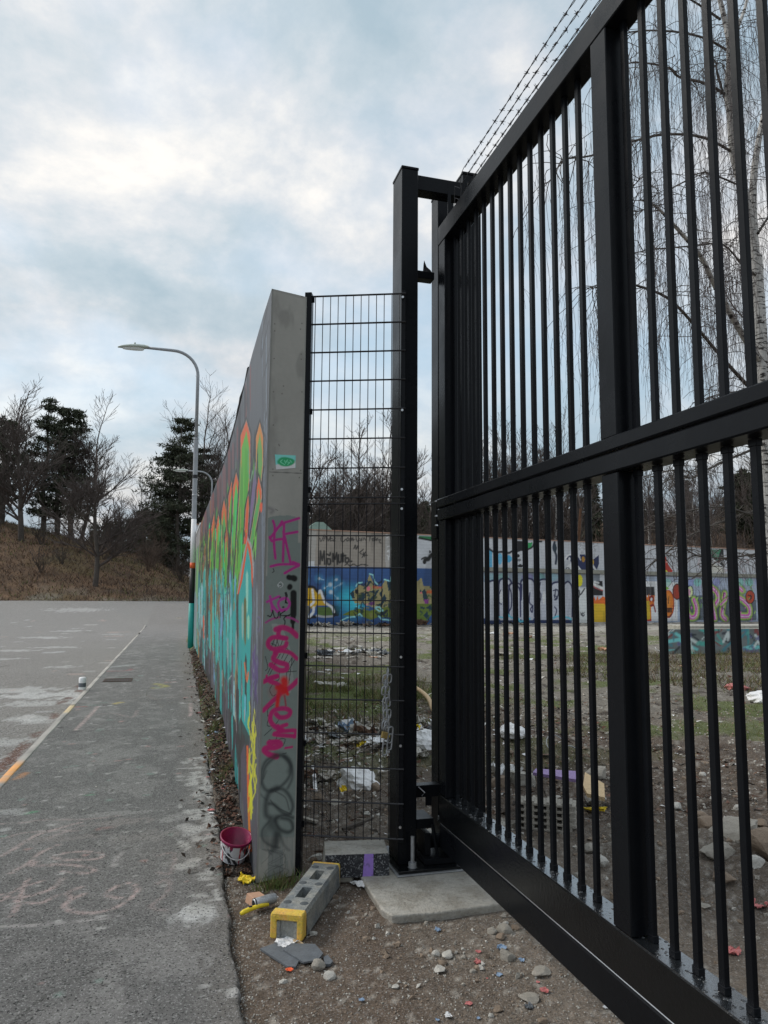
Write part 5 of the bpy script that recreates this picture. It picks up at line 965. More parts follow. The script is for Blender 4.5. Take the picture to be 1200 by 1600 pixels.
# ================================================================== PAINT BUCKET
t = empty('paint_bucket', 'white plastic paint bucket with magenta inside and drips against the graffiti wall', 'bucket', (.435, 5.12, .035)); t.rotation_euler = (.30, .06, .2)
n = 48; prof = [(0, 0), (.083, .0), (.086, .01), (.098, .135), (.104, .14), (.105, .152), (.100, .155)]
zz = np.linspace(0, .135, 40); th = np.linspace(0, 2*math.pi, 160); ZZ, TH = np.meshgrid(zz, th, indexing='ij'); rr_ = .083+(.015)*ZZ/.135
cc = np.tile(np.array(A(176, 176, 178)), (40, 160, 1)); dr = fbm(TH*3, ZZ*0+2, 3)
cc = np.where((ZZ > .126-.035*(sstep(.5,.7,fbm(np.sin(TH)*7+9, np.cos(TH)*7+9, 3))))[..., None], np.array(A(104, 20, 58)), cc)
blk = (fbm(np.sin(TH)*5+4, ZZ*26+np.cos(TH)*3, 4) > .56) & (ZZ < .11); cc = np.where(blk[..., None], np.array(A(40, 40, 44)), cc)
rd = (fbm(np.sin(TH)*9+1, ZZ*9+np.cos(TH)*9, 3) > .66); cc = np.where(rd[..., None], np.array(A(150, 40, 50)), cc)
gridmesh('bucket_side', np.stack([rr_*np.cos(TH), rr_*np.sin(TH), ZZ], -1), M['paint'], cc, parent=t)
mb = MB(); mb.lathe([(.098, .134), (.106, .136), (.107, .150), (.101, .153), (.096, .148), (.078, .02), (.0, .018)], (0, 0, 0), 40); mb.build('rim', M['magenta'], t, smooth=True)
mb = MB(); mb.lathe([(.0, 0), (.082, 0)], (0, 0, .001), 30); mb.build('bottom', M['white'], t)
mb = MB(); mb.tube([(-.098+.03*(1-math.cos(a))*0-.02*math.sin(a), -.0-.10*math.sin(a)*.7-.0, .118-.085*math.sin(a)) if False else (-.100*math.cos(a), -.104*math.sin(a)-.004, .125-.075*math.sin(a)) for a in np.linspace(.0, math.pi, 20)], .0028, 6); mb.build('handle', M['white'], t, smooth=True); mb = None
# ================================================================== VEGETATION
def soup(name, T, mats, midx=None, parent=None, **k):      # triangle soup from an (n,3,3) array
    n = len(T); me = bpy.data.meshes.new(name); me.vertices.add(n*3); me.vertices.foreach_set('co', T.reshape(-1).astype(np.float32))
    me.loops.add(n*3); me.loops.foreach_set('vertex_index', np.arange(n*3, dtype=np.int32)); me.polygons.add(n); me.polygons.foreach_set('loop_start', np.arange(0, n*3, 3, dtype=np.int32))
    for m_ in (mats if isinstance(mats, (list, tuple)) else [mats]): me.materials.append(m_)
    if midx is not None: me.polygons.foreach_set('material_index', midx.astype(np.int32))
    me.update(calc_edges=True); o = bpy.data.objects.new(name, me); COL.objects.link(o)
    if parent: o.parent = parent
    for a, v in k.items(): o[a] = v
    return o
def fast_tube(mb, pts, r0, r1, n=3):
    i0 = len(mb.v); m_ = len(pts)
    cs = [(math.cos(2*math.pi*q/n), math.sin(2*math.pi*q/n)) for q in range(n)]
    for k in range(m_):
        a = pts[max(k-1, 0)]; b = pts[min(k+1, m_-1)]; dx, dy, dz = b[0]-a[0], b[1]-a[1], b[2]-a[2]; L = math.sqrt(dx*dx+dy*dy+dz*dz) or 1e-9; dx /= L; dy /= L; dz /= L
        if abs(dz) > .75: ux, uy, uz = 1-dx*dx, -dx*dy, -dx*dz
        else: ux, uy, uz = -dz*dx, -dz*dy, 1-dz*dz
        q_ = math.sqrt(ux*ux+uy*uy+uz*uz); ux /= q_; uy /= q_; uz /= q_; vx, vy, vz = dy*uz-dz*uy, dz*ux-dx*uz, dx*uy-dy*ux; r = r0+(r1-r0)*k/(m_-1); p = pts[k]
        for c, s in cs: mb.v.append((p[0]+(ux*c+vx*s)*r, p[1]+(uy*c+vy*s)*r, p[2]+(uz*c+vz*s)*r))
    for k in range(m_-1):
        for q in range(n): q2 = (q+1) % n; mb.f.append((i0+k*n+q, i0+k*n+q2, i0+(k+1)*n+q2, i0+(k+1)*n+q)); mb.m.append(0)
def nrm(v):
    L = math.sqrt(v[0]**2+v[1]**2+v[2]**2) or 1e-9; return (v[0]/L, v[1]/L, v[2]/L)
def branch(mb, p, d, L, r, depth, R, kids=(7, 6, 5), up=.06, wig=.22, rmin=.012, spread=.9):
    n = max(3, 7-depth) if depth else 9; pts = [p]; step = L/n; ds = []
    for k in range(n):
        d = nrm((d[0]+R.uniform(-wig, wig), d[1]+R.uniform(-wig, wig), d[2]+R.uniform(-wig, wig)*.7+up)); p = (p[0]+d[0]*step, p[1]+d[1]*step, p[2]+d[2]*step); pts.append(p); ds.append(d)
    fast_tube(mb, pts, r, max(rmin, r*(.30 if depth == 0 else .42)), 7 if depth == 0 else (4 if depth == 1 else 3))
    if depth >= len(kids): return
    for i in range(kids[depth]):
        t = R.uniform(.28 if depth == 0 else .15, 1.0); k = min(n-1, int(t*n)); fr = t*n-k; q = pts[k]; q2 = pts[k+1]; b = (q[0]+(q2[0]-q[0])*fr, q[1]+(q2[1]-q[1])*fr, q[2]+(q2[2]-q[2])*fr)
        a = R.uniform(0, 6.283); dd = ds[k]; s = spread*R.uniform(.6, 1.2); nd = nrm((dd[0]+math.cos(a)*s, dd[1]+math.sin(a)*s, dd[2]*.8+R.uniform(-.2, .5)*s))
        branch(mb, b, nd, L*(.5 if depth == 0 else .55)*R.uniform(.6, 1.2)*(1.15-.5*t), max(rmin, r*(.45)*(1.1-.5*t)), depth+1, R, kids, up, wig*1.15, rmin, spread)
def bare_tree(name, label, cat, x, y, z, H, r, seed, kids=(13, 8, 6), bark='bark', lean=0., group=None, spread=.9, rmin=.014, trunk_clear=.0):
    R = random.Random(seed); t = empty(name, label, cat, (x, y, z), 0, group); tr = MB(); cr = MB()
    n = 10; d = (lean, 0, 1); p = (0, 0, -.3); pts = [p]; 
    for k in range(n): d = nrm((d[0]+R.uniform(-.09, .09), d[1]+R.uniform(-.09, .09), 1)); p = (p[0]+d[0]*H*.72/n, p[1]+d[1]*H*.72/n, p[2]+d[2]*H*.72/n); pts.append(p)
    fast_tube(tr, pts, r, r*.3, 9)
    branch(cr, pts[-1], (0, 0, 1), H*.30, r*.3, 1, R, kids, .1, .18, rmin, spread)
    for i in range(kids[0]):
        f = R.uniform(max(.25, trunk_clear), 1); k = min(n-1, int(f*n)); a = R.uniform(0, 6.283); s = spread*R.uniform(.7, 1.3); q = pts[k]
        branch(cr, q, nrm((math.cos(a)*s, math.sin(a)*s, .75)), H*.42*(1.2-.65*f)*R.uniform(.7, 1.1), r*.42*(1.15-.7*f), 1, R, kids, .09, .2, rmin, spread)
    tr.build('trunk', M[bark], t, smooth=True); cr.build('crown', M['twig'] if bark != 'birch' else M['twig'], t); return t
def clumps(C_, rad, per, size, R):
    n = len(C_)*per; c = np.repeat(C_, per, 0)+R.normal(0, 1, (n, 3))*np.repeat(rad, per)[:, None]*np.array([.5, .5, .17]); d = R.normal(0, 1, (n, 3)); d /= np.linalg.norm(d, axis=1)[:, None]; e = np.cross(d, R.normal(0, 1, (n, 3))); e /= np.linalg.norm(e, axis=1)[:, None]
    s = size*R.uniform(.5, 1.4, (n, 1)); return np.stack([c-e*s*.16, c+e*s*.16, c+d*s], 1)
def pine_parts(t, H, base, Rad, seed, per=30, size=.42, tr_r=.28, nt_=1, needle='needle', lvls=28, top_pow=.55):
    R = np.random.RandomState(seed); R2 = random.Random(seed); tr = MB(); br = MB(); C_ = []; rad = []
    for s in range(nt_):
        ox = 0 if nt_ == 1 else (s-(nt_-1)/2)*1.4; h = H*(1-.08*s*R2.random()); pts = [(ox+.12*math.sin(k*1.3+s), .1*math.cos(k+s), -.4+h*k/10) for k in range(11)]; fast_tube(tr, pts, tr_r, .04, 8)
        for L in range(lvls):
            f = (L+R2.random())/lvls; z = h*(base+(1-base)*f); w = Rad*((1-f)**top_pow)*R2.uniform(.3, 1.3)*(.55+.45*min(1, f*4))
            for b_ in range(R2.randint(3, 5)):
                a = R2.uniform(0, 6.283); end = (ox+math.cos(a)*w, math.sin(a)*w, z+w*R2.uniform(-.12, .28)); fast_tube(br, [(ox, 0, z-.15*w), ((ox+end[0])/2, end[1]/2, z+.02*w), end], .05, .02)
                for q in (.45, .7, .95, 1.0):
                    if R2.random() < .85: C_.append((ox+(end[0]-ox)*q+R2.gauss(0, .15*w*.4), end[1]*q+R2.gauss(0, .15*w*.4), z+(end[2]-z)*q)); rad.append(.35+.32*w*.35+R2.random()*.3)
        for i in range(12): a = R2.uniform(0, 6.28); z = h*base*R2.uniform(.45, 1.05); l = R2.uniform(.8, 2.2); fast_tube(br, [(ox, 0, z), (ox+math.cos(a)*l, math.sin(a)*l, z+R2.uniform(-.3, .5))], .04, .015)
    tr.build('trunk', M['bark2'] if tr_r > .2 else M['bark'], t, smooth=True); br.build('branches', M['bark'], t); soup('crown', clumps(np.array(C_), np.array(rad), per, size, R), M[needle], parent=t)
def at(px, py, Y): p = PY(px, py, Y); return p
def place(px, ytop, Y, zfun, drop=0):
    p = PY(px, ytop, Y); z = float(zfun(p[0], Y)); return p[0], Y, z-drop, p[2]-z+drop
# left group on the bank
x, y, z, H = place(10, 640, 82, bank_z); t = empty('pine_tree', 'tall dark pine with thick trunk at the far left of the bank', 'tree', (x, y, z)); pine_parts(t, H*.92, .2, 4.2, 3, tr_r=.5, lvls=22, per=14)
x, y, z, H = place(100, 628, 84, bank_z); t = empty('pine_tree', 'dense dark pine clump with several trunks left of the tall bare tree', 'tree', (x, y, z)); pine_parts(t, H, .12, 3.8, 8, nt_=3, tr_r=.3, lvls=26, per=16, top_pow=.75)
for px, yt, Y, Hf, r, lab, sd_, kd, ln in ((48, 620, 76, 1, .28, 'tall bare tree standing on the bank in front of the leftmost pine', 21, (22, 10, 9), -.03), (14, 628, 86, 1, .3, 'wide bare tree behind the bank at the left picture edge', 22, (22, 10, 9), .02), (138, 640, 84, 1, .22, 'slender bare tree close to the right of the dense pine clump', 23, (20, 10, 8), .05),
                                   (160, 692, 66, 1, .24, 'crooked bare oak with spreading crown in the middle of the bank', 24, (24, 12, 9), .03), (318, 625, 92, 1, .3, 'bare tree rising behind the pine just left of the graffiti wall', 25, (22, 10, 9), .02), (346, 665, 96, 1, .3, 'bare tree partly hidden behind the graffiti wall top', 26, (22, 10, 9), 0.0),
                                   (228, 735, 96, 1, .14, 'thin bare sapling left of the big pine beside the lamp', 27, (9, 6, 5), 0), (245, 745, 94, 1, .13, 'thin bare sapling nearest the big pine beside the lamp', 28, (9, 6, 5), 0), (190, 770, 90, 1, .1, 'small bare tree behind the crooked oak', 29, (9, 6, 4), 0)):
    X, Y, z, H = place(px, yt, Y, bank_z); bare_tree('bare_tree', lab, 'tree', X, Y, z, H*1.05, r, sd_, kd, 'bark', ln, 'bare trees on the bank', spread=1.15 if sd_ == 24 else .95)
for px, yt, Y, lab, sd_, w_ in ((285, 655, 90, 'big dark pine behind the street lamp', 31, 6.0), (268, 700, 92, 'lower dark pine leaning out left of the street lamp', 32, 5.0), (318, 700, 95, 'dark pine between street lamp and graffiti wall', 33, 5.6)):
    X, Y, z, H = place(px, yt, Y, bank_z); t = empty('pine_tree', lab, 'tree', (X, Y, z), 0, 'dark pines behind the lamp'); pine_parts(t, H, .06, w_, sd_, tr_r=.3, lvls=28, per=26, needle='needle')
sp = empty('spruce_tree', 'small dark spruce in the gap between oak and lamp, first one', 'tree', (0, 0, 0)); pine_parts(sp, 6.5, .05, 2.0, 40, per=20, size=.35, tr_r=.1, lvls=18, top_pow=.9)
gaps = [(225, 800, 110, .9), (205, 812, 118, .8), (243, 803, 104, 1), (186, 815, 115, .8), (170, 818, 112, .8), (150, 822, 118, .9), (262, 790, 108, 1.1)]
for i, (px, yt, Y, s_) in enumerate(gaps):
    X = PY(px, yt, Y)[0]; z = 1.2 if X > -3 else 3.; H = PY(px, yt, Y)[2]-z; o = sp if i == 0 else dup(sp); o.location = (X, Y, z); o.scale = (H/6.5*.9,)*2+(H/6.5,); o.rotation_euler = (0, 0, i*1.3); o['group'] = 'small dark spruces in the gap'; o['label'] = 'small dark spruce in the gap between oak and lamp, %s' % ['fifth from the left', 'fourth from the left', 'sixth from the left', 'third from the left', 'second from the left', 'nearest the oak', 'nearest the lamp'][i]
# brown shrubs on the bank
R = random.Random(50)
def shrub_proto(name, label, seed, H, n, m_, group):
    R = random.Random(seed); mb = MB()
    for i in range(n): a = R.uniform(0, 6.28); branch(mb, (R.uniform(-.2, .2), R.uniform(-.2, .2), 0), nrm((math.cos(a)*.5, math.sin(a)*.5, 1)), H*R.uniform(.6, 1), .03, 1, R, (0, 5, 4), .05, .25, .009, .8)
    o = mb.build(name, M[m_], None, label=label, category='shrub', group=group); return o
s1 = shrub_proto('bare_shrub', 'bare brown shrub on the leafy bank', 61, 3.0, 9, 'brush', 'bare shrubs on the bank'); s2 = shrub_proto('bare_shrub', 'bare brown shrub on the leafy bank', 62, 2.4, 11, 'bark', 'bare shrubs on the bank')
for i in range(32):
    o = (s1, s2)[i % 2]; o = o if i < 2 else dup(o); X = R.uniform(-26, 3); Y = R.uniform(66, 90)
    if i % 3 == 0: X = R.uniform(-9, 1); Y = R.uniform(74, 92)
    o.location = (X, Y, float(bank_z(X, Y))-.1); o.rotation_euler = (0, 0, R.uniform(0, 6)); o.scale = (R.uniform(.5, 1.2),)*3
# bank ground cover: leaves, brambles, dry grass
def blades(name, P, h, wd, R, mats, mi, lean=.5, **k):
    n = len(P); a = R.uniform(0, 6.283, n); e = np.stack([np.cos(a), np.sin(a), 0*a], 1); l = R.normal(0, lean, (n, 3)); l[:, 2] = 1; l /= np.linalg.norm(l, axis=1)[:, None]
    hh = (h*R.uniform(.4, 1.3, n))[:, None]; T = np.stack([P-e*wd, P+e*wd, P+l*hh], 1); return soup(name, T, mats, mi, **k)
R = np.random.RandomState(9); n = 26000; X = R.uniform(-30, 6, n); Y = 61.5+R.uniform(0, 1, n)**1.3*26; P = np.stack([X, Y, bank_z(X, Y)-.03], 1); dryz = (fbm(X*.3, Y*.4) > .5) | (Y < 64)
blades('undergrowth', P, .42, .035, R, [M['dry'], M['brush'], M['leaf'], M['grass'], M['twig'], mat('russet_leaves', (.12, .082, .05), .9, .5, 2, 0)], np.where(dryz, R.choice([0, 2, 2, 3, 1, 4], n), R.choice([1, 2, 2, 4, 5], n)), .9, kind='stuff')
# leaf litter along the wall foot, grass tufts
n = 5200; Y = 4.9+R.uniform(0, 1, n)**1.5*18; X = pave_x(Y)+.02+R.uniform(0, 1, n)*(wall_x(Y)-pave_x(Y)-.02); X = np.where(R.rand(n) < .12, X-R.exponential(.08, n), X)
P = np.stack([X, Y, np.maximum(soil_z(X, Y), np.where(X < pave_x(Y), .034, -1))+.008], 1); e1 = R.normal(0, 1, (n, 3)); e1[:, 2] *= .35; e1 /= np.linalg.norm(e1, axis=1)[:, None]; e2 = np.cross(e1, R.normal(0, 1, (n, 3))+[0, 0, 2]); e2 /= np.linalg.norm(e2, axis=1)[:, None]; s = R.uniform(.012, .034, (n, 1))
T = np.concatenate([np.stack([P-e1*s, P+e2*s*.6, P+e1*s], 1), np.stack([P-e1*s, P+e1*s, P-e2*s*.5+[0, 0, .006]], 1)])
M['leaf2'] = mat('reddish_dead_leaves', (.15, .075, .05), .85, .6, 14, 0); M['leaf3'] = mat('dark_dead_leaves', (.05, .04, .032), .9, .5, 14, 0); mi = R.choice([0, 1, 2, 2], n)
soup('leaf_litter', T, [M['leaf'], M['leaf2'], M['leaf3']], np.concatenate([mi, mi]), kind='stuff')
n = 1500; k_ = R.choice(9, n); cx = np.array([.44, .47, .5, .50, .53, .62, .72, .50, .52])[k_]; cy = np.array([17, 10.8, 10.5, 7.0, 23, 4.62, 4.66, 13.5, 9.2])[k_]; sp_ = np.array([.1, .08, .08, .05, .1, .05, .06, .06, .05])[k_]
X = cx+R.normal(0, 1, n)*sp_; Y = cy+R.normal(0, 1, n)*sp_*2.0; Y = np.where(k_ == 5, 4.64+R.normal(0, .03, n), Y); Y = np.where(k_ == 6, 4.68+R.normal(0, .03, n), Y); P = np.stack([X, Y, soil_z(X, Y)], 1)
blades('grass', P, .085, .003, R, [M['grass'], M['dry'], M['green']], R.choice([0, 0, 1, 2], n), .55, kind='stuff')
# green mossy patch and weeds inside the yard
n = 16000; X = 3.0+R.normal(0, 1.1, n); Y = 13.0+R.normal(0, 1.7, n); ok = fbm(X*1.1+2, Y*.8, 3) > .46; X, Y = X[ok], Y[ok]; n = len(X); P = np.stack([X, Y, soil_z(X, Y)-.01], 1); blades('meadow_grass', P, .17, .006, R, [M['grass'], M['dry'], M['green']], R.choice([0, 0, 0, 1, 1, 2], n), .8, kind='stuff')
n = 26000; X = R.uniform(8.5, 24, n); Y = R.uniform(9.5, 20, n); lo_ = np.interp(X, [8.5, 10, 14, 20, 24], [14.5, 10.8, 11.5, 12, 12]); ok = (Y > lo_+1.2*fbm(X*1.2, Y*1.2)) & (fbm(X*.9+2, Y*.9) > .44); X, Y = X[ok], Y[ok]; n = len(X); P = np.stack([X, Y, soil_z(X, Y)-.01], 1)
blades('rough_grass', P, .30, .008, R, [M['grass'], M['dry'], M['brush'], M['leaf']], R.choice([0, 0, 1, 2, 3], n), .9, kind='stuff')
n = 26000; X = R.uniform(1, 22, n); Y = R.uniform(7, 30, n); ok = fbm(X*.8+1, Y*.8+5, 4) > .53; X, Y = X[ok], Y[ok]; P = np.stack([X, Y, soil_z(X, Y)-.01], 1); blades('sparse_grass', P, .10, .006, R, [M['grass'], M['dry']], R.choice([0, 1], len(X)), .8, kind='stuff')
n = 5200; X = np.concatenate([R.uniform(.95, 6, 2600), R.uniform(4, 20, 2600)]); Y = np.concatenate([R.uniform(5, 12, 2600), R.uniform(8, 22, 2600)]); P = np.stack([X, Y, soil_z(X, Y)+.012], 1); e1 = R.normal(0, 1, (n, 3)); e1[:, 2] *= .4; e2 = R.normal(0, 1, (n, 3)); e2[:, 2] *= .4; s = R.uniform(.012, .036, (n, 1))
soup('fallen_leaves', np.stack([P-e1*s, P+e2*s, P+e1*s], 1), [M['leaf'], M['leaf2'], M['leaf3']], R.choice([0, 1, 2, 2], n), kind='stuff')
# trees behind the far wall
def yz(x, y): return 0.0
for px, yt, Y, r, lab, sd_, kd, bk in ((496, 618, 56, .3, 'large bare tree behind the yard wall seen through the left of the mesh panel', 71, (26, 12, 10), 'bark'), (546, 672, 60, .25, 'bare tree behind the yard wall seen through the middle of the mesh panel', 72, (24, 11, 9), 'bark'), (603, 672, 62, .2, 'pale birch behind the yard wall seen beside the thick gate post', 73, (26, 11, 9), 'birch'), (672, 722, 64, .2, 'birch seen in the gap between the two gate posts', 74, (20, 9, 6), 'birch')):
    p = PY(px, yt, Y); bare_tree('birch_tree' if bk == 'birch' else 'bare_tree', lab, 'tree', p[0], Y, -.5, p[2]+.8, r, sd_, kd, bk, 0, None, .7 if bk == 'birch' else 1.1)
bt = [(757, 700, 68), (775, 690, 66), (792, 694, 70), (808, 686, 66), (824, 690, 70), (842, 694, 68), (858, 674, 64), (880, 682, 68), (712, 705, 66), (1010, 712, 72), (1040, 700, 70), (1075, 730, 76), (1110, 735, 80), (1185, 700, 74)]
labs = ['leaning', 'straight', 'forked', 'bushy', 'slim', 'ragged', 'tall', 'sparse', 'thin', 'pale', 'twiggy', 'short', 'narrow', 'spreading']
protos = []
for i, (px, yt, Y) in enumerate(bt):
    p = PY(px, yt, Y); z = float(hill_z(p[0], Y)) if p[0] > 14 else -.5; H = p[2]-z
    if i < 5: t = bare_tree('birch_tree', '', 'tree', p[0], Y, z, H*1.06, .17, 80+i, (20, 9, 6), 'birch', R.uniform(-.04, .04), None, .65); protos.append((t, H))
    else: src_, h0 = protos[i % 5]; t = dup(src_, (p[0], Y, z), (0, 0, i*1.1), (H/h0,)*3)
    t['group'] = 'birches behind the yard wall'; t['label'] = 'bare %s birch behind far wall, %s' % (labs[i], ('%s of the row left of the wide stile' % ['third', 'fourth', 'fifth', 'sixth', 'seventh', 'eighth', 'ninth', 'tenth', 'second'][i] if i < 9 else '%s from the wide stile towards the right' % ['first', 'second', 'third', 'fourth', 'fifth'][i-9]))
x = PY(884, 800, 60); t = bare_tree('pine_tree', 'reddish trunked tree directly behind the far wall right of centre', 'tree', x[0], 60, 1.0, 13, .32, 95, (8, 6, 4), 'redbark', 0, None, .6)
con = empty('conifer_tree', 'dark conifer', 'tree', (0, 0, 0)); pine_parts(con, 12, .12, 2.6, 97, per=26, size=.5, tr_r=.2, lvls=24, top_pow=.85)
con2 = empty('conifer_tree', 'dark conifer', 'tree', (0, 0, 0)); pine_parts(con2, 12, .35, 3.0, 98, per=30, size=.5, tr_r=.22, lvls=20, top_pow=.5, needle='needle2')
cl = [(925, 752, 84), (905, 778, 90), (895, 790, 88), (545, 778, 84), (560, 768, 86), (575, 775, 88), (522, 785, 84), (590, 780, 86), (608, 786, 84), (535, 790, 80), (500, 800, 84), (478, 805, 88), (665, 785, 84), (655, 792, 88), (675, 792, 90), (1160, 735, 88), (1150, 745, 84), (1172, 742, 90), (1000, 775, 92), (1180, 740, 94), (985, 765, 88), (1195, 738, 90), (1015, 780, 95), (1072, 752, 95), (965, 770, 92), (1140, 750, 96), (760, 790, 92), (780, 795, 94), (620, 790, 90), (840, 790, 96), (740, 790, 96), (700, 790, 96), (860, 785, 96), (1250, 720, 90), (1290, 725, 94)]
for i, (px, yt, Y) in enumerate(cl):
    p = PY(px, yt, Y); z = float(hill_z(p[0], Y)) if p[0] > 14 else -.5; H = p[2]-z; s_ = (con, con2)[(i*7 % 3) % 2]; o = s_ if i in (0, 1) and False else None
    o = con if i == 0 else (con2 if i == 3 else dup(s_)); sc_ = H/12; o.location = (p[0], Y, z); o.scale = (max(sc_, .55)*1.0,)*2+(sc_,); o.rotation_euler = (0, 0, i*.9); o['group'] = 'dark conifers on the wooded rise'; o['label'] = 'dark conifer standing on the wooded rise behind the yard wall'
# woodland brush: thin trunks and twigs that read as one brown mass
Rr = random.Random(5); mb = MB()
for i in range(2600):
    px = Rr.uniform(440, 1330); Y = Rr.uniform(50+.13*px*.03, 92); p = PY(px, 880, Y); x = p[0]; y = Y+.13*x*.2
    if y < W0+WS*x+2: y = W0+WS*x+2+Rr.random()*10
    z = float(hill_z(x, y)) if x > 14 else -.5; H = Rr.uniform(2.5, 6.5) if x > 14 else Rr.uniform(4, 8.2)
    l = Rr.uniform(-.12, .12); fast_tube(mb, [(x, y, z), (x+l*H*.5, y, z+H*.5), (x+l*H*1.2, y, z+H)], .045 if Rr.random() < .85 else .1, .015)
    for k in range(7): a = Rr.uniform(0, 6.28); h0 = H*Rr.uniform(.2, .95); L = Rr.uniform(.5, 1.8); fast_tube(mb, [(x+l*h0, y, z+h0), (x+l*h0+math.cos(a)*L*.6, y+math.sin(a)*L*.6, z+h0+L*.5), (x+l*h0+math.cos(a)*L*.8, y+math.sin(a)*L*.8, z+h0+L)], .02, .010)
mb.build('woodland_brush', [M['brush']], None, kind='stuff')
R = np.random.RandomState(19); n = 60000; px = R.uniform(0, 1, n); X = 2+px*75; Y = W0+WS*X+2+R.uniform(0, 1, n)*50; z = np.where(X > 14, hill_z(X, Y), -.5); P = np.stack([X, Y, z+R.uniform(0, 1, n)**1.3*np.where(X > 14, 3.5, 5.5)], 1)
blades('thicket', P, .8, .022, R, [M['brush'], M['leaf'], M['twig']], R.choice([0, 0, 1, 2], n), .8, kind='stuff')
# woodland beyond the bank
mb = MB()
for i in range(700):
    x = Rr.uniform(-14, 14); y = Rr.uniform(95, 140); z = 1.0; H = Rr.uniform(3, 9); l = Rr.uniform(-.1, .1); fast_tube(mb, [(x, y, z), (x+l*H*.5, y, z+H*.5), (x+l*H, y, z+H)], .07, .02)
    for k in range(7): a = Rr.uniform(0, 6.28); h0 = H*Rr.uniform(.2, .95); L = Rr.uniform(.6, 2.); fast_tube(mb, [(x+l*h0, y, z+h0), (x+l*h0+math.cos(a)*L*.8, y+math.sin(a)*L*.8, z+h0+L)], .03, .012)
mb.build('distant_woodland', [M['brush']], None, kind='stuff')
# --- the big weeping birch
bx = PY(1204, 930, 12.0); birch = empty('weeping_birch', 'large weeping birch with white trunk and long hanging twigs behind the gate', 'tree', (bx[0], 12.0, 0))
O = np.array([bx[0], 12.0, 0]); Rb = random.Random(77)
tr = MB()
def limb(px, dY, r0, r1, mb, n=8):
    pts = smooth_path([PY(x, y, 12.0+d)-O for (x, y), d in zip(px, dY)], 4); L = len(pts); mb.tube(pts, [r0+(r1-r0)*k/(L-1) for k in range(L)], n, cap=False); return pts
limb([(1212, 1040), (1206, 900), (1200, 760), (1194, 640), (1185, 500), (1180, 400)], [0, 0, 0, .05, .1, .1], .21, .14, tr, 12)
s1_ = limb([(1182, 430), (1172, 350), (1158, 285), (1146, 238), (1142, 187), (1137, 140), (1140, 75), (1131, 25), (1118, -30), (1105, -120)], [.1, .1, 0, -.1, -.1, -.1, -.2, -.2, -.2, -.2], .115, .035, tr, 10)
s2_ = limb([(1180, 400), (1176, 326), (1179, 262), (1190, 195), (1205, 120), (1215, 20), (1225, -120)], [.1, .2, .3, .4, .5, .5, .5], .095, .03, tr, 10)
s3_ = limb([(1141, 90), (1152, 45), (1166, 5), (1180, -80)], [-.2, -.1, 0, .1], .055, .02, tr, 8)
tr.build('trunk', M['birch'], birch, smooth=True)
wb = MB(); sA = limb([(1184, 560), (1159, 521), (1117, 446), (1095, 401), (1057, 356), (1024, 322), (1000, 312)], [0, -.4, -.9, -1.2, -1.5, -1.8, -2.], .075, .012, wb)
db = MB()
limbs = [sA]
for pts_, dd, r0 in (([(1192, 625), (1162, 596), (1125, 555), (1080, 502), (1042, 465), (994, 446), (955, 440), (920, 450)], [0, -.4, -.8, -1.3, -1.7, -2.1, -2.4, -2.6], .045), ([(1180, 430), (1159, 412), (1129, 382), (1087, 384), (1020, 390), (970, 400)], [0, -.3, -.6, -1, -1.6, -2.], .025), ([(1160, 292), (1125, 277), (1095, 270), (1060, 290)], [0, -.3, -.6, -.9], .022),
                    ([(1137, 150), (1104, 131), (1061, 120), (1042, 105), (986, 98), (940, 120)], [0, -.4, -.9, -1.2, -1.8, -2.2], .034), ([(1138, 80), (1102, 60), (1050, 49), (986, 50), (950, 70)], [0, -.4, -1, -1.7, -2], .028), ([(1148, 240), (1100, 215), (1040, 210), (985, 222), (925, 243), (880, 250), (868, 275)], [0, -.6, -1.2, -1.8, -2.3, -2.8, -3], .03),
                    ([(1184, 365), (1200, 340), (1230, 300), (1270, 280)], [0, .2, .4, .6], .03), ([(1125, 30), (1080, 0), (1040, -15)], [0, -.6, -1.], .03), ([(1110, -60), (1080, -80)], [0, -.5], .03), ([(1190, 190), (1220, 150), (1260, 140)], [.3, .4, .6], .03), ([(1142, 187), (1120, 110), (1119, 100), (1108, 80)], [0, -.1, -.1, -.2], .025),
                    ([(1200, 690), (1167, 706), (1138, 718), (1098, 737), (1078, 747), (1050, 735), (1020, 745)], [0, -.3, -.6, -1, -1.3, -1.6, -1.9], .030), ([(1200, 800), (1172, 803), (1130, 792), (1083, 797), (1032, 812), (1000, 830)], [0, -.3, -.7, -1.1, -1.6, -2], .026), ([(1205, 790), (1128, 815), (1103, 825), (1067, 843), (1040, 865), (1020, 880)], [0, -.6, -.9, -1.3, -1.6, -1.8], .024), ([(1206, 862), (1165, 868), (1130, 872), (1090, 868), (1060, 850)], [0, -.3, -.6, -1, -1.3], .024), ([(1206, 880), (1170, 868), (1120, 878), (1080, 905)], [0, .3, .6, .8], .02),
                    ([(1200, 640), (1180, 610), (1150, 612), (1110, 620), (1085, 640)], [0, -.2, -.4, -.7, -.9], .022), ([(1190, 700), (1150, 690), (1100, 715), (1085, 745), (1065, 720)], [0, .3, .6, .8, .9], .018), ([(1190, 520), (1165, 500), (1140, 470), (1130, 440), (1150, 420)], [0, .3, .6, .8, 1], .018), ([(1020, 322), (990, 330), (985, 300), (1000, 280)], [-1.8, -1.9, -2, -2.], .012)):
    limbs.append(limb(pts_, dd, r0, .008, db, 6))
limbs += [s1_, s2_, s3_]
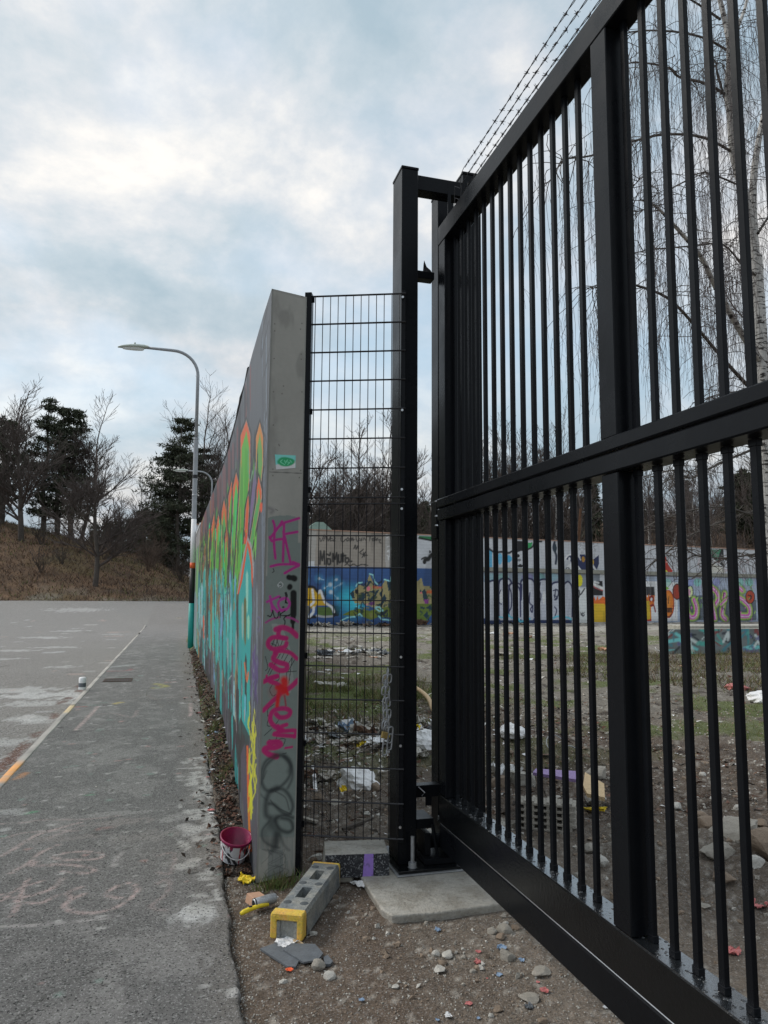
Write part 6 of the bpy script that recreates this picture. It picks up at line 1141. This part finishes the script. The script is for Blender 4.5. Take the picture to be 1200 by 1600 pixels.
# wiggly side branches and hanging twigs
tw = MB(); anchors = []
for li, L in enumerate(limbs):
    low = np.mean([p[2] for p in L]) < 4.6
    for k in range(2, len(L)):
        for q in range(2):
            p = tuple(L[k]); a = Rb.uniform(0, 6.28); d = nrm((math.cos(a)-.2, math.sin(a), Rb.uniform(-.1, .8))); ln = Rb.uniform(.4, 1.5) if not low else Rb.uniform(.3, .9); pts = [p]; 
            for s in range(6): d = nrm((d[0]+Rb.uniform(-.45, .45), d[1]+Rb.uniform(-.45, .45), d[2]+Rb.uniform(-.45, .25)-.16)); p = (p[0]+d[0]*ln/6, p[1]+d[1]*ln/6, p[2]+d[2]*ln/6); pts.append(p)
            fast_tube(db, pts, .008, .004, 4)
            if not low: anchors += pts[2:]
            else: anchors += pts[3:5] if Rb.random() < .5 else []
    if not low: anchors += [tuple(p) for p in L[3:]]
Rb.shuffle(anchors)
def hang(p, ln):
    n = max(4, int(ln/.16)); d = (Rb.uniform(-.35, .35), Rb.uniform(-.35, .35), -.8); pts = [p]
    for s in range(n):
        d = nrm((d[0]*.7+Rb.uniform(-.13, .13), d[1]*.7+Rb.uniform(-.13, .13), -1)); p = (p[0]+d[0]*ln/n, p[1]+d[1]*ln/n, p[2]+d[2]*ln/n); pts.append(p)
    fast_tube(tw, pts, .0034, .002, 3)
    for s in range(1, n):
        if Rb.random() < .55:
            q = pts[s]; l2 = Rb.uniform(.08, .35); a = Rb.uniform(0, 6.28); fast_tube(tw, [q, (q[0]+math.cos(a)*l2*.4, q[1]+math.sin(a)*l2*.4, q[2]-l2*.4), (q[0]+math.cos(a)*l2*.5, q[1]+math.sin(a)*l2*.5, q[2]-l2)], .0024, .0016, 3)
for i in range(1850):
    p = anchors[i % len(anchors)]; p = (p[0]+Rb.uniform(-.15, .15), p[1]+Rb.uniform(-.15, .15), p[2]); hang(p, Rb.uniform(.5, 2.4) if p[2] > 6 else Rb.uniform(.25, 1.0))
wb.build('pale_limb', M['birch'], birch, smooth=True); db.build('branches', M['bark'], birch, smooth=True); tw.build('hanging_twigs', mat('birch_twigs', (.075, .06, .06), .9, .3, 3, 0), birch)
# ================================================================== RUBBLE, LITTER, SMALL THINGS
def rock_mesh(seed, sub=3, flat=.6, chunky=.35, square=False):
    R = random.Random(seed); bm = bmesh.new(); bmesh.ops.create_icosphere(bm, subdivisions=sub, radius=.5)
    pl_ = [(Vector((R.gauss(0, 1), R.gauss(0, 1), R.gauss(0, 1))).normalized(), R.uniform(.26, .42)) for _ in range(11)]
    if square: pl_ = [(Vector(v).normalized(), .36+R.uniform(-.04, .04)) for v in ((1, .1, 0), (-1, 0, .1), (0, 1, .1), (.1, -1, 0), (0, .1, 1), (0, 0, -1))]+pl_[:3]
    for v in bm.verts:
        for n, d in pl_:
            q = v.co.dot(n)-d
            if q > 0: v.co -= n*q*.95
        v.co *= 1+.04*R.uniform(-1, 1); v.co.z *= flat
    me = bpy.data.meshes.new('rock'); bm.to_mesh(me); bm.free(); return me
RK = [rock_mesh(s, 3, f) for s, f in ((1, .55), (2, .7), (3, .45), (4, .6), (5, .35))]+[rock_mesh(9, 3, .7, square=True)]
def sheet_mesh(seed, amp=.12, n=11, fold=.3):
    R = np.random.RandomState(seed); u, v = np.meshgrid(np.linspace(-.5, .5, n), np.linspace(-.5, .5, n)); z = amp*(fbm(u*4+seed*3.1, v*4+seed, 3)-.3)*2+fold*np.abs(u*math.cos(seed)+v*math.sin(seed)-.1)*amp*3
    o = .06*R.normal(0, 1, (n, n)); P = np.stack([u*(1-.4*np.abs(v)*R.rand())+o*.5, v*(.6+.3*np.cos(u*3))+.05*R.normal(0, 1, (n, n)), z-z.min()], -1)
    idx = np.arange(n*n).reshape(n, n); me = bpy.data.meshes.new('sheet'); V = P.reshape(-1, 3); B = V+[0, 0, -.012]
    f1 = [tuple(q) for q in np.stack([idx[:-1, :-1], idx[:-1, 1:], idx[1:, 1:], idx[1:, :-1]], -1).reshape(-1, 4)]; f2 = [tuple(n*n+i for i in q[::-1]) for q in f1]
    me.from_pydata([tuple(p) for p in V]+[tuple(p) for p in B], [], f1+f2); me.update(); return me
SH = [sheet_mesh(s, a) for s, a in ((1, .12), (2, .2), (3, .3), (4, .08), (5, .25))]
_mc = {}
def put(name, protos_, k, mt, x, y, z, s, rz, label, cat, group=None, sx=1, sy=1, sz=1, tilt=0.):
    key = (id(protos_), k, mt)
    if key not in _mc: me = protos_[k].copy(); me.materials.clear(); me.materials.append(M[mt]); _mc[key] = me
    o = bpy.data.objects.new(name, _mc[key]); COL.objects.link(o); o.location = (x, y, z); o.scale = (s*sx, s*sy, s*sz); o.rotation_euler = (tilt, tilt*.6, rz); o['label'] = label; o['category'] = cat
    if group: o['group'] = group
    return o
def gz(x, y): return float(soil_z(x, y))
def at_ground(px, py):
    p = G(px, py, 0)
    for _ in range(8): p = G(px, py, gz(p[0], p[1]))
    return p
def stone(px, py, wpx, mt, k, label, **kw):
    p = at_ground(px, py); s = wpx/1140.*np.linalg.norm(p-CAM); return put('stone', RK, k, mt, p[0], p[1], p[2]+s*.10, s*1.05, px*.37, label, 'stone', **kw)
D = lambda x, y: (650+x/3.871, 1380+y/3.871)
for x, y, w_, m_, k, lb in ((530, 290, 90, 'stone', 0, 'largest rounded grey stone in the little pile beside the gate rail'), (462, 303, 60, 'stone', 1, 'grey stone at the left of the pile beside the gate rail'), (513, 333, 55, 'stone2', 3, 'brown stone at the bottom of the pile beside the gate rail'), (600, 275, 50, 'stone2', 2, 'brown stone at the right of the pile beside the gate rail'), (543, 250, 34, 'stone3', 1, 'small pale pointed stone on top of the pile beside the gate rail'),
                             (545, 450, 95, 'stone', 5, 'blocky light grey stone below the blue plastic scrap'), (118, 435, 50, 'stone3', 1, 'pale upright stone, left of a flat pale stone on the dirt'), (193, 440, 75, 'stone3', 2, 'flat pale stone right of the pale upright stone'), (160, 487, 50, 'stone2', 3, 'tan stone just under the two pale stones'), (143, 530, 75, 'stone3', 4, 'flat tan stone below the two pale stones'), (760, 550, 105, 'stone', 4, 'long flat grey stone lying close to the gate rail'),
                             (683, 708, 105, 'stone', 4, 'broad flat grey stone near the lower edge, beside the gate rail'), (450, 808, 34, 'stone3', 1, 'small round whitish pebble near the bottom edge'), (770, 838, 55, 'stone2', 2, 'tan stone at the very bottom by the gate rail'), (390, 520, 44, 'stone3', 3, 'small pale stone under the red plastic scrap'), (345, 537, 36, 'stone', 0, 'small grey stone left of the stone under the red scrap'), (290, 455, 34, 'stone', 1, 'small grey stone between pale stones and red scraps'), (60, 245, 34, 'stone', 0, 'small grey stone near the footing slab'), (500, 770, 60, 'stone2', 4, 'low brown stone near the bottom edge')):
    px, py = D(x, y); stone(px, py, w_/3.871, m_, k, lb)
for px, py, w_, m_, k, lb in ((495, 1512, 22, 'stone', 1, 'grey stone resting against the dark slate pieces'), (515, 1527, 17, 'stone3', 5, 'pale square stone just below the dark slate pieces'), (540, 1373, 13, 'stone', 0, 'grey stone tucked under the sprayed fence foot'), (489, 1460, 12, 'stone3', 3, 'pale stone at the yellow end of the fence foot'), (433, 1463, 10, 'stone3', 1, 'small pale stone just left of the yellow fence foot end'), (525, 1403, 12, 'stone2', 2, 'brown stone fragment beside the long fence foot'), (443, 1535, 12, 'stone3', 2, 'little pale stone beneath the orange scrap'), (618, 1543, 12, 'stone3', 4, 'little pale stone alone on the dirt left of the coloured scraps'),
                              (1155, 1312, 70, 'stone', 5, 'big square grey concrete boulder behind the gate bars'), (1108, 1290, 30, 'stone2', 5, 'tan block left of the big square boulder'), (1094, 1277, 20, 'stone2', 0, 'rounded tan stone left of the big square boulder'), (1120, 1338, 46, 'stone', 3, 'grey rubble lump below the tan block'), (1055, 1262, 22, 'stone3', 2, 'pale stone behind the second bar right of the stile'), (1180, 1352, 26, 'stone3', 1, 'pale stone between the last two bars'), (1198, 1330, 60, 'stone2', 1, 'large curved brown rock behind the last bar'), (1130, 1375, 34, 'stone2', 3, 'brown lump of rubble under the big square boulder'),
                              (935, 1212, 34, 'stone', 5, 'upright grey stone block left of the wide stile'), (810, 1225, 55, 'slab', 5, 'broken concrete block seen between bars behind the purple plank'), (780, 1228, 40, 'stone2', 5, 'reddish brown broken block beside the broken concrete block'), (925, 1330, 26, 'stone', 3, 'grey rubble lump below the tan board'), (938, 1350, 24, 'stone3', 1, 'pale rubble lump below the tan board'), (905, 1372, 20, 'stone', 0, 'small grey rubble lump at the beam edge'), (1190, 1290, 20, 'stone2', 3, 'small brown stone beside the last bar'), (490, 1345, 12, 'stone2', 1, 'small stone under the mesh panel next to concrete wall')):
    stone(px, py, w_, m_, k, lb)
def scrap(px, py, wpx, mt, k, label, cat='scrap', sz=1, rz=None, group=None, sy=1, tilt=0, name='plastic_scrap'):
    p = at_ground(px, py); s = wpx/1140.*np.linalg.norm(p-CAM); return put(name, SH, k, mt, p[0], p[1], p[2]+.004, s, px*.7 if rz is None else rz, label, cat, group, 1, sy, sz, tilt)
for x, y, w_, m_, k, lb in ((520, 402, 72, 'blue', 1, 'light blue plastic scrap on the blocky grey stone'), (638, 472, 44, 'blue', 4, 'pale blue plastic scrap right of the blocky grey stone'), (372, 485, 55, 'pink', 2, 'pinkish red plastic scrap, the larger of two close together'), (377, 420, 44, 'pink', 0, 'thin pinkish red scrap above the larger pinkish red one'), (775, 660, 66, 'pink', 1, 'pinkish red crumpled scrap near the gate rail'), (320, 733, 54, 'pink', 3, 'thin red strip of plastic alone near the bottom'),
                             (130, 290, 50, 'blue', 2, 'bluish grey crumpled scrap closest to the footing slab'), (500, 557, 54, 'blue', 3, 'thin blue and white strip of plastic in the rubble'), (682, 755, 44, 'slate', 2, 'dark bluish scrap under the broad flat grey stone'), (195, 812, 42, 'white', 4, 'round white scrap near the bottom edge'), (377, 825, 28, 'blue', 1, 'tiny blue scrap near the bottom edge'), (130, 835, 32, 'blue', 4, 'faded greyish blue scrap beside the round white scrap'), (1150, 757, 30, 'white', 0, 'white paper scrap right by the gate rail'), (738, 604, 28, 'pink', 0, 'tiny pink scrap above the crumpled red one'), (430, 580, 16, 'pink', 3, 'speck of red plastic in the middle of the dirt')):
    px, py = D(x, y); scrap(px, py, w_/3.871*(.72 if m_ in ('pink', 'blue') else 1), m_, k, lb)
scrap(565, 1565, 8, 'blue', 1, 'bright blue plastic scrap by itself left of the rubble'); scrap(452, 1517, 10, 'orange', 0, 'small orange plastic scrap below the slate pieces'); scrap(1145, 1490, 20, 'pink', 2, 'pink plastic scrap behind the gate between two bars'); scrap(1185, 1418, 24, 'pink', 1, 'pink scrap further behind the gate near the picture edge')
scrap(447, 1476, 30, 'white', 2, 'crumpled white plastic beside the wood stick', sz=.8); scrap(483, 1500, 30, 'white', 3, 'stained white card lying on the slate pieces', rz=.3, sy=.7)
p = at_ground(560, 1386); o = put('paper_strip', SH, 3, 'white', p[0], p[1], p[2]+.012, .115, -.9, 'curled white paper strip in front of the sprayed fence foot', 'paper', None, 1, .45, 2.2)
scrap(385, 1378, 24, 'yellowp', 2, 'crumpled yellow plastic at the foot of the concrete wall end', sz=1.1)
# slate pieces
def slab_piece(name, pts, th, mt, label, cat, z0=.004):
    P_ = [at_ground(*q) for q in pts]; mb = MB(); z = np.mean([p[2] for p in P_])+z0; mb.prism([(p[0], p[1], z) for p in P_], [(p[0], p[1], z+th) for p in P_]); c = P_[0]
    if mb.f:
        a = Vector(mb.v[1])-Vector(mb.v[0]); b = Vector(mb.v[2])-Vector(mb.v[0])
        if a.cross(b).z < 0: mb.f = [f[::-1] for f in mb.f]
    return mb.build(name, M[mt], None, label=label, category=cat)
slab_piece('slate_panel', [(406, 1487), (430, 1478), (470, 1500), (462, 1515), (450, 1514)], .010, 'slate', 'larger dark slate panel lying in front of the fence foot', 'panel'); slab_piece('slate_panel', [(442, 1492), (455, 1481), (492, 1483), (505, 1498), (496, 1508), (474, 1510)], .008, 'slate', 'second dark slate panel overlapping the larger one', 'panel', .016); slab_piece('slate_panel', [(505, 1500), (512, 1497), (520, 1507), (516, 1512), (508, 1512)], .012, 'slate', 'small broken slate corner beside the grey stone', 'panel')
def stick(p0, p1, w_, h_, mt, name, label, cat, z=.01):
    a, b = at_ground(*p0), at_ground(*p1); d = b-a; L = np.linalg.norm(d[:2]); mb = MB(); mb.box(0, L, -w_/2, w_/2, 0, h_, .002); o = mb.build(name, M[mt], None, label=label, category=cat); o.location = (a[0], a[1], a[2]+z); o.rotation_euler = (0, 0, math.atan2(d[1], d[0])); return o
stick((437, 1456), (474, 1484), .028, .014, 'wood', 'wood_stick', 'splintered wooden stick in front of the yellow fence foot end', 'stick')
stick((489, 1202), (493, 1238), .035, .03, 'white', 'pale_board', 'pale wooden board on the dirt behind the mesh panel', 'board'); stick((466, 1280), (495, 1290), .04, .02, 'stone', 'timber_offcut', 'grey timber offcut on the dirt behind the mesh panel', 'board'); stick((535, 1300), (590, 1275), .02, .02, 'bark2', 'wood_stick', 'thin dark stick behind the sprayed fence foot', 'stick')
p = at_ground(398, 1412); mb = MB(); mb.box(-.045, .045, -.035, .035, 0, .05, .002); o = mb.build('cardboard_box', M['card'], None, label='small brown block at the pavement edge left of the spray can', category='block'); o.location = (p[0], p[1], p[2]); o.rotation_euler = (.1, .15, .5)
# spray can
p = at_ground(406, 1424); t = empty('spray_can', 'silver spray can lying between the brown block and the fence foot', 'spray can', (p[0]+.03, p[1]+.02, .032)); t.rotation_euler = (math.radians(88), 0, math.radians(110))
mb = MB(); mb.lathe([(0, -.07), (.026, -.07), (.028, -.066), (.028, .055), (.024, .066), (.012, .072), (0, .073)], (0, 0, 0), 24); mb.build('can_body', mat('scuffed_silver', (.45, .46, .47), .35, .4, 30, .05, 60, metal=.6), t, smooth=True); mb = MB(); mb.lathe([(.0285, -.068), (.0295, -.064), (.0285, -.06)], (0, 0, 0), 24); mb.lathe([(0, -.0702), (.02, -.0702)], (0, 0, 0), 20); mb.build('bottom_ring', M['blackpaint'], t, smooth=True); mb = MB(); mb.tube([(0, 0, .073), (0, 0, .082)], .005, 8); mb.build('nozzle', M['white'], t)
# yellow knife
a, b = at_ground(376, 1437), at_ground(420, 1424); t = empty('utility_knife', 'yellow plastic knife handle lying in front of the spray can', 'knife', (a[0], a[1], .012), math.atan2(b[1]-a[1], b[0]-a[0]))
L = float(np.linalg.norm((b-a)[:2])); mb = MB(); mb.tube([(0, 0, 0), (.02, .004, .004), (L*.35, .010, .008), (L*.7, .012, .012), (L, .004, .01)], [.010, .014, .013, .012, .009], 8); mb.build('handle', M['yellowp'], t, smooth=True); mb = MB(); mb.box(L*.3, L*.42, .004, .018, .018, .024, .002); mb.build('slider', M['blackpaint'], t)
# bottle-ish cup on kerb
p = G(130, 1078, .04); t = empty('drink_can', 'crushed white and blue can standing on the kerb', 'can', (p[0]-.02, p[1], .046)); mb = MB(); mb.lathe([(0, 0), (.06, 0), (.065, .02), (.06, .12), (.066, .20), (.05, .22), (0, .22)], (0, 0, 0), 14); mb.build('can_body', M['white'], t, smooth=True); mb = MB(); mb.lathe([(.0655, .05), (.0625, .12)], (0, 0, 0), 14); mb.build('label_band', M['slate'], t)
# drain grate
p = G(186, 1063, .034); gr_ = empty('drain_grate', 'rusty brown drain grate set in the pavement near the kerb', 'drain', (p[0]-.02, p[1], .034)); M['rust'] = mat('rusty_iron', (.09, .06, .045), .8, .3, 20, .3, 60)
mb = MB(); mb.box(-.27, .27, -.27, -.24, 0, .012); mb.box(-.27, .27, .24, .27, 0, .012); mb.box(-.27, -.24, -.239, .239, 0, .012); mb.box(.24, .27, -.239, .239, 0, .012); mb.build('frame', M['rust'], gr_); mb = MB()
for k in range(9): x = -.21+k*.0525; mb.box(x-.012, x+.012, -.239, .239, .001, .010)
mb.build('bars', M['rust'], gr_); mb = MB(); mb.box(-.239, .239, -.239, .239, .0, .0008); mb.build('pit_shade_sheet', M['blackpaint'], gr_)  # flat black sheet stands in for the shade below the bars
# white bag and pot behind the mesh
def bag(px, py, w_px, h_px, label, seed, mt='white'):
    p = at_ground(px, py); s = w_px/1140.*np.linalg.norm(p-CAM); R = random.Random(seed); bm = bmesh.new(); bmesh.ops.create_icosphere(bm, subdivisions=4, radius=.5)
    for v in bm.verts:
        c = v.co; q = float(fbm(np.array([c.x*3+seed+c.z*2]), np.array([c.y*3+c.z*3+5]), 3)[0]); q2 = float(fbm(np.array([c.x*9+seed]), np.array([c.y*9+c.z*9]), 2)[0]); v.co *= .6+.75*q+.12*abs(q2-.5)*2; v.co.z = max(v.co.z*h_px/w_px*1.2, -.12)
    me = bpy.data.meshes.new('bag'); bm.to_mesh(me); bm.free(); me.materials.append(M[mt]); o = bpy.data.objects.new('rubbish_bag', me); COL.objects.link(o); o.location = (p[0], p[1], p[2]+.08*s); o.scale = (s, s, s); o['label'] = label; o['category'] = 'bag'; return o
bag(558, 1228, 62, 34, 'crumpled white plastic bag on the dirt behind the mesh panel', 3); bag(668, 1166, 46, 34, 'white rubbish bag in the gap beside the thick gate post', 4); bag(1196, 1095, 44, 16, 'white rubbish bag on grass near the low painted wall', 5); bag(1150, 1078, 30, 10, 'red and white rubbish on grass near the low painted wall', 6, 'pink'); bag(800, 1150, 40, 22, 'white rubbish bag seen between bars left of the stile', 7)
o = stone(583, 1232, 24, 'redpot' if 'redpot' in M else 'stone2', 0, 'rust coloured lump touching the white plastic bag')
# hose
a = at_ground(656, 1090); b = at_ground(682, 1120); mb = MB(); pts = smooth_path([a+[-.2, .3, .25], a+[0, 0, .12], (a+b)/2+[.02, 0, .12], b+[0, 0, .03], b+[.25, -.15, .02]]); mb.tube(pts, .035, 10); mb.build('bent_pipe', M['wood'], None, smooth=True, label='bent pale pipe lying in the yard beside the gate posts', category='pipe')
# purple plank, perforated block, tan board
slab_piece('purple_plank', [(833, 1253), (838, 1246), (905, 1252), (906, 1262)], .025, 'purple', 'lilac painted plank behind the gate bars left of the stile', 'plank', .22)
p = at_ground(862, 1300); t = empty('hollow_block', 'grey perforated hollow block under the lilac plank', 'block', (p[0], p[1]+.08, p[2]+.0), -.55); mb = MB()
for k in range(5): mb.box(-.22, .22, -.09, .09, .005+k*.045, .022+k*.045, .002)
for k in range(8): x = -.215+k*.0555; mb.box(x, x+.02, -.085, .085, .0, .215)
mb.build('block_body', M['stone'], t)
slab_piece('tan_board', [(912, 1262), (915, 1250), (945, 1262), (946, 1278), (918, 1276)], .03, 'tan', 'broken tan board right of the lilac plank', 'board', .16)
for px, py, lb in ((868, 1172, 'upper of two wire hoops lying in the gravel'), (893, 1190, 'lower of two wire hoops lying in the gravel')):
    p = at_ground(px, py); mb = MB(); mb.tube([(.11*math.cos(a), .11*math.sin(a), .02+.05*math.sin(a)) for a in np.linspace(0, 6.3, 24)], .006, 5); o = mb.build('wire_hoop', M['galv'], None, label=lb, category='hoop'); o.location = (p[0], p[1], p[2]+.04); o.rotation_euler = (.5, 0, 0)
# scattered stones and litter
R = random.Random(91); cnt = 0
for i in range(70):     # on the bare dirt by the gate
    x, y = R.uniform(.5, 1.75), R.uniform(2.7, 4.5)
    if x < .95 and 3.85 < y: continue
    if x > 1.1 and y > 3.9: continue
    put('stone', RK, R.randrange(5), R.choice(['stone', 'stone2', 'stone3', 'stone2']), x, y, gz(x, y)+.001, R.uniform(.006, .02), R.uniform(0, 6), 'small loose stone on the bare dirt in front of the gate', 'stone', 'small loose stones on the dirt by the gate')
for i in range(150):     # yard rubble
    x, y = R.uniform(.95, 5.5), R.uniform(5.0, 9.5)
    if R.random() < .45: x, y = 2.0+R.gauss(0, .7), 9.2+R.gauss(0, .7)
    put('stone', RK, R.randrange(6), R.choice(['stone', 'stone2', 'stone2', 'stone3']), x, y, gz(x, y), R.uniform(.03, .13), R.uniform(0, 6), 'rubble stone on the churned yard soil behind the gate', 'stone', 'rubble stones scattered over the yard soil')
for i in range(40):
    x, y = R.uniform(2.4, 5.0), R.uniform(2.6, 5.2)
    put('stone', RK, R.randrange(6), R.choice(['stone', 'stone2', 'stone2', 'stone3']), x, y, gz(x, y), R.uniform(.02, .10), R.uniform(0, 6), 'rubble stone close behind the gate bars', 'stone', 'rubble stones close behind the gate')
mcs = ['white', 'dirtywhite', 'dirtywhite', 'card', 'stone3', 'slate', 'stone', 'stone2', 'dirtywhite', 'leaf', 'stone3', 'blue', 'yellowp', 'pink', 'leaf', 'blackpaint']
M_ = M
for i in range(90):
    x, y = 2.15+R.gauss(0, .75), 9.3+R.gauss(0, .55)
    if i % 5 == 0: x, y = R.uniform(1.0, 3.6), R.uniform(5.3, 9)
    put('litter_piece', SH, R.randrange(5), R.choice(mcs), x, y, gz(x, y)+.01, R.uniform(.08, .34), R.uniform(0, 6), 'crumpled litter in the rubbish heap behind the mesh panel', 'litter', 'crumpled litter in the rubbish heap', 1, R.uniform(.5, 1), R.uniform(.8, 2.2), R.uniform(-.4, .4))
for i in range(46):
    x, y = R.uniform(3.5, 6.2), R.uniform(20, 24)
    if i % 3 == 0: x, y = R.uniform(2.5, 24), R.uniform(10, 36)
    put('litter_piece', SH, R.randrange(5), R.choice(mcs[:6]), x, y, gz(x, y)+.01, R.uniform(.2, .7), R.uniform(0, 6), 'pale litter lying farther out on the yard ground', 'litter', 'pale litter far out in the yard', 1, R.uniform(.5, 1), R.uniform(.4, 1.2))
for i in range(50):
    u = R.uniform(6.5, 14 if i < 38 else 22); y = W0+WS*u-R.uniform(.4, 2.6)
    put('litter_piece', SH, R.randrange(5), R.choice(['dirtywhite', 'white', 'slate', 'blackpaint', 'stone2', 'stone', 'leaf', 'blackpaint', 'dirtywhite']), u, y, .02, R.uniform(.3, .9), R.uniform(0, 6), 'rubbish heaped at the foot of the blue mural', 'litter', 'rubbish at the foot of the blue mural', 1, R.uniform(.5, 1), R.uniform(.8, 1.8))
for i in range(40):
    y = R.uniform(5.2, 20); x = float(pave_x(y))+R.uniform(-.08, .14)
    put('litter_piece', SH, R.randrange(5), R.choice(['white', 'stone3', 'white', 'pink', 'blue']), x, y, max(gz(x, y), .034 if x < pave_x(y) else -1)+.004, R.uniform(.02, .07), R.uniform(0, 6), 'small scrap in the leaves along the wall foot', 'litter', 'small scraps along the wall foot')
for i in range(26):
    y = 3.2+R.random()**1.5*14; x = R.uniform(-1.3, .25)
    put('stone', RK, R.randrange(5), R.choice(['stone3', 'stone', 'bark2']), x, y, .038, R.uniform(.008, .02), R.uniform(0, 6), 'tiny pebble lying on the asphalt pavement', 'stone', 'tiny pebbles on the pavement')
# fine gravel
Rn = np.random.RandomState(4); n = 15000; X = np.concatenate([Rn.uniform(.34, 2.0, 9000), Rn.uniform(1.0, 9.0, 6000)]); Y = np.concatenate([Rn.uniform(2.3, 5.2, 9000), Rn.uniform(3.2, 12, 6000)]); s = np.concatenate([Rn.uniform(.0015, .006, 9000), Rn.uniform(.004, .020, 6000)])
edge_ = Rn.rand(n) < .14; s = np.where(edge_, np.minimum(s, .006), s); X = np.where(edge_, pave_x(Y)+np.abs(Rn.normal(0, .05, n)), X); ok = (X > pave_x(Y)+.01) & ~((X > 1.16) & (Y > 3.97) & (Y < 5.4) & (X < 2.3)) & ((X < wall_x(Y)) | (X > wall_x(Y)+.26) | (Y < 4.7)); X, Y, s = X[ok], Y[ok], s[ok]; n = len(X)
C_ = np.stack([X, Y, soil_z(X, Y)+s*.3], 1); q = Rn.normal(0, 1, (n, 3, 3)); q, _ = np.linalg.qr(q); ax = q*s[:, None, None]*Rn.uniform(.6, 1.3, (n, 3, 1)); T = []
for sx in (1, -1):
    for sy in (1, -1):
        for sz in (1, -1):
            a, b, c = C_+sx*ax[:, 0], C_+sy*ax[:, 1], C_+sz*ax[:, 2]; T.append(np.stack([a, b, c] if sx*sy*sz > 0 else [a, c, b], 1))
T = np.concatenate(T); mi = np.tile(Rn.choice([0, 1, 1, 2], n), 8); soup('gravel', T, [M['stone'], M['stone2'], M['stone3']], mi, kind='stuff')
n = 6200; X = np.concatenate([Rn.uniform(.95, 6, 2600), 2.1+Rn.normal(0, .9, 1800), Rn.uniform(3, 22, 1800)]); Y = np.concatenate([Rn.uniform(5.2, 12, 2600), 9.2+Rn.normal(0, .9, 1800), Rn.uniform(9, 36, 1800)]); s = np.concatenate([Rn.uniform(.005, .024, 2600), Rn.uniform(.01, .05, 1800), Rn.uniform(.02, .08, 1800)])[:, None]
P = np.stack([X, Y, soil_z(X, Y)+.012], 1); e = Rn.normal(0, 1, (n, 3)); e[:, 2] *= .3; g = Rn.normal(0, 1, (n, 3)); g[:, 2] *= .3; nv_ = 700; yv = Rn.uniform(4.9, 20, nv_); xv = pave_x(yv)+Rn.uniform(-.03, .16, nv_); Pv = np.stack([xv, yv, soil_z(xv, yv)+.014], 1); ev = Rn.normal(0, 1, (nv_, 3)); ev[:, 2] *= .3; gv = Rn.normal(0, 1, (nv_, 3)); sv_ = Rn.uniform(.004, .014, nv_)[:, None]; P = np.concatenate([P, Pv]); e = np.concatenate([e, ev]); g = np.concatenate([g, gv]); s = np.concatenate([s, sv_]); n += nv_
soup('litter_flecks', np.stack([P-e*s, P+g*s, P+e*s*.8], 1), [M['white'], M['dirtywhite'], M['stone3'], M['leaf2']], Rn.choice([0, 1, 1, 2, 2, 3], n), kind='stuff')
# small shed beyond the wall
sh = empty('shed', 'small wooden shed with pale green roof beyond the far wall', 'shed', (PY(497, 860, 54)[0], 54, -.5)); mb = MB(); mb.box(-.55, .6, 0, 3, 0, 7.2); mb.build('wall', M['housewood'], sh); mb = MB(); mb.prism([(-.9, -.4, 7.2), (.95, -.4, 7.2), (.95, 3.4, 7.2), (-.9, 3.4, 7.2)], [(-.25, -.4, 7.75), (.3, -.4, 7.75), (.3, 3.4, 7.75), (-.25, 3.4, 7.75)]); mb.build('roof', M['roofgreen'], sh)
# guard rail on the distant road
mb = MB(); gy = 108
for x in np.arange(-8, 6, 2.): mb.box(x-.05, x+.05, gy, gy+.1, 2.6, 6.2)
mb.box(-8, 6, gy-.05, gy-.01, 5.9, 6.1); mb.box(-8, 6, gy-.05, gy-.01, 5.1, 5.25); mb.build('guard_rail', M['galvpole'], None, label='grey guard rail far behind the bank near the street lamp', category='rail')
